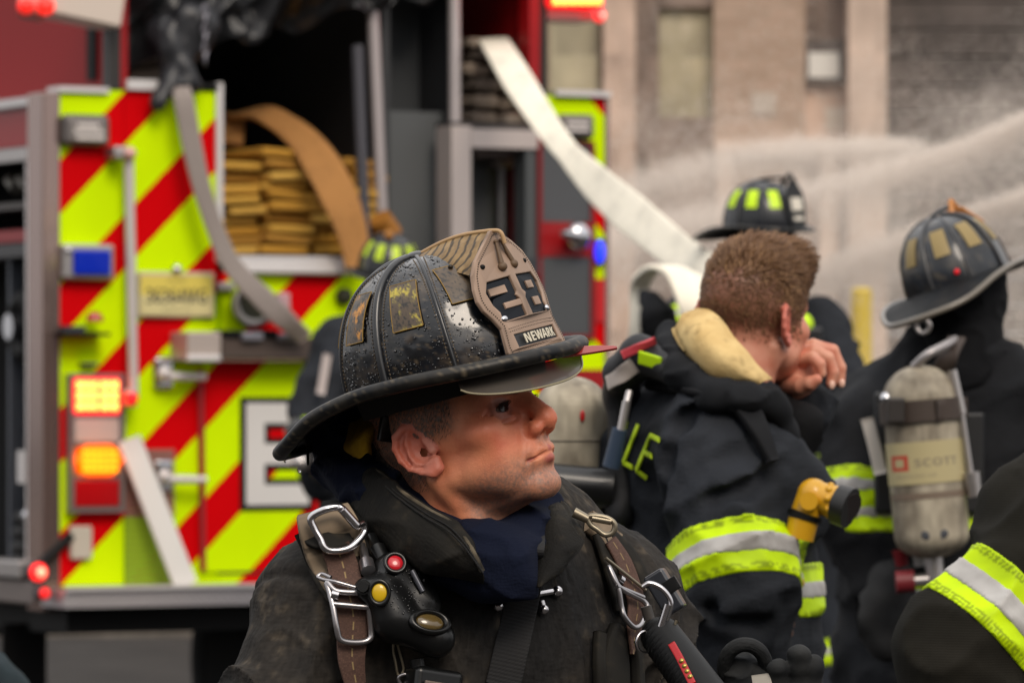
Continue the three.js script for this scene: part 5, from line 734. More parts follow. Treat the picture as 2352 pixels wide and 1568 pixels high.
{ // right cluster: lamp with red strip, clips
  const g = thing('hand_lamp', 'black ribbed lamp handle with a red strip and four brass studs', 'hand lamp'); const a = P(1520, 1462, 5.80), b = P(1650, 1640, 5.72), T = b.clone().sub(a).normalize();
  const D = (p) => { const d = smax(cone(p, a, b, .023, .027), -1, .01), t = along(p, a, b); const side = (p.x - a.x) * T.y - (p.y - a.y) * T.x; return d + .0022 * sst(.0, -.02, -side - .005) * Math.sin(t * 900) * .6; }; const h = part(g, 'handle', nets(D, V(a.x - .05, b.y - .02, a.z - .05), V(b.x + .05, a.y + .04, b.z + .06), .0022), mat('#0a0b0c', .5, 0, { specularIntensity: .5 }));
  const s = [[1543, 1478], [1560, 1508], [1576, 1540], [1592, 1572]].map(([x, y]) => coatHit(x, y, .0015, D)); part(h, 'red_strip', strip(s, .0085, V(.85, .5, .1), .004, 30), mat('#a8141c', .4)); for (const [x, y] of [[1566, 1518], [1573, 1530], [1579, 1542], [1586, 1554]]) part(h, 'stud', ball(coatHit(x, y, .003, D), .0032), mat('#b09a50', .3, .8));
  const k = thing('speaker_mic', 'wet black plastic microphone box behind the silver clip on the shoulder', 'microphone'); const c = P(1520, 1368, 5.86); const q = new THREE.Quaternion().setFromEuler(new THREE.Euler(0, -.2, .55)); part(k, 'case', new RoundedBoxGeometry(.026, .052, .025, 3, .004).applyQuaternion(q).translate(c.x + .004, c.y + .004, c.z), mat('#2a2d33', .3, 0, { clearcoat: .5 })); part(k, 'knurled_knob', rod(P(1484, 1392, 5.82), P(1492, 1422, 5.82), .0065), mat('#4a4642', .4, .5)); part(k, 'grille', new RoundedBoxGeometry(.02, .016, .004, 2, .001).applyQuaternion(q).translate(c.x + .01, c.y + .012, c.z + .0135), plastic);
  const m = thing('carabiner', 'slim silver carabiner hooked between the buckle and the red striped lamp', 'carabiner'); const at = (x, y, d = 5.79) => P(x, y, d); part(m, 'ring', tubeG([at(1476, 1348), at(1490, 1340), at(1512, 1346), at(1532, 1364), at(1541, 1384), at(1536, 1410), at(1524, 1440), at(1512, 1460), at(1500, 1468), at(1488, 1462)], .0032, 90, 10), metal); part(m, 'gate', rod(at(1534, 1388, 5.785), at(1513, 1455, 5.785), .0048), metal); part(m, 'wire', tubeG([at(1554, 1424), at(1544, 1452), at(1524, 1476), at(1500, 1478)], .0018, 40, 8), gold); part(m, 'split_ring', new THREE.TorusGeometry(.012, .0016, 8, 30).rotateY(.6).translate(at(1482, 1474).x, at(1482, 1474).y, at(1482, 1474).z), metal);
}
{ // pocket on the chest and worn grey sleeve top
  const g = part(man, 'pocket', tint(strapOn([[1420, 1438], [1416, 1475], [1412, 1520], [1410, 1580]], [.02, .04, .05, .052], .012, .006), wornBlack), padMat); part(g, 'pocket_flap', tint(strapOn([[1378, 1452], [1376, 1490], [1376, 1530], [1378, 1580]], .014, .01, .013), wornBlack), padMat); part(g, 'pocket_flap', tint(strapOn([[1452, 1470], [1462, 1510], [1466, 1575]], .016, .012, .012), wornBlack), padMat);
}
{ // a pair of black gloves hanging on his far side
  const gm = clothMat('#ffffff', .8, .0008, { vertexColors: true }), gc = (q) => { const a = fbm(q.x * 30, q.y * 30, q.z * 30, 3); return mix3(lin('#15171a'), lin('#2f3030'), clamp(.5 + 1.2 * a)); };
  const g = thing('work_glove', 'black work glove with four stubby fingers pointing up at the lower edge', 'glove'); const F = (x, y, d = 5.84) => P(x, y, d);
  const D = (p) => { let d = cone(p, F(1832, 1680), F(1828, 1630), .05, .035); for (const [x0, y0, x1, y1, r] of [[1792, 1600, 1788, 1535, .0125], [1826, 1590, 1836, 1506, .0138], [1856, 1600, 1870, 1528, .0125]]) d = smin(d, cone(p, F(x0, y0, 5.82), F(x1, y1, 5.80 + (x1 > 1860 ? .01 : 0)), r * 1.05, r) , .002); const w = Math.sin(p.y * 300 + 20 * p.x); return d - .0007 * w + .001 * fbm(p.x * 120, p.y * 120, p.z * 120, 2); };
  part(g, 'glove', nets(D, V(.27, 1.30, -5.92), V(.40, 1.42, -5.72), .0022, gc), gm);
  const h = thing('work_glove', 'black glove cuff rolled into a loop beside the upright glove fingers', 'glove'); const rr = []; for (let i = 0; i < 14; i++) { const a = i / 14 * 6.283; rr.push(P(1712 + 48 * Math.cos(a), 1532 + 52 * Math.sin(a), 5.84 + .02 * Math.sin(a))); } 
  part(h, 'cuff', tint(tubeG(rr, .0085, 80, 12, true), gc), gm); part(h, 'lining', tint(nets((p) => { let d = cone(p, P(1690, 1545, 5.85), P(1735, 1560, 5.85), .018, .02); d = smin(d, cone(p, P(1700, 1520, 5.86), P(1725, 1600, 5.85), .016, .03), .01); const w = 1 - Math.abs(vnoise(p.x * 50, p.y * 60, p.z * 40)); return d - .005 * w ** 3; }, V(.24, 1.29, -5.93), V(.33, 1.42, -5.79), .0025), gc), gm); part(h, 'label', strip([P(1748, 1548, 5.80), P(1752, 1575, 5.80)], .022, V(.9, .3, .2), .0015, 6), mat('#b9b4aa', .7));
}
{ // yellow ear flap and chin strap under the brim (parts of the helmet)
  const hel = scene.children.find((o) => o.name === 'helmet'); const ym = clothMat('#ffffff', .9, .0006, { vertexColors: true }), yc = (q) => { const a = fbm(q.x * 25, q.y * 25, q.z * 25, 3); return mix3(lin('#6a5210'), lin('#a8841c'), clamp(.5 + 1.2 * a)); };
  const at = (x, y, d) => P(x, y, d);
  const e = part(hel, 'ear_flap', tint(leaf([[at(802, 970, 5.96), at(795, 1005, 5.95), at(790, 1030, 5.94), at(812, 1050, 5.925)], [at(850, 950, 5.93), at(835, 985, 5.91), at(815, 1020, 5.905), at(828, 1052, 5.905)], [at(885, 940, 5.905), at(862, 975, 5.895), at(840, 1005, 5.89), at(842, 1040, 5.895)], [at(892, 942, 5.91), at(870, 985, 5.91), at(852, 1015, 5.91), at(852, 1045, 5.91)]], .005, (p) => .002 * vnoise(p.x * 60, p.y * 60, 3), 40, 30), yc), ym, 'mustard yellow ear flap'); 
  part(e, 'lining_fold', tint(leaf([[at(925, 945, 5.865), at(960, 935, 5.858), at(990, 915, 5.855), at(1008, 890, 5.855)], [at(922, 925, 5.86), at(955, 918, 5.853), at(980, 903, 5.85), at(998, 880, 5.85)], [at(920, 900, 5.87), at(950, 892, 5.862), at(975, 882, 5.86), at(992, 868, 5.86)]], .005, null, 24, 16), yc), ym);
  part(e, 'chin_strap', strip([at(900, 900, 5.885), at(897, 950, 5.87), at(890, 1000, 5.885), at(880, 1060, 5.93)], .018, V(.9, 0, .4), .003, 30), mat('#0f0f10', .7)); part(e, 'strap_slider', new RoundedBoxGeometry(.022, .03, .008, 2, .002).rotateY(.5).rotateZ(-.15).translate(at(891, 985, 5.868).x, at(891, 985, 5.868).y, at(891, 985, 5.868).z), plastic);
}
// ---------- the other firefighters ----------
// frame: foot point of the body axis, forward direction (unit, horizontal) and his left
function frameOf(x, d, yaw) { const o = P(x, HY, d); o.y = 0; const f = V(Math.sin(yaw), 0, Math.cos(yaw)), l = V(Math.cos(yaw), 0, -Math.sin(yaw)); return { o, f, l, at: (a, y, c) => V(o.x + l.x * a + f.x * c, y, o.z + l.z * a + f.z * c), loc: (p) => { const dx = p.x - o.x, dz = p.z - o.z; return V(dx * l.x + dz * l.z, p.y, dx * f.x + dz * f.z); } }; }
function coatField(F, o) { // o: sh (shoulder height), neck, arms [[shoulder, elbow, wrist], ...], lean
  const ln = o.lean ?? [0, 0], w = o.wide ?? 1;
  const base = (p) => {
    const q = F.loc(p), k = clamp((p.y - .9) / .6); q.x -= ln[0] * k; q.z -= ln[1] * k; let d = ell(q, 0, o.sh - .26, 0, .215 * w, .36, .155 * w);
    d = smin(d, ell(q, 0, o.sh - .55, 0, .225 * w, .30, .17 * w), .1);
    for (const s of [-1, 1]) d = smin(d, cone(q, V(.06 * s, o.sh + .05 + (o.tilt ?? 0) * s * .3, -.02), V(.175 * s * w, o.sh - .02 + (o.tilt ?? 0) * s, -.01), .085, .08), .07);
    d = smin(d, cone(q, V(0, o.sh, -.02), V(0, o.sh + .10, 0), .10, .085), .05);
    for (const [a, b, c, ra, rb, rc] of o.arms) { d = smin(d, cone(p, a, b, ra ?? .085, rb ?? .08), .05); d = smin(d, cone(p, b, c, rb ?? .08, rc ?? .06), .025); }
    return d;
  };
  const D = (p) => { let d = base(p); if (Math.abs(d) > .05) return d; const w1 = 1 - Math.abs(vnoise(p.x * 11 + p.y * 7 + o.seed, p.y * 15 - p.x * 5, p.z * 11)), w2 = 1 - Math.abs(vnoise(p.x * 6 - p.y * 12, p.y * 9 + 3, p.z * 7 + o.seed)); return d - .011 * (w1 ** 3 - .3) - .012 * (w2 ** 4 - .2) - .002 * fbm(p.x * 40, p.y * 40, p.z * 40, 2); };
  return { base, D: (p) => { let d = D(p); if (o.crease && Math.abs(d) < .04) for (const L of o.crease) for (let i = 0; i < L.length - 1; i++) { const c = cone(p, L[i], L[i + 1], 0, 0); if (c < .05) d += .014 * gau(c, .010) - .005 * gau(c - .03, .012); } return d; } };
}
const limeBand = clothMat('#ffffff', .55, .0006, { vertexColors: true });
function band(parent, D, a, b, t0, t1, cell, reach = .17, ymin = -9) { // reflective band wrapped round the axis a-b, from t0 to t1 metres along it
  const h = (t1 - t0), T = b.clone().sub(a).normalize(), slab = (p, u0, u1, off) => { const t = along(p, a, b), r2 = p.clone().sub(a).addScaledVector(T, -t).length() - reach; return Math.max(D(p) - off, u0 - t, t - u1, r2); };
  const c0 = a.clone().addScaledVector(T, (t0 + t1) / 2), R = V(reach + h, reach + h, reach + h);
  const lime = lin('#c6e800'), dirt = (p) => clamp(.5 + 1.6 * fbm(p.x * 18, p.y * 18, p.z * 18, 4));
  const m = part(parent, 'reflective_band', nets((p) => slab(p, t0, t1, .004), c0.clone().sub(R), c0.clone().add(R), cell, (p) => { const t = (along(p, a, b) - t0) / h; const st = Math.min(Math.abs(t - .06), Math.abs(t - .94), Math.abs(t - .12), Math.abs(t - .88)); const c = mix3(lime, lin('#8fae10'), dirt(p) * .55); return st < .016 ? mix3(c, lin('#5c6a10'), .7) : c; }), limeBand);
  part(m, 'silver_stripe', nets((p) => slab(p, t0 + h * .33, t0 + h * .67, .0065), c0.clone().sub(R), c0.clone().add(R), cell, (p) => mix3(lin('#b9b8b6'), lin('#7d7976'), dirt(p) * .8)), clothMat('#ffffff', .45, .0004, { vertexColors: true }));
  return m;
}
const coatCol = (c0, c1) => (p) => { const a = fbm(p.x * 7, p.y * 7, p.z * 7, 4), b = fbm(p.x * 45, p.y * 45, p.z * 45, 2); const c = mix3(lin(c0), lin(c1), clamp(.45 + 1.2 * a)); const k = 1 + .25 * b; return [c[0] * k, c[1] * k, c[2] * k]; };
const coatM = clothMat('#ffffff', .82, .0008, { vertexColors: true });
function dress(m, F, o, field, lo, hi, cell, cols = ['#15171b', '#25272c']) {
  const g = nets(field.D, lo, hi, cell, coatCol(...cols), .03); uvBy(g, (p) => [p.x * 6 + p.z * 4, p.y * 6]); part(m, 'coat', g, coatM);
  const gap = o.step ?? .0; const legs = nets((p) => { const q = F.loc(p); let d = 9; for (const s of [-1, 1]) d = smin(d, cone(q, V(.10 * s, .92, 0), V(.13 * s, .10, gap * s), .125, .095), .03); const w = 1 - Math.abs(vnoise(p.x * 9, p.y * 14, p.z * 9)); return d - .012 * (w ** 3 - .3); }, F.o.clone().add(V(-.38, .02, -.38)), F.o.clone().add(V(.38, 1.02, .38)), .014, coatCol(...cols)); uvBy(legs, (p) => [p.x * 6, p.y * 6]); part(m, 'trousers', legs, coatM);
  const D2 = (p) => { const q = F.loc(p); let d = 9; for (const s of [-1, 1]) d = smin(d, cone(q, V(.10 * s, .92, 0), V(.13 * s, .10, gap * s), .125, .095), .03); return d; };
  for (const s of [-1, 1]) { part(m, 'boot', nets((p) => { const q = F.loc(p), c = gap * s; return smin(cone(q, V(.13 * s, .065, c - .05), V(.14 * s, .05, c + .15), .058, .048), cone(q, V(.13 * s, .26, c), V(.13 * s, .08, c), .07, .065), .04); }, F.at(.13 * s, -.02, gap * s).add(V(-.25, 0, -.25)), F.at(.13 * s, .34, gap * s).add(V(.25, 0, .25)), .014), M.rubber); }
  return D2;
}
const tankCol = (p) => { const a = fbm(p.x * 20, p.y * 20, p.z * 20, 4), b = vnoise(p.x * 130, p.y * 30, p.z * 130); return mix3(mix3(lin('#7b7263'), lin('#b0a794'), clamp(.5 + 1.6 * a)), lin('#3f382f'), clamp(.28 + .5 * b + .8 * fbm(p.x * 30, p.y * 12, p.z * 30, 3)) * .6); };
function airTank(label, top, bottom, r, group, extra) { // composite cylinder with domed ends and a valve
  const g = thing('air_cylinder', label, 'air cylinder', group); const ax = top.clone().sub(bottom), L = ax.length(), pr = []; for (let i = 0; i <= 10; i++) { const t = i / 10 * 1.57; pr.push(new THREE.Vector2(Math.max(.014, r * Math.sin(t)), .62 * r * (1 - Math.cos(t)))); } for (let i = 0; i <= 10; i++) { const t = i / 10 * 1.57; pr.push(new THREE.Vector2(Math.max(.001, r * Math.cos(t)), L - .9 * r + .9 * r * Math.sin(t))); }
  const q = new THREE.Quaternion().setFromUnitVectors(V(0, 1, 0), ax.normalize()); const place = (ge) => ge.applyQuaternion(q).translate(bottom.x, bottom.y, bottom.z);
  const lat = new THREE.LatheGeometry(pr, 48), dense = []; const body = part(g, 'body', tint(place(new THREE.LatheGeometry(pr.flatMap((p, i) => i < pr.length - 1 ? Array.from({ length: i === 10 ? 40 : 4 }, (_, k) => p.clone().lerp(pr[i + 1], k / (i === 10 ? 40 : 4))) : [p]), 64)), tankCol), mat('#ffffff', .5, 0, { vertexColors: true, specularIntensity: .5 }));
  part(g, 'valve', [place(rod(V(0, -.05, 0), V(0, .01, 0), .018)), place(rod(V(-.05, -.04, 0), V(.05, -.04, 0), .012))], M.steel); part(g, 'valve_knob', place(new THREE.CylinderGeometry(.022, .022, .035, 16).rotateZ(1.57).translate(-.06, -.04, 0)), mat('#6a1820', .5));
  extra?.(g, body, place, L); return g;
}
// hand: palm and five bent fingers from a wrist frame
function handField(w, dir, up, spread, curl, k = 1) { // w wrist, dir along the palm, up out of the back of the hand
  const f = dir.clone().normalize(), u = up.clone().addScaledVector(f, -up.dot(f)).normalize(), s = f.clone().cross(u); const B = [];
  const at = (a, b, c) => w.clone().addScaledVector(f, a * k).addScaledVector(u, b * k).addScaledVector(s, c * k);
  const add = (p, q, r1, r2) => B.push([p, q, r1 * k, r2 * k]);
  for (const c of [-.028, -.01, .01, .028]) add(at(.0, 0, c * .65), at(.085, .002, c), .016, .0115);
  [[-.031, .066, .0085], [-.011, .076, .0092], [.010, .080, .0095], [.030, .072, .0092]].forEach(([c, L, r], i) => { let a = 0, p = at(.088, .002, c); for (let j = 0; j < 3; j++) { a += curl[i] * (j ? 1 : .7); const l = L * [.45, .32, .26][j]; const q = p.clone().addScaledVector(f, Math.cos(a) * l * k).addScaledVector(u, -Math.sin(a) * l * k).addScaledVector(s, spread * (i - 1.5) * .4 * l * k); add(p, q, r * [1.1, 1, .92][j], r * [1, .92, .8][j]); p = q; } });
  const t0 = at(.02, -.008, .026), t1 = at(.055, -.022, .048), t2 = at(.085, -.032, .05), t3 = at(.108, -.036, .044); add(t0, t1, .016, .0125); add(t1, t2, .0125, .011); add(t2, t3, .011, .009);
  return { D: (p) => { let d = 9; B.forEach(([a, b, r1, r2], i) => { d = smin(d, cone(p, a, b, r1, r2), i < 4 ? .02 * k : .006 * k); }); return d; }, B };
}
{ // bareheaded firefighter with his back turned
  const Y = 132 * Math.PI / 180, dC = 8.1, S = 1 / 1457, F = frameOf(1640, dC, Y);
  const m = thing('person', 'bareheaded firefighter with brown crew cut, back turned, wiping his face with a raised hand', 'person');
  const pose = new THREE.Matrix4().compose(P(1728, 750, 8.08), new THREE.Quaternion().setFromEuler(new THREE.Euler(.06, 145 * Math.PI / 180, .10, 'YXZ')), V(.00097, .00096, .00097));
  const hairB = lin('#6a4a33'), hairL = lin('#a07c56'), sk = lin('#cf9078');
  const col = (p, n) => { const a = Math.abs(p.x), e = a > 60 ? earD(V(a, p.y, p.z)) : 9, f = fbm(p.x * .05, p.y * .05, p.z * .05, 3), g = vnoise(p.x * .5, p.y * .5, p.z * .5); let c = mix3(sk, lin('#c27058'), clamp(.25 + .8 * f)); if (e < 2) c = lin('#c8705f'); const hl = sst(-45, 22, p.y + .5 * (p.z + 60) * sst(-40, 10, p.z)) * sst(42, 20, p.z - .5 * (p.y - 30)); if (e > 2) c = mix3(c, mix3(lin('#3a281c'), hairB, clamp(.5 + .6 * g)), clamp(hl * (.8 + .3 * g))); return c; };
  const g = nets(headD, V(-112, -190, -115), V(112, 142, 128), 2.4, col, 8); part(m, 'head', g.applyMatrix4(pose), mat('#ffffff', .5, 0, { vertexColors: true }));
  // hair: cap plus strands
  const cap = (p) => { let d = smin(ell(p, 0, 55, -3, 78, 89, 100.5), ell(p, 0, 105, 58, 58, 42, 52), 20); d = smax(d, -(p.y - 26 + .45 * (p.z - 40) * (p.z > 40 ? 1 : 0) - 16 * sst(0, -90, p.z) * 0), 14); const w = fbm(p.x * .06, p.y * .06, p.z * .06, 3), s = vnoise(p.x * .22 + p.z * .1, p.y * .1, p.z * .22); return d - 2.5 * w - .5 * s; };
  const cg = nets(cap, V(-100, 10, -125), V(100, 165, 125), 2.4, (p) => mix3(hairB, hairL, clamp(.35 + .9 * vnoise(p.x * .3, p.y * .12, p.z * .3) + .5 * fbm(p.x * .04, p.y * .04, p.z * .04, 2))), 8); const pos = cg.attributes.position, nor = cg.attributes.normal;
  const hair = part(m, 'hair', cg, mat('#ffffff', .65, 0, { vertexColors: true }));
  const r = rngOf(61), st = [], cols = []; const strand = (p, n, L, flow) => { const dn = p.y < 34 ? V((r() - .5) * .4, -1, .25) : V((r() - .5) * .5 + .3 * Math.sin(p.z * .08 + 1), .1 * (r() - .5), .9); dn.addScaledVector(n, -dn.dot(n)).normalize(); const a = dn.addScaledVector(n, .35 + .5 * flow).normalize(); const mid = p.clone().addScaledVector(n, L * .28 * flow + .4).addScaledVector(a, L * .4), end = p.clone().addScaledVector(n, L * .25 * flow).addScaledVector(a, L); const c = mix3(hairB, hairL, r() * r() * 1.2); for (const gg of [rod(p.clone().addScaledVector(n, -1.5), mid, .85, .75, 3), rod(mid, end, .75, .22, 3)]) { const C = new Float32Array(gg.attributes.position.count * 3); for (let a = 0; a < C.length; a += 3) C.set(c, a); gg.setAttribute('color', new THREE.BufferAttribute(C, 3)); st.push(gg); } };
  for (let k = 0; k < 9000; k++) { const i = Math.floor(r() * pos.count), p = V(0, 0, 0).fromBufferAttribute(pos, i), n = V(0, 0, 0).fromBufferAttribute(nor, i); if (p.y < 32 || r() > sst(20, 85, p.y) + .15) continue; const cl = fbm(p.x * .05, p.y * .05, p.z * .05, 2); strand(p, n, (5 + 13 * sst(50, 125, p.y)) * (.7 + .6 * r()), .55 + 1.2 * cl); }
  { const hp = g.attributes.position, hn = g.attributes.normal, inv = pose.clone().invert(); for (let k = 0; k < 14000; k++) { const i = Math.floor(r() * hp.count), p = V(0, 0, 0).fromBufferAttribute(hp, i).applyMatrix4(inv); if (p.y < -30 || p.y > 70 || p.z > 42 - .5 * (30 - p.y) * 0 || earD(V(Math.abs(p.x), p.y, p.z)) < 4 || r() > sst(-45, 45, p.y)) continue; const n = V(p.x / 77 / 77, (p.y - 50) / 86 / 86 * .5, p.z / 99 / 99).normalize(); strand(p, n, 3 + 3 * r(), .5); } }
  cg.applyMatrix4(pose); part(hair, 'hair_tufts', mergeGeometries(st).applyMatrix4(pose), mat('#ffffff', .55, 0, { vertexColors: true })).userData.kind = 'stuff';
  // coat: his right arm hangs towards us, the left is raised to the face
  const sR = P(1640, 1010, 7.95), eR = P(1690, 1330, 7.86), wR = P(1690, 1640, 7.95), sL = F.at(.15, 1.53, 0), eL = P(1720, 1080, 8.38), wL = P(1838, 935, 8.18);
  const o = { sh: 1.565, seed: 4, arms: [[sR, eR, wR, .085, .088, .075], [sL, eL, wL, .08, .075, .05]], wide: .86, tilt: .02 }; const b0 = coatField(F, o).base; o.crease = [[[1618, 915], [1572, 975], [1545, 1060], [1536, 1150], [1540, 1230]], [[1760, 1090], [1700, 1130], [1640, 1140]], [[1560, 1420], [1640, 1400], [1740, 1430]]].map((L) => L.map(([x, y]) => coatHit2(x, y, 0, b0))); const fd = coatField(F, o);
  dress(m, F, o, fd, V(.0, .55, -8.6), V(.62, 1.76, -7.62), .0075, ['#16191e', '#2a2d33']);
  band(m, fd.D, sR, eR, .165, .258, .005, .16);
  { const a = P(1480, 700, 8.15), b = P(1500, 1500, 8.12); band(m, (p) => Math.max(fd.D(p), cone(p, eR, wR, .12, .12) * -1), F.at(0, 1.75, 0), F.at(0, .8, -.0), .335, .42, .007, .27); }
  // beige collar lining folded out, dark collar below
  const q = (a) => a.map(([x, y, d]) => P(x, y, d)); const lc = (p) => { const a = fbm(p.x * 22, p.y * 22, p.z * 22, 4), b = fbm(p.x * 70, p.y * 70, p.z * 70, 2); return mix3(mix3(lin('#b3925a'), lin('#d8bd86'), clamp(.55 + 1.1 * a)), lin('#6e5430'), sst(.15, .5, b + .2 * a) * .45); };
  part(m, 'collar', tint(leaf([q([[1602, 708, 8.06], [1640, 722, 7.98], [1690, 775, 7.93], [1735, 835, 7.92], [1772, 872, 7.94]]), q([[1560, 722, 8.0], [1600, 758, 7.92], [1655, 815, 7.88], [1705, 858, 7.88], [1745, 878, 7.9]]), q([[1550, 745, 8.0], [1580, 795, 7.93], [1628, 845, 7.90], [1680, 876, 7.89], [1722, 882, 7.91]]), q([[1552, 752, 8.06], [1584, 810, 7.98], [1630, 856, 7.95], [1680, 886, 7.94], [1720, 888, 7.95]])], .008, (p) => .006 * vnoise(p.x * 26, p.y * 30, 3), 60, 30), lc), clothMat('#ffffff', .9, .0006, { vertexColors: true }), 'beige collar lining folded outward');
  part(m, 'hood_roll', tint(nets((p) => { const K = [[1535, 770, 8.06], [1560, 850, 7.94], [1640, 905, 7.87], [1715, 915, 7.88], [1775, 935, 7.93], [1800, 1000, 7.97], [1795, 1080, 8.0]].map(([x, y, d]) => P(x, y, d)); let d = 9; for (let i = 0; i < 6; i++) d = smin(d, cone(p, K[i], K[i + 1], .02, .02), .02); const w = 1 - Math.abs(vnoise(p.x * 20, p.y * 26, p.z * 20)); return d - .008 * w ** 3; }, P(1480, 1130, 8.15), P(1860, 700, 7.75).setZ(-7.75), .006), coatCol('#0f1013', '#1e2024')), coatM);
  // raised hand
  const H = handField(P(1832, 905, 8.17), V(.55, 1.0, .15), V(-.75, .5, .5), .1, [.62, .55, .5, .45], 1.0);
  // palm and fingers placed by their joints: knuckles high, fingers bending down to the right
  const J = (x, y, d) => P(x, y, d), chain = (pts, r) => pts.slice(1).map((p, i) => [J(...pts[i]), J(...p), r[i], r[i + 1]]);
  const bones = [...chain([[1822, 925, 8.18], [1812, 880, 8.16], [1822, 822, 8.15]], [.026, .028, .02]), ...chain([[1822, 900, 8.17], [1835, 860, 8.13], [1845, 815, 8.12]], [.024, .026, .017]),
    ...chain([[1818, 822, 8.16], [1855, 797, 8.17], [1900, 806, 8.18], [1918, 838, 8.18], [1920, 862, 8.17]], [.0135, .0115, .0105, .0095, .008]), ...chain([[1826, 815, 8.14], [1868, 795, 8.14], [1912, 806, 8.14], [1930, 845, 8.14], [1930, 878, 8.14]], [.0135, .012, .011, .010, .0085]), ...chain([[1836, 818, 8.12], [1870, 806, 8.11], [1902, 822, 8.11], [1914, 855, 8.11], [1909, 882, 8.11]], [.013, .0115, .0105, .0095, .008]), ...chain([[1846, 826, 8.1], [1868, 822, 8.085], [1884, 836, 8.08], [1888, 858, 8.08]], [.0115, .010, .0092, .0078]), ...chain([[1815, 885, 8.12], [1842, 888, 8.08], [1862, 880, 8.065], [1876, 872, 8.06]], [.018, .0135, .0115, .009])];
  const hd = (p) => { let d = 9; bones.forEach(([a, b, r1, r2], i) => { d = smin(d, cone(p, a, b, r1, r2), i < 4 ? .018 : .003); }); return d; };
  part(m, 'hand', nets(hd, V(.40, 1.66, -8.24), V(.545, 1.79, -8.0), .0028, (p) => { const f = fbm(p.x * 50, p.y * 50, p.z * 50, 3); return mix3(lin('#cf957c'), lin('#bf6a52'), clamp(.35 + 1.1 * f)); }), mat('#ffffff', .5, 0, { vertexColors: true }));
  for (const [x, y, d] of [[1921, 868, 8.157], [1931, 880, 8.13], [1908, 884, 8.1]]) { const p = J(x, y, d); part(m, 'fingernail', new THREE.SphereGeometry(.0065, 10, 8).scale(.8, 1.1, .5).translate(p.x + .002, p.y, p.z + .004), mat('#e0b5a2', .3)); }
  part(m, 'cuff', tint(tubeG([0, 1, 2, 3, 4, 5, 6, 7].map((i) => { const a = i / 8 * 6.283; return P(1836 + 44 * Math.cos(a), 925 + 20 * Math.sin(a), 8.18 + .045 * Math.sin(a + 1.2)); }), .008, 60, 10, true), coatCol('#101114', '#202227')), coatM);
  // letters of the back panel, two whole ones and the edge of a third
  const hit = (x, y, l) => coatHit2(x, y, l, fd.D); const stroke = (a, w) => { const p = a.map(([x, y]) => hit(x, y, .003)), n = p.map((z) => nrm(z, fd.base)), s = p.map((z, i) => p[Math.min(p.length - 1, i + 1)].clone().sub(p[Math.max(0, i - 1)]).normalize().cross(n[i]).normalize()); return strip(p, w, s, .003, 24); };
  const lm = mat('#b6d400', .6); const seg = (x0, y0, x1, y1, n = 5) => Array.from({ length: n }, (_, i) => [lerp(x0, x1, i / (n - 1)), lerp(y0, y1, i / (n - 1))]);
  part(m, 'letter', [stroke(seg(1466, 974, 1432, 1062), .0075), stroke(seg(1432, 1062, 1452, 1073), .0075)], lm); part(m, 'letter', [stroke(seg(1494, 1000, 1462, 1080), .0075), stroke(seg(1494, 1000, 1514, 1010), .0075), stroke(seg(1479, 1038, 1496, 1047), .0075), stroke(seg(1462, 1080, 1486, 1098), .0075)], lm); part(m, 'letter', stroke(seg(1442, 958, 1436, 985), .0055), lm);
  // harness over the coat
  const h = thing('air_pack_harness', 'black air pack harness with red edged straps on the bareheaded firefighter', 'harness');
  const strap = (a, w, t, l) => { const p = a.map(([x, y]) => hit(x, y, l)), n = p.map((z) => nrm(z, fd.base)), s = p.map((z, i) => p[Math.min(p.length - 1, i + 1)].clone().sub(p[Math.max(0, i - 1)]).normalize().cross(n[i]).normalize()); return strip(p, w, s, t, 60); };
  const bk = clothMat('#131417', .75, .0006); part(h, 'strap', strap([[1500, 862], [1560, 870], [1640, 893], [1705, 930], [1742, 985], [1775, 1060]], [.05, .055, .06, .055, .04, .02], .014, .012), bk); part(h, 'red_edge', strap([[1508, 850], [1560, 850], [1618, 868]], [.014, .016, .008], .006, .026), mat('#b0343c', .5));
  part(h, 'yoke', nets((p) => { const K = [[1425, 905, 8.12], [1432, 855, 8.05], [1470, 815, 8.02], [1545, 850, 7.96]].map(([x, y, d]) => P(x, y, d)); let d = 9; for (let i = 0; i < 3; i++) d = smin(d, cone(p, K[i], K[i + 1], .026, .024), .03); d = smin(d, cone(p, P(1428, 890, 8.1), P(1425, 1180, 8.1), .02, .024), .03); return d - .004 * fbm(p.x * 30, p.y * 30, p.z * 30, 3); }, P(1330, 1240, 8.2), P(1590, 740, 7.8).setZ(-7.86), .006), mat('#15161a', .6));
  const pc = P(1425, 862, 7.995); part(h, 'label_plate', strip([P(1395, 880, 8.0), P(1425, 862, 7.985), P(1458, 838, 7.98)], .026, V(.5, .8, .2), .004, 10), mat('#8d8580', .5)); part(h, 'red_edge', strip([P(1430, 815, 7.985), P(1468, 798, 7.975), P(1506, 782, 7.98)], .014, V(.5, .8, .3), .005, 10), mat('#b83a44', .5)); part(h, 'lime_tag', strip([P(1468, 820, 7.97), P(1520, 836, 7.95)], .022, V(-.3, .9, .2), .004, 8), M.lime);
  part(h, 'gauge_line', [rod(P(1440, 922, 7.97), P(1427, 988, 7.97), .007), rod(P(1446, 900, 7.98), P(1440, 925, 7.97), .006)], M.steel); part(h, 'grip', rod(P(1424, 985, 7.97), P(1404, 1072, 7.98), .012, .014), mat('#2b3a4e', .5));
  part(h, 'bracket', [box(0, 0, 0, .10, .05, .08, .01).translate(P(1310, 1120, 8.2).x, P(1310, 1120, 8.2).y, -8.24), rod(P(1262, 1108, 8.1), P(1408, 1122, 8.1), .032)], mat('#0c0d10', .4, 0, { clearcoat: .3 }));
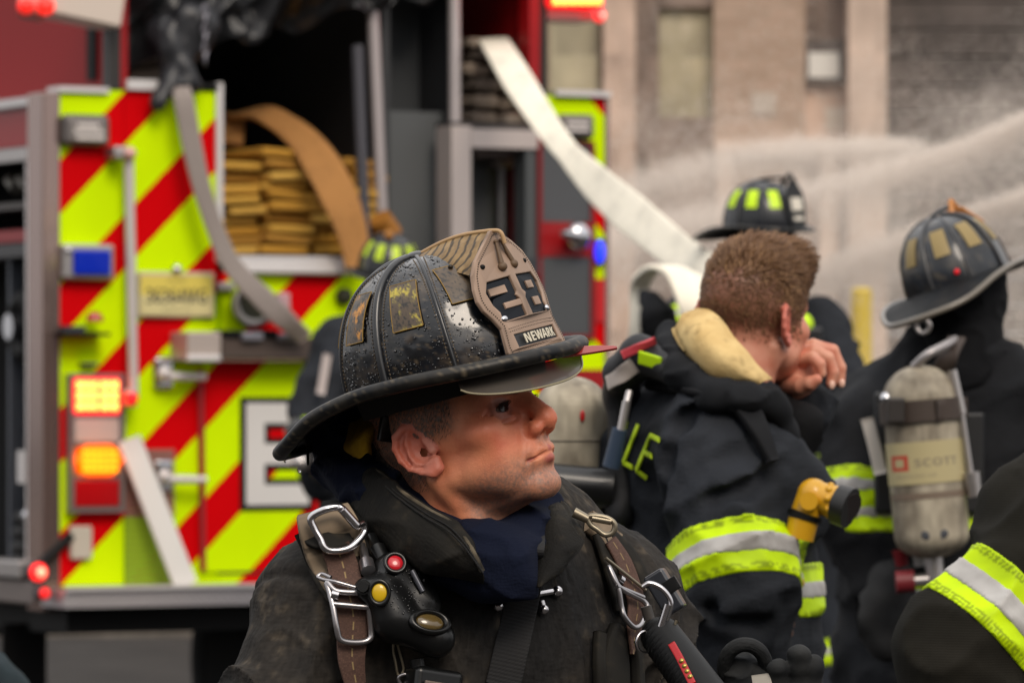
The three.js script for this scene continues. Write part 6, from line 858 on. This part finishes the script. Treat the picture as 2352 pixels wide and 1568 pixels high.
  airTank('weathered grey air cylinder beside the front firefighter\'s face', P(1316, 864, 8.2), P(1312, 1190, 8.2), .0605, null, (g) => { part(g, 'red_glint', new THREE.SphereGeometry(.006, 8, 6).scale(.7, 1.6, .4).translate(P(1338, 955, 8.138).x, P(1338, 955, 8.138).y, -8.138), mat('#b02020', .3)); part(g, 'seam_band', new THREE.TorusGeometry(.0608, .0014, 6, 48).rotateX(1.57).translate(P(1314, 1012, 8.2).x, P(1314, 1012, 8.2).y, -8.2), mat('#544c42', .6)); });
  // chest gear on his right side
  part(h, 'mask_pouch', nets((p) => smin(cone(p, P(1838, 985, 8.05), P(1812, 1050, 8.03), .04, .03), cone(p, P(1800, 930, 8.1), P(1838, 985, 8.05), .02, .03), .03) - .006 * fbm(p.x * 25, p.y * 25, p.z * 25, 3), P(1740, 1120, 8.2), P(1900, 880, 7.9).setZ(-7.92), .006), mat('#0a0a0c', .8, 0, { specularIntensity: .3 }));
  part(h, 'side_strap', strip([P(1800, 1120, 7.96), P(1806, 1240, 7.94), P(1808, 1330, 7.94), P(1804, 1400, 7.95)], [.03, .03, .028, .026], V(.9, 0, .4), .008, 30), mat('#2a1818', .6)); for (const y of [1215, 1262, 1300, 1345]) part(h, 'rivet', ball(P(1812, y, 7.925), .0028), M.chrome);
  part(h, 'clip', new RoundedBoxGeometry(.036, .012, .012, 2, .003).rotateZ(.18).translate(P(1800, 1399, 7.93).x, P(1800, 1399, 7.93).y, -7.93), mat('#a8868a', .35, .7)); const ch = []; for (let i = 0; i < 7; i++) { const p = P(1822 - 2 * i + (i % 2) * 3, 1412 + i * 10, 7.93); ch.push(new THREE.TorusGeometry(.0048, .0014, 6, 12).scale(1, 1.4, 1).rotateY(i % 2 ? 1.3 : .3).translate(p.x, p.y, p.z)); } part(h, 'chain', ch, mat('#b08a7a', .3, .8));
  part(h, 'yellow_tag', ball(P(1836, 1338, 7.95), .009), mat('#c09a20', .5)); part(h, 'lime_tag', new RoundedBoxGeometry(.014, .022, .006, 2, .002).translate(P(1790, 1436, 7.93).x, P(1790, 1436, 7.93).y, -7.93), M.lime);
  const l = thing('flashlight', 'yellow right angle flashlight with black lens ring clipped to the harness', 'flashlight'); const yl = mat('#c69410', .4, 0, { clearcoat: .3 });
  part(l, 'body', [rod(P(1836, 1236, 7.95), P(1846, 1192, 7.95), .022, .024), rod(P(1850, 1178, 7.95), P(1866, 1140, 7.95), .023, .025), ball(P(1868, 1136, 7.95), .0255)], yl); part(l, 'collar_ring', rod(P(1846, 1190, 7.95), P(1850, 1178, 7.95), .0275), M.black); part(l, 'head', [rod(P(1868, 1136, 7.95), P(1922, 1156, 7.94), .023, .027), ...Array.from({ length: 9 }, (_, i) => { const a = i / 9 * 6.283, u = V(0, 1, 0), v = V(-.3, 0, 1).normalize(); const c = P(1908, 1150, 7.94).addScaledVector(u, .023 * Math.cos(a)).addScaledVector(v, .023 * Math.sin(a)); return ball(c, .006, 8, 6); })], yl); part(l, 'lens_ring', rod(P(1922, 1156, 7.94), P(1952, 1166, 7.93), .031, .032), mat('#121212', .4)); part(l, 'lens', rod(P(1952, 1166, 7.93), P(1954, 1167, 7.929), .025), mat('#1c1414', .15, 0, { clearcoat: 1 })); part(l, 'button', rod(P(1858, 1150, 7.925), P(1858, 1150, 7.915), .014), yl);
  l.position.set(-.006, .002, .11); part(h, 'blue_pad', new THREE.SphereGeometry(.02, 14, 10).scale(.7, 1.1, .5).translate(P(1832, 1092, 8.02).x, P(1832, 1092, 8.02).y, -8.02), mat('#1458a8', .4));
}
function coatHit2(x, y, lift, D) { const a = V(0, EYE, 0), r = P(x, y, 10).sub(a).normalize(), p = a.clone().addScaledVector(r, 4); for (let i = 0; i < 260; i++) { const d = D(p) - lift; if (d < .0005) break; p.addScaledVector(r, Math.min(.4, d * .7)); } return p; }
// hood/neck below a helmet and the helmet itself for the firefighters further back
function hooded(m, x, y, d, yaw, pitch, roll, faceCol) { // x, y: pixel of the head centre
  const pose = new THREE.Matrix4().compose(P(x, y, d), new THREE.Quaternion().setFromEuler(new THREE.Euler(pitch, yaw, roll, 'YXZ')), V(.001, .001, .001));
  const D = (p) => { let e = ell(p, 0, 40, -6, 86, 92, 104); e = smin(e, ell(p, 0, -20, 30, 66, 76, 62), 26); e = smin(e, cone(p, V(0, -30, -20), V(0, -150, -30), 72, 84), 30); const w = 1 - Math.abs(vnoise(p.x * .022, p.y * .035, p.z * .022)); return e - 7 * w ** 3; };
  part(m, 'hood', nets(D, V(-125, -215, -140), V(125, 145, 125), 6, (p) => lin('#0e0f12')).applyMatrix4(pose), clothMat('#ffffff', .9, .0006, { vertexColors: true }));
  if (faceCol) part(m, 'face', nets((p) => smax(headD(p) - 1, -(p.z - 40), 8), V(-80, -100, 35), V(80, 60, 125), 4, () => lin(faceCol)).applyMatrix4(pose), mat('#ffffff', .55, 0, { vertexColors: true }));
}
const poseOf = (x, y, d, yaw, pitch, roll) => new THREE.Matrix4().compose(P(x, y, d), new THREE.Quaternion().setFromEuler(new THREE.Euler(pitch, yaw, roll, 'YXZ')), V(.001, .001, .001));
function plainShield(K, h, pose, col) { const s = new THREE.Shape(); [[34, 0], [42, 30], [48, 66], [44, 100], [14, 140]].forEach(([x, y], i) => i ? s.lineTo(x, y) : s.moveTo(x, y)); [[-14, 140], [-44, 100], [-48, 66], [-42, 30], [-34, 0]].forEach(([x, y]) => s.lineTo(x, y)); s.closePath(); const T = new THREE.Matrix4().compose(V(0, 4, 132), new THREE.Quaternion().setFromEuler(new THREE.Euler(-.2, 0, 0)), V(1, 1, 1)); const b = part(h, 'shield', new THREE.ExtrudeGeometry(s, { depth: 4, bevelSize: 1, bevelThickness: 1 }).applyMatrix4(T).applyMatrix4(pose), mat(col, .6)); part(b, 'number_panel', mergeGeometries([new RoundedBoxGeometry(56, 40, 3, 2, 1.4).translate(0, 66, 7), new RoundedBoxGeometry(50, 12, 3, 2, 1.4).translate(0, 22, 7)]).applyMatrix4(T).applyMatrix4(pose), mat('#d9d2c4', .6)); part(h, 'crest_holder', mergeGeometries([rod(V(0, 128, 70), V(0, 162, 98), 10, 5), rod(V(0, 162, 98), V(0, 138, 118), 5, 6)]).applyMatrix4(pose), mat(col, .55)); part(h, 'comb', tubeG([V(0, 137, -30), V(0, 146, 20), V(0, 150, 70)], 5, 20, 8).applyMatrix4(pose), mat('#1a1a1c', .5)); }
{ // man at the right with helmet and air cylinder, seen from behind
  const d = 10.3, yaw = 158 * Math.PI / 180, F = frameOf(2200, d, yaw);
  const m = thing('person', 'helmeted firefighter seen from behind at the far right with a tan air cylinder', 'person');
  hooded(m, 2214, 690, d - .02, 150 * Math.PI / 180, .05, -.12);
  const sL = P(1990, 985, 10.25), eL = P(1975, 1180, 10.2), wL = P(2030, 1345, 10.15), sR = F.at(-.2, 1.56, 0), eR = F.at(-.30, 1.30, -.02), wR = F.at(-.22, 1.1, .15);
  const o = { sh: 1.66, seed: 11, arms: [[sL, eL, wL, .082, .08, .062], [sR, eR, wR]], wide: 1.12, tilt: -.015 }; const fd = coatField(F, o);
  dress(m, F, o, fd, V(.55, .72, -10.75), V(1.42, 1.86, -9.85), .011, ['#111215', '#1f2125']);
  band(m, fd.D, sL, eL, .10, .185, .008, .16); band(m, fd.D, F.at(0, 1.9, 0), F.at(0, .8, 0), .415, .50, .009, .30);
  band(m, (p) => Math.min(fd.D(p), cone(p, P(2080, 1330, 10.12), P(2066, 1400, 10.12), .03, .03)), P(2082, 1318, 10.12), P(2064, 1388, 10.12), .0, .062, .008, .06);
  part(m, 'glove', nets((p) => { const K = [[2000, 1420], [2030, 1380], [2050, 1330], [2075, 1420], [2040, 1470]].map(([x, y]) => P(x, y, 10.12)); let e = 9; for (let i = 0; i < 4; i++) e = smin(e, cone(p, K[i], K[i + 1], .04, .042), .03); return e - .006 * fbm(p.x * 20, p.y * 20, p.z * 20, 3); }, P(1950, 1530, 10.3), P(2140, 1250, 9.9).setZ(-9.95), .009), mat('#101113', .7));
  for (const x of [2068, 2110]) part(m, 'belt_gear', rod(P(x, 1262, 10.05), P(x + 6, 1300, 10.05), .016, .013), mat(x < 2100 ? '#7a1a22' : '#a8a6a4', .4, .3));
  const pose = poseOf(2202, 648, d - .02, 152 * Math.PI / 180, -.15, -.30);
  const K = makeHelmet(pose, false, { label: 'black helmet with worn grey rim and pale patches at the far right', patches: [-158, 158, -118, 118, -77, 77], patch: '#8a7748', edge: '#6d665c', wear: (q) => { const n = fbm(q.x * .02, q.y * .02, q.z * .02, 4), f = fbm(q.x * .1, q.y * .1, q.z * .1, 3); return mix3(mix3(lin('#0d0e11'), lin('#1a212b'), clamp(.5 + 1.6 * n)), lin('#5a5246'), clamp((n + f - .15) * 1.4)); } });
  plainShield(K, K.h, pose, '#b07438'); part(K.brim, 'hanger_ring', new THREE.TorusGeometry(14, 5, 10, 24).translate(K.out(Math.PI).x, K.out(Math.PI).y - 16, K.out(Math.PI).z + 8).applyMatrix4(pose), M.steel);
  for (const a of [-150]) { const q = K.dome(a * Math.PI / 180, .14, 4); part(K.h, 'red_marker', ball(q, 5.5).applyMatrix4(pose), glow('#c01020', '#ff1020', .25)); }
  // cylinder on the back
  const top = P(2108, 838, 9.98), bot = P(2146, 1282, 9.98), r = .0735;
  airTank('long tan air cylinder with a red square mark on the far right back', top, bot, r, null, (g, body, place, L) => {
    const t = canvasTex(512, 128, (c, w, h) => { c.fillStyle = '#aca078'; c.fillRect(0, 0, w, h); c.strokeStyle = '#b0402c'; c.lineWidth = 11; c.strokeRect(202, 44, 36, 36); c.fillStyle = '#7d7460'; c.font = 'bold 34px sans-serif'; c.fillText('SCOTT', 256, 76, 100); c.font = '13px sans-serif'; c.fillText('BREATHING AIR', 210, 108); });
    part(body, 'label', place(new THREE.CylinderGeometry(r + .002, r + .002, .082, 48, 1, true).rotateY(2.75).translate(0, L * .50, 0)), mat('#ffffff', .5, 0, { map: t, side: THREE.DoubleSide }));
    part(body, 'worn_ring', place(new THREE.CylinderGeometry(r + .001, r + .001, .012, 48, 1, true).translate(0, L * .33, 0)), mat('#6d5e50', .6, 0, { side: THREE.DoubleSide })); part(body, 'scuff', place(new THREE.SphereGeometry(.03, 12, 8).scale(.9, .5, .12).translate(-.0, L * .13, r - .004)), mat('#3d4046', .6));
  });
  const h = thing('air_pack_harness', 'brown cylinder band, black back frame and steel tubes on the far right firefighter', 'harness');
  const bandC = top.clone().lerp(bot, .235); part(h, 'cylinder_band', new THREE.CylinderGeometry(r + .008, r + .008, .042, 40, 1).applyQuaternion(new THREE.Quaternion().setFromUnitVectors(V(0, 1, 0), top.clone().sub(bot).normalize())).translate(bandC.x, bandC.y, bandC.z), mat('#3a2f28', .6)); part(h, 'band_buckle', new RoundedBoxGeometry(.035, .05, .02, 2, .005).translate(bandC.x - .055, bandC.y, bandC.z + .075), mat('#26211e', .5)); part(h, 'band_strap', strip([P(2150, 944, 9.9), P(2185, 940, 9.93), P(2218, 936, 9.99)], .04, V(0, 1, 0), .01, 12), mat('#3a2f28', .6));
  part(h, 'back_frame', [box(0, 0, 0, .05, .24, .03, .008).translate(P(2010, 1180, 10.1).x, P(2010, 1180, 10.1).y, -10.13), box(0, 0, 0, .05, .2, .03, .008).translate(P(2205, 1180, 10.1).x, P(2205, 1180, 10.1).y, -10.13)], mat('#131417', .5));
  part(h, 'label_strip', strip([P(1992, 960, 10.02), P(2008, 1020, 10.02), P(2024, 1088, 10.02)], .026, V(.95, .2, .1), .012, 12), mat('#bdb7b0', .45)); part(h, 'steel_tube', [rod(P(2188, 850, 9.95), P(2210, 950, 9.95), .009), rod(P(2210, 950, 9.95), P(2230, 1085, 9.95), .006), rod(P(2230, 1085, 9.95), P(2240, 1140, 9.95), .018, .014)], M.steel); part(h, 'hose', tubeG([P(2100, 842, 9.96), P(2130, 815, 9.94), P(2168, 795, 9.96), P(2195, 780, 10.02)], .0085, 40, 8), mat('#9f9a9a', .4, .5)); part(h, 'shoulder_strap', strip([P(2200, 775, 10.02), P(2178, 820, 9.99), P(2160, 870, 10.02)], .04, V(.9, .2, .3), .008, 20), mat('#3a302b', .7)); part(h, 'lever', ball(P(2036, 915, 9.95), .012), M.chrome);
}
{ // man in the distance behind the crew cut, a hose over the shoulder
  const d = 15.6, yaw = 62 * Math.PI / 180, F = frameOf(1735, d, yaw);
  const m = thing('person', 'distant helmeted firefighter behind the crew cut man, shouldering white hose', 'person');
  hooded(m, 1752, 575, d, 62 * Math.PI / 180, 0, 0, '#8a6a5c');
  const sR = P(1600, 735, 15.4), eR = P(1530, 850, 15.1), wR = P(1480, 730, 14.9), sL = P(1880, 760, 15.5), eL = P(1935, 930, 15.3), wL = P(1985, 1010, 15.1);
  const o = { sh: 1.93, seed: 21, arms: [[sR, eR, wR, .1, .095, .08], [sL, eL, wL, .1, .09, .07]], wide: 1.25 }; const fd = coatField(F, o); F.o.x = P(1740, 900, d).x;
  dress(m, F, o, fd, P(1440, 1600, 16.1).setY(.8), P(2030, 600, 14.6).setZ(-14.7).setY(2.14), .016, ['#14161a', '#24272d']);
  band(m, fd.D, sR, eR, .12, .22, .012, .16); band(m, fd.D, F.at(0, 2.2, 0), F.at(0, .9, 0), .70, .82, .014, .36);
  const lg = P(1905, 1250, 15.4), lf = P(1935, 1600, 15.3); const LD = (p) => cone(p, lg, lf, .12, .11) - .008 * fbm(p.x * 12, p.y * 12, p.z * 12, 3); part(m, 'trousers', nets(LD, P(1820, 1760, 15.6), P(2000, 1150, 15.1).setZ(-15.1), .016, coatCol('#1a1d22', '#2b2f36')), coatM); band(m, LD, lg, lf, .30, .385, .01, .2);
  part(m, 'lime_mark', ball(P(1842, 745, 15.25), .035), M.lime); part(m, 'radio', new RoundedBoxGeometry(.06, .1, .05, 2, .01).translate(P(1868, 790, 15.2).x, P(1868, 790, 15.2).y, -15.25), mat('#1a1b1e', .4)); part(m, 'mask', ball(P(1850, 1075, 15.1), .05), mat('#15161a', .4));
  const pose = poseOf(1752, 520, d, 52 * Math.PI / 180, .04, .04);
  const K = makeHelmet(pose, false, { label: 'small black helmet with round lime patches in the distance', patches: [-77, -38, -118, 38, 77, 118, -158, 158], patch: '#c4ea00', wear: (q) => { const n = fbm(q.x * .02, q.y * .02, q.z * .02, 3); return mix3(lin('#0c0d10'), lin('#1d2028'), clamp(.5 + 1.4 * n)); } }); plainShield(K, K.h, pose, '#17181b');
}
{ // man by the fire truck, mostly behind the helmet in front
  const d = 18.2, yaw = 20 * Math.PI / 180, F = frameOf(905, d, yaw);
  const m = thing('person', 'firefighter beside the truck tray, mostly hidden behind the front helmet', 'person');
  hooded(m, 895, 655, d, -.2, .1, 0, '#7d6052');
  const sR = P(790, 790, 18.1), eR = P(722, 940, 18.0), wR = P(740, 1100, 17.8), sL = P(1010, 790, 18.2), eL = P(1060, 960, 18.1), wL = P(1000, 1100, 17.9);
  const o = { sh: 1.86, seed: 33, arms: [[sR, eR, wR, .1, .092, .075], [sL, eL, wL, .1, .09, .07]], wide: 1.2 }; const fd = coatField(F, o);
  dress(m, F, o, fd, P(640, 1600, 18.7).setY(.8), P(1130, 600, 17.3).setZ(-17.5).setY(2.1), .017, ['#17191d', '#2a2d33']);
  band(m, fd.D, eR, wR, .10, .20, .012, .16); part(m, 'label_strip', strip([P(752, 812, 17.85), P(744, 860, 17.85), P(736, 905, 17.85)], .03, V(.95, .1, .2), .012, 10), mat('#c0b4b0', .5)); part(m, 'red_tab', new RoundedBoxGeometry(.05, .03, .02, 2, .006).translate(P(770, 1000, 17.7).x, P(770, 1000, 17.7).y, -17.7), mat('#b02020', .5));
  part(m, 'mask', nets((p) => smin(cone(p, P(685, 990, 17.75), P(705, 1040, 17.75), .05, .06), cone(p, P(735, 1010, 17.7), P(740, 1090, 17.7), .04, .035), .05), P(620, 1140, 17.9), P(800, 920, 17.5).setZ(-17.55), .014), mat('#16171a', .35, 0, { clearcoat: .5 })); part(m, 'regulator', ball(P(690, 1062, 17.68), .032), M.steel); part(m, 'regulator', ball(P(742, 1060, 17.64), .028), M.steel);
  const pose = poseOf(893, 625, d, 12 * Math.PI / 180, .22, -.05);
  const K = makeHelmet(pose, false, { label: 'black helmet with three lime patches below the tan hose', patches: [-158, -118, -77, -38, 0, 38, 77, 118, 158], patch: '#b6d020', wear: (q) => { const n = fbm(q.x * .02, q.y * .02, q.z * .02, 3); return mix3(lin('#0d0e10'), lin('#202226'), clamp(.5 + 1.4 * n)); } }); part(K.h, 'orange_tab', ball(V(-20, 140, 40), 18).applyMatrix4(pose), mat('#a06a28', .6));
}
{ // near sleeve entering from the lower right corner
  const d = 7.0; const m = thing('person', 'firefighter cut off by the right edge, only a lime banded black sleeve showing', 'person');
  const F = frameOf(2640, d + .12, 200 * Math.PI / 180); const s = P(2530, 1202, 7.0), e = P(2228, 1505, 6.95), w = P(2210, 1830, 6.9);
  const o = { sh: 1.53, seed: 44, arms: [[s, e, w, .1, .098, .08], [F.at(-.2, 1.5, 0), F.at(-.3, 1.2, 0), F.at(-.25, 1, .2)]], wide: 1.05 }; const fd = coatField(F, o);
  const D0 = fd.base; fd.D = (p) => { let q = D0(p); if (Math.abs(q) > .04) return q; const w1 = 1 - Math.abs(vnoise(p.x * 9 - p.y * 6, p.y * 9 + p.x * 5, p.z * 8)); const sn = 1 - Math.abs(Math.sin(p.x * 17 + p.y * 31 + 2.2 * vnoise(p.x * 9, p.y * 9, p.z * 9))); return q - .012 * (w1 ** 3 - .3) - .009 * (sn ** 3 - .25) * (.5 + .5 * vnoise(p.x * 5, p.y * 5, 3)) - .0012 * fbm(p.x * 70, p.y * 70, p.z * 70, 3); };
  const knit = dataTex(64, (x, y) => .5 + .5 * Math.sin(y * 6.283 * 16 + Math.sin(x * 6.283 * 16))); knit.repeat.set(3, 3);
  dress(m, F, o, fd, V(.40, .6, -7.6), V(1.25, 1.72, -6.6), .0075, ['#15140f', '#211f1a']); m.children[0].material = mat('#ffffff', .9, 0, { vertexColors: true, bumpMap: knit, bumpScale: .0003, specularIntensity: .3 });
  band(m, fd.D, s, e, .150, .243, .004, .19); band(m, (p) => Math.max(fd.D(p), -cone(p, s, e, .14, .14)), F.at(0, 1.6, 0), F.at(0, .8, 0), .25, .345, .006, .27);
  hooded(m, 2580, 640, d + .12, 200 * Math.PI / 180, 0, 0);
}
{ // blurred shoulder at the lower left corner
  const d = 9.5; const m = thing('person', 'firefighter cut off at the lower left corner, only a dark teal shoulder in view', 'person'); const F = frameOf(-200, d, 150 * Math.PI / 180);
  const o = { sh: 1.10, seed: 52, arms: [[P(-50, 1600, 9.4), P(-30, 1800, 9.3), P(0, 1950, 9.2)], [F.at(.2, 1.2, 0), F.at(.3, .95, 0), F.at(.25, .8, .2)]], wide: 1.1 }; const fd = coatField(F, o);
  dress(m, F, o, fd, V(-1.5, .3, -10.0), V(-.75, 1.42, -9.1), .012, ['#1c2428', '#2c383d']); hooded(m, -200, 1350, d, 2.6, .5, 0);
}
// repeats of one kind share a group
for (const [n, g] of [['person', 'firefighters at the fire scene'], ['helmet', 'black fire helmets worn by the crew'], ['hose_load', 'folded hose loads in the hose bed'], ['fire_hose', 'loose flat fire hoses pulled off the truck'], ['carabiner', 'silver carabiners on the front firefighter'], ['strap_buckle', 'steel strap buckles on the front harness'], ['work_glove', 'black work gloves at the lower edge'], ['air_cylinder', 'air cylinders on firefighters backs'], ['air_pack_harness', 'air pack harnesses'], ['building', 'street buildings']]) for (const o of scene.children) if (o.userData.category && o.name.replace(/_[0-9]{3}$/, '') === n) o.userData.group = g;
renderer.render(scene, camera);
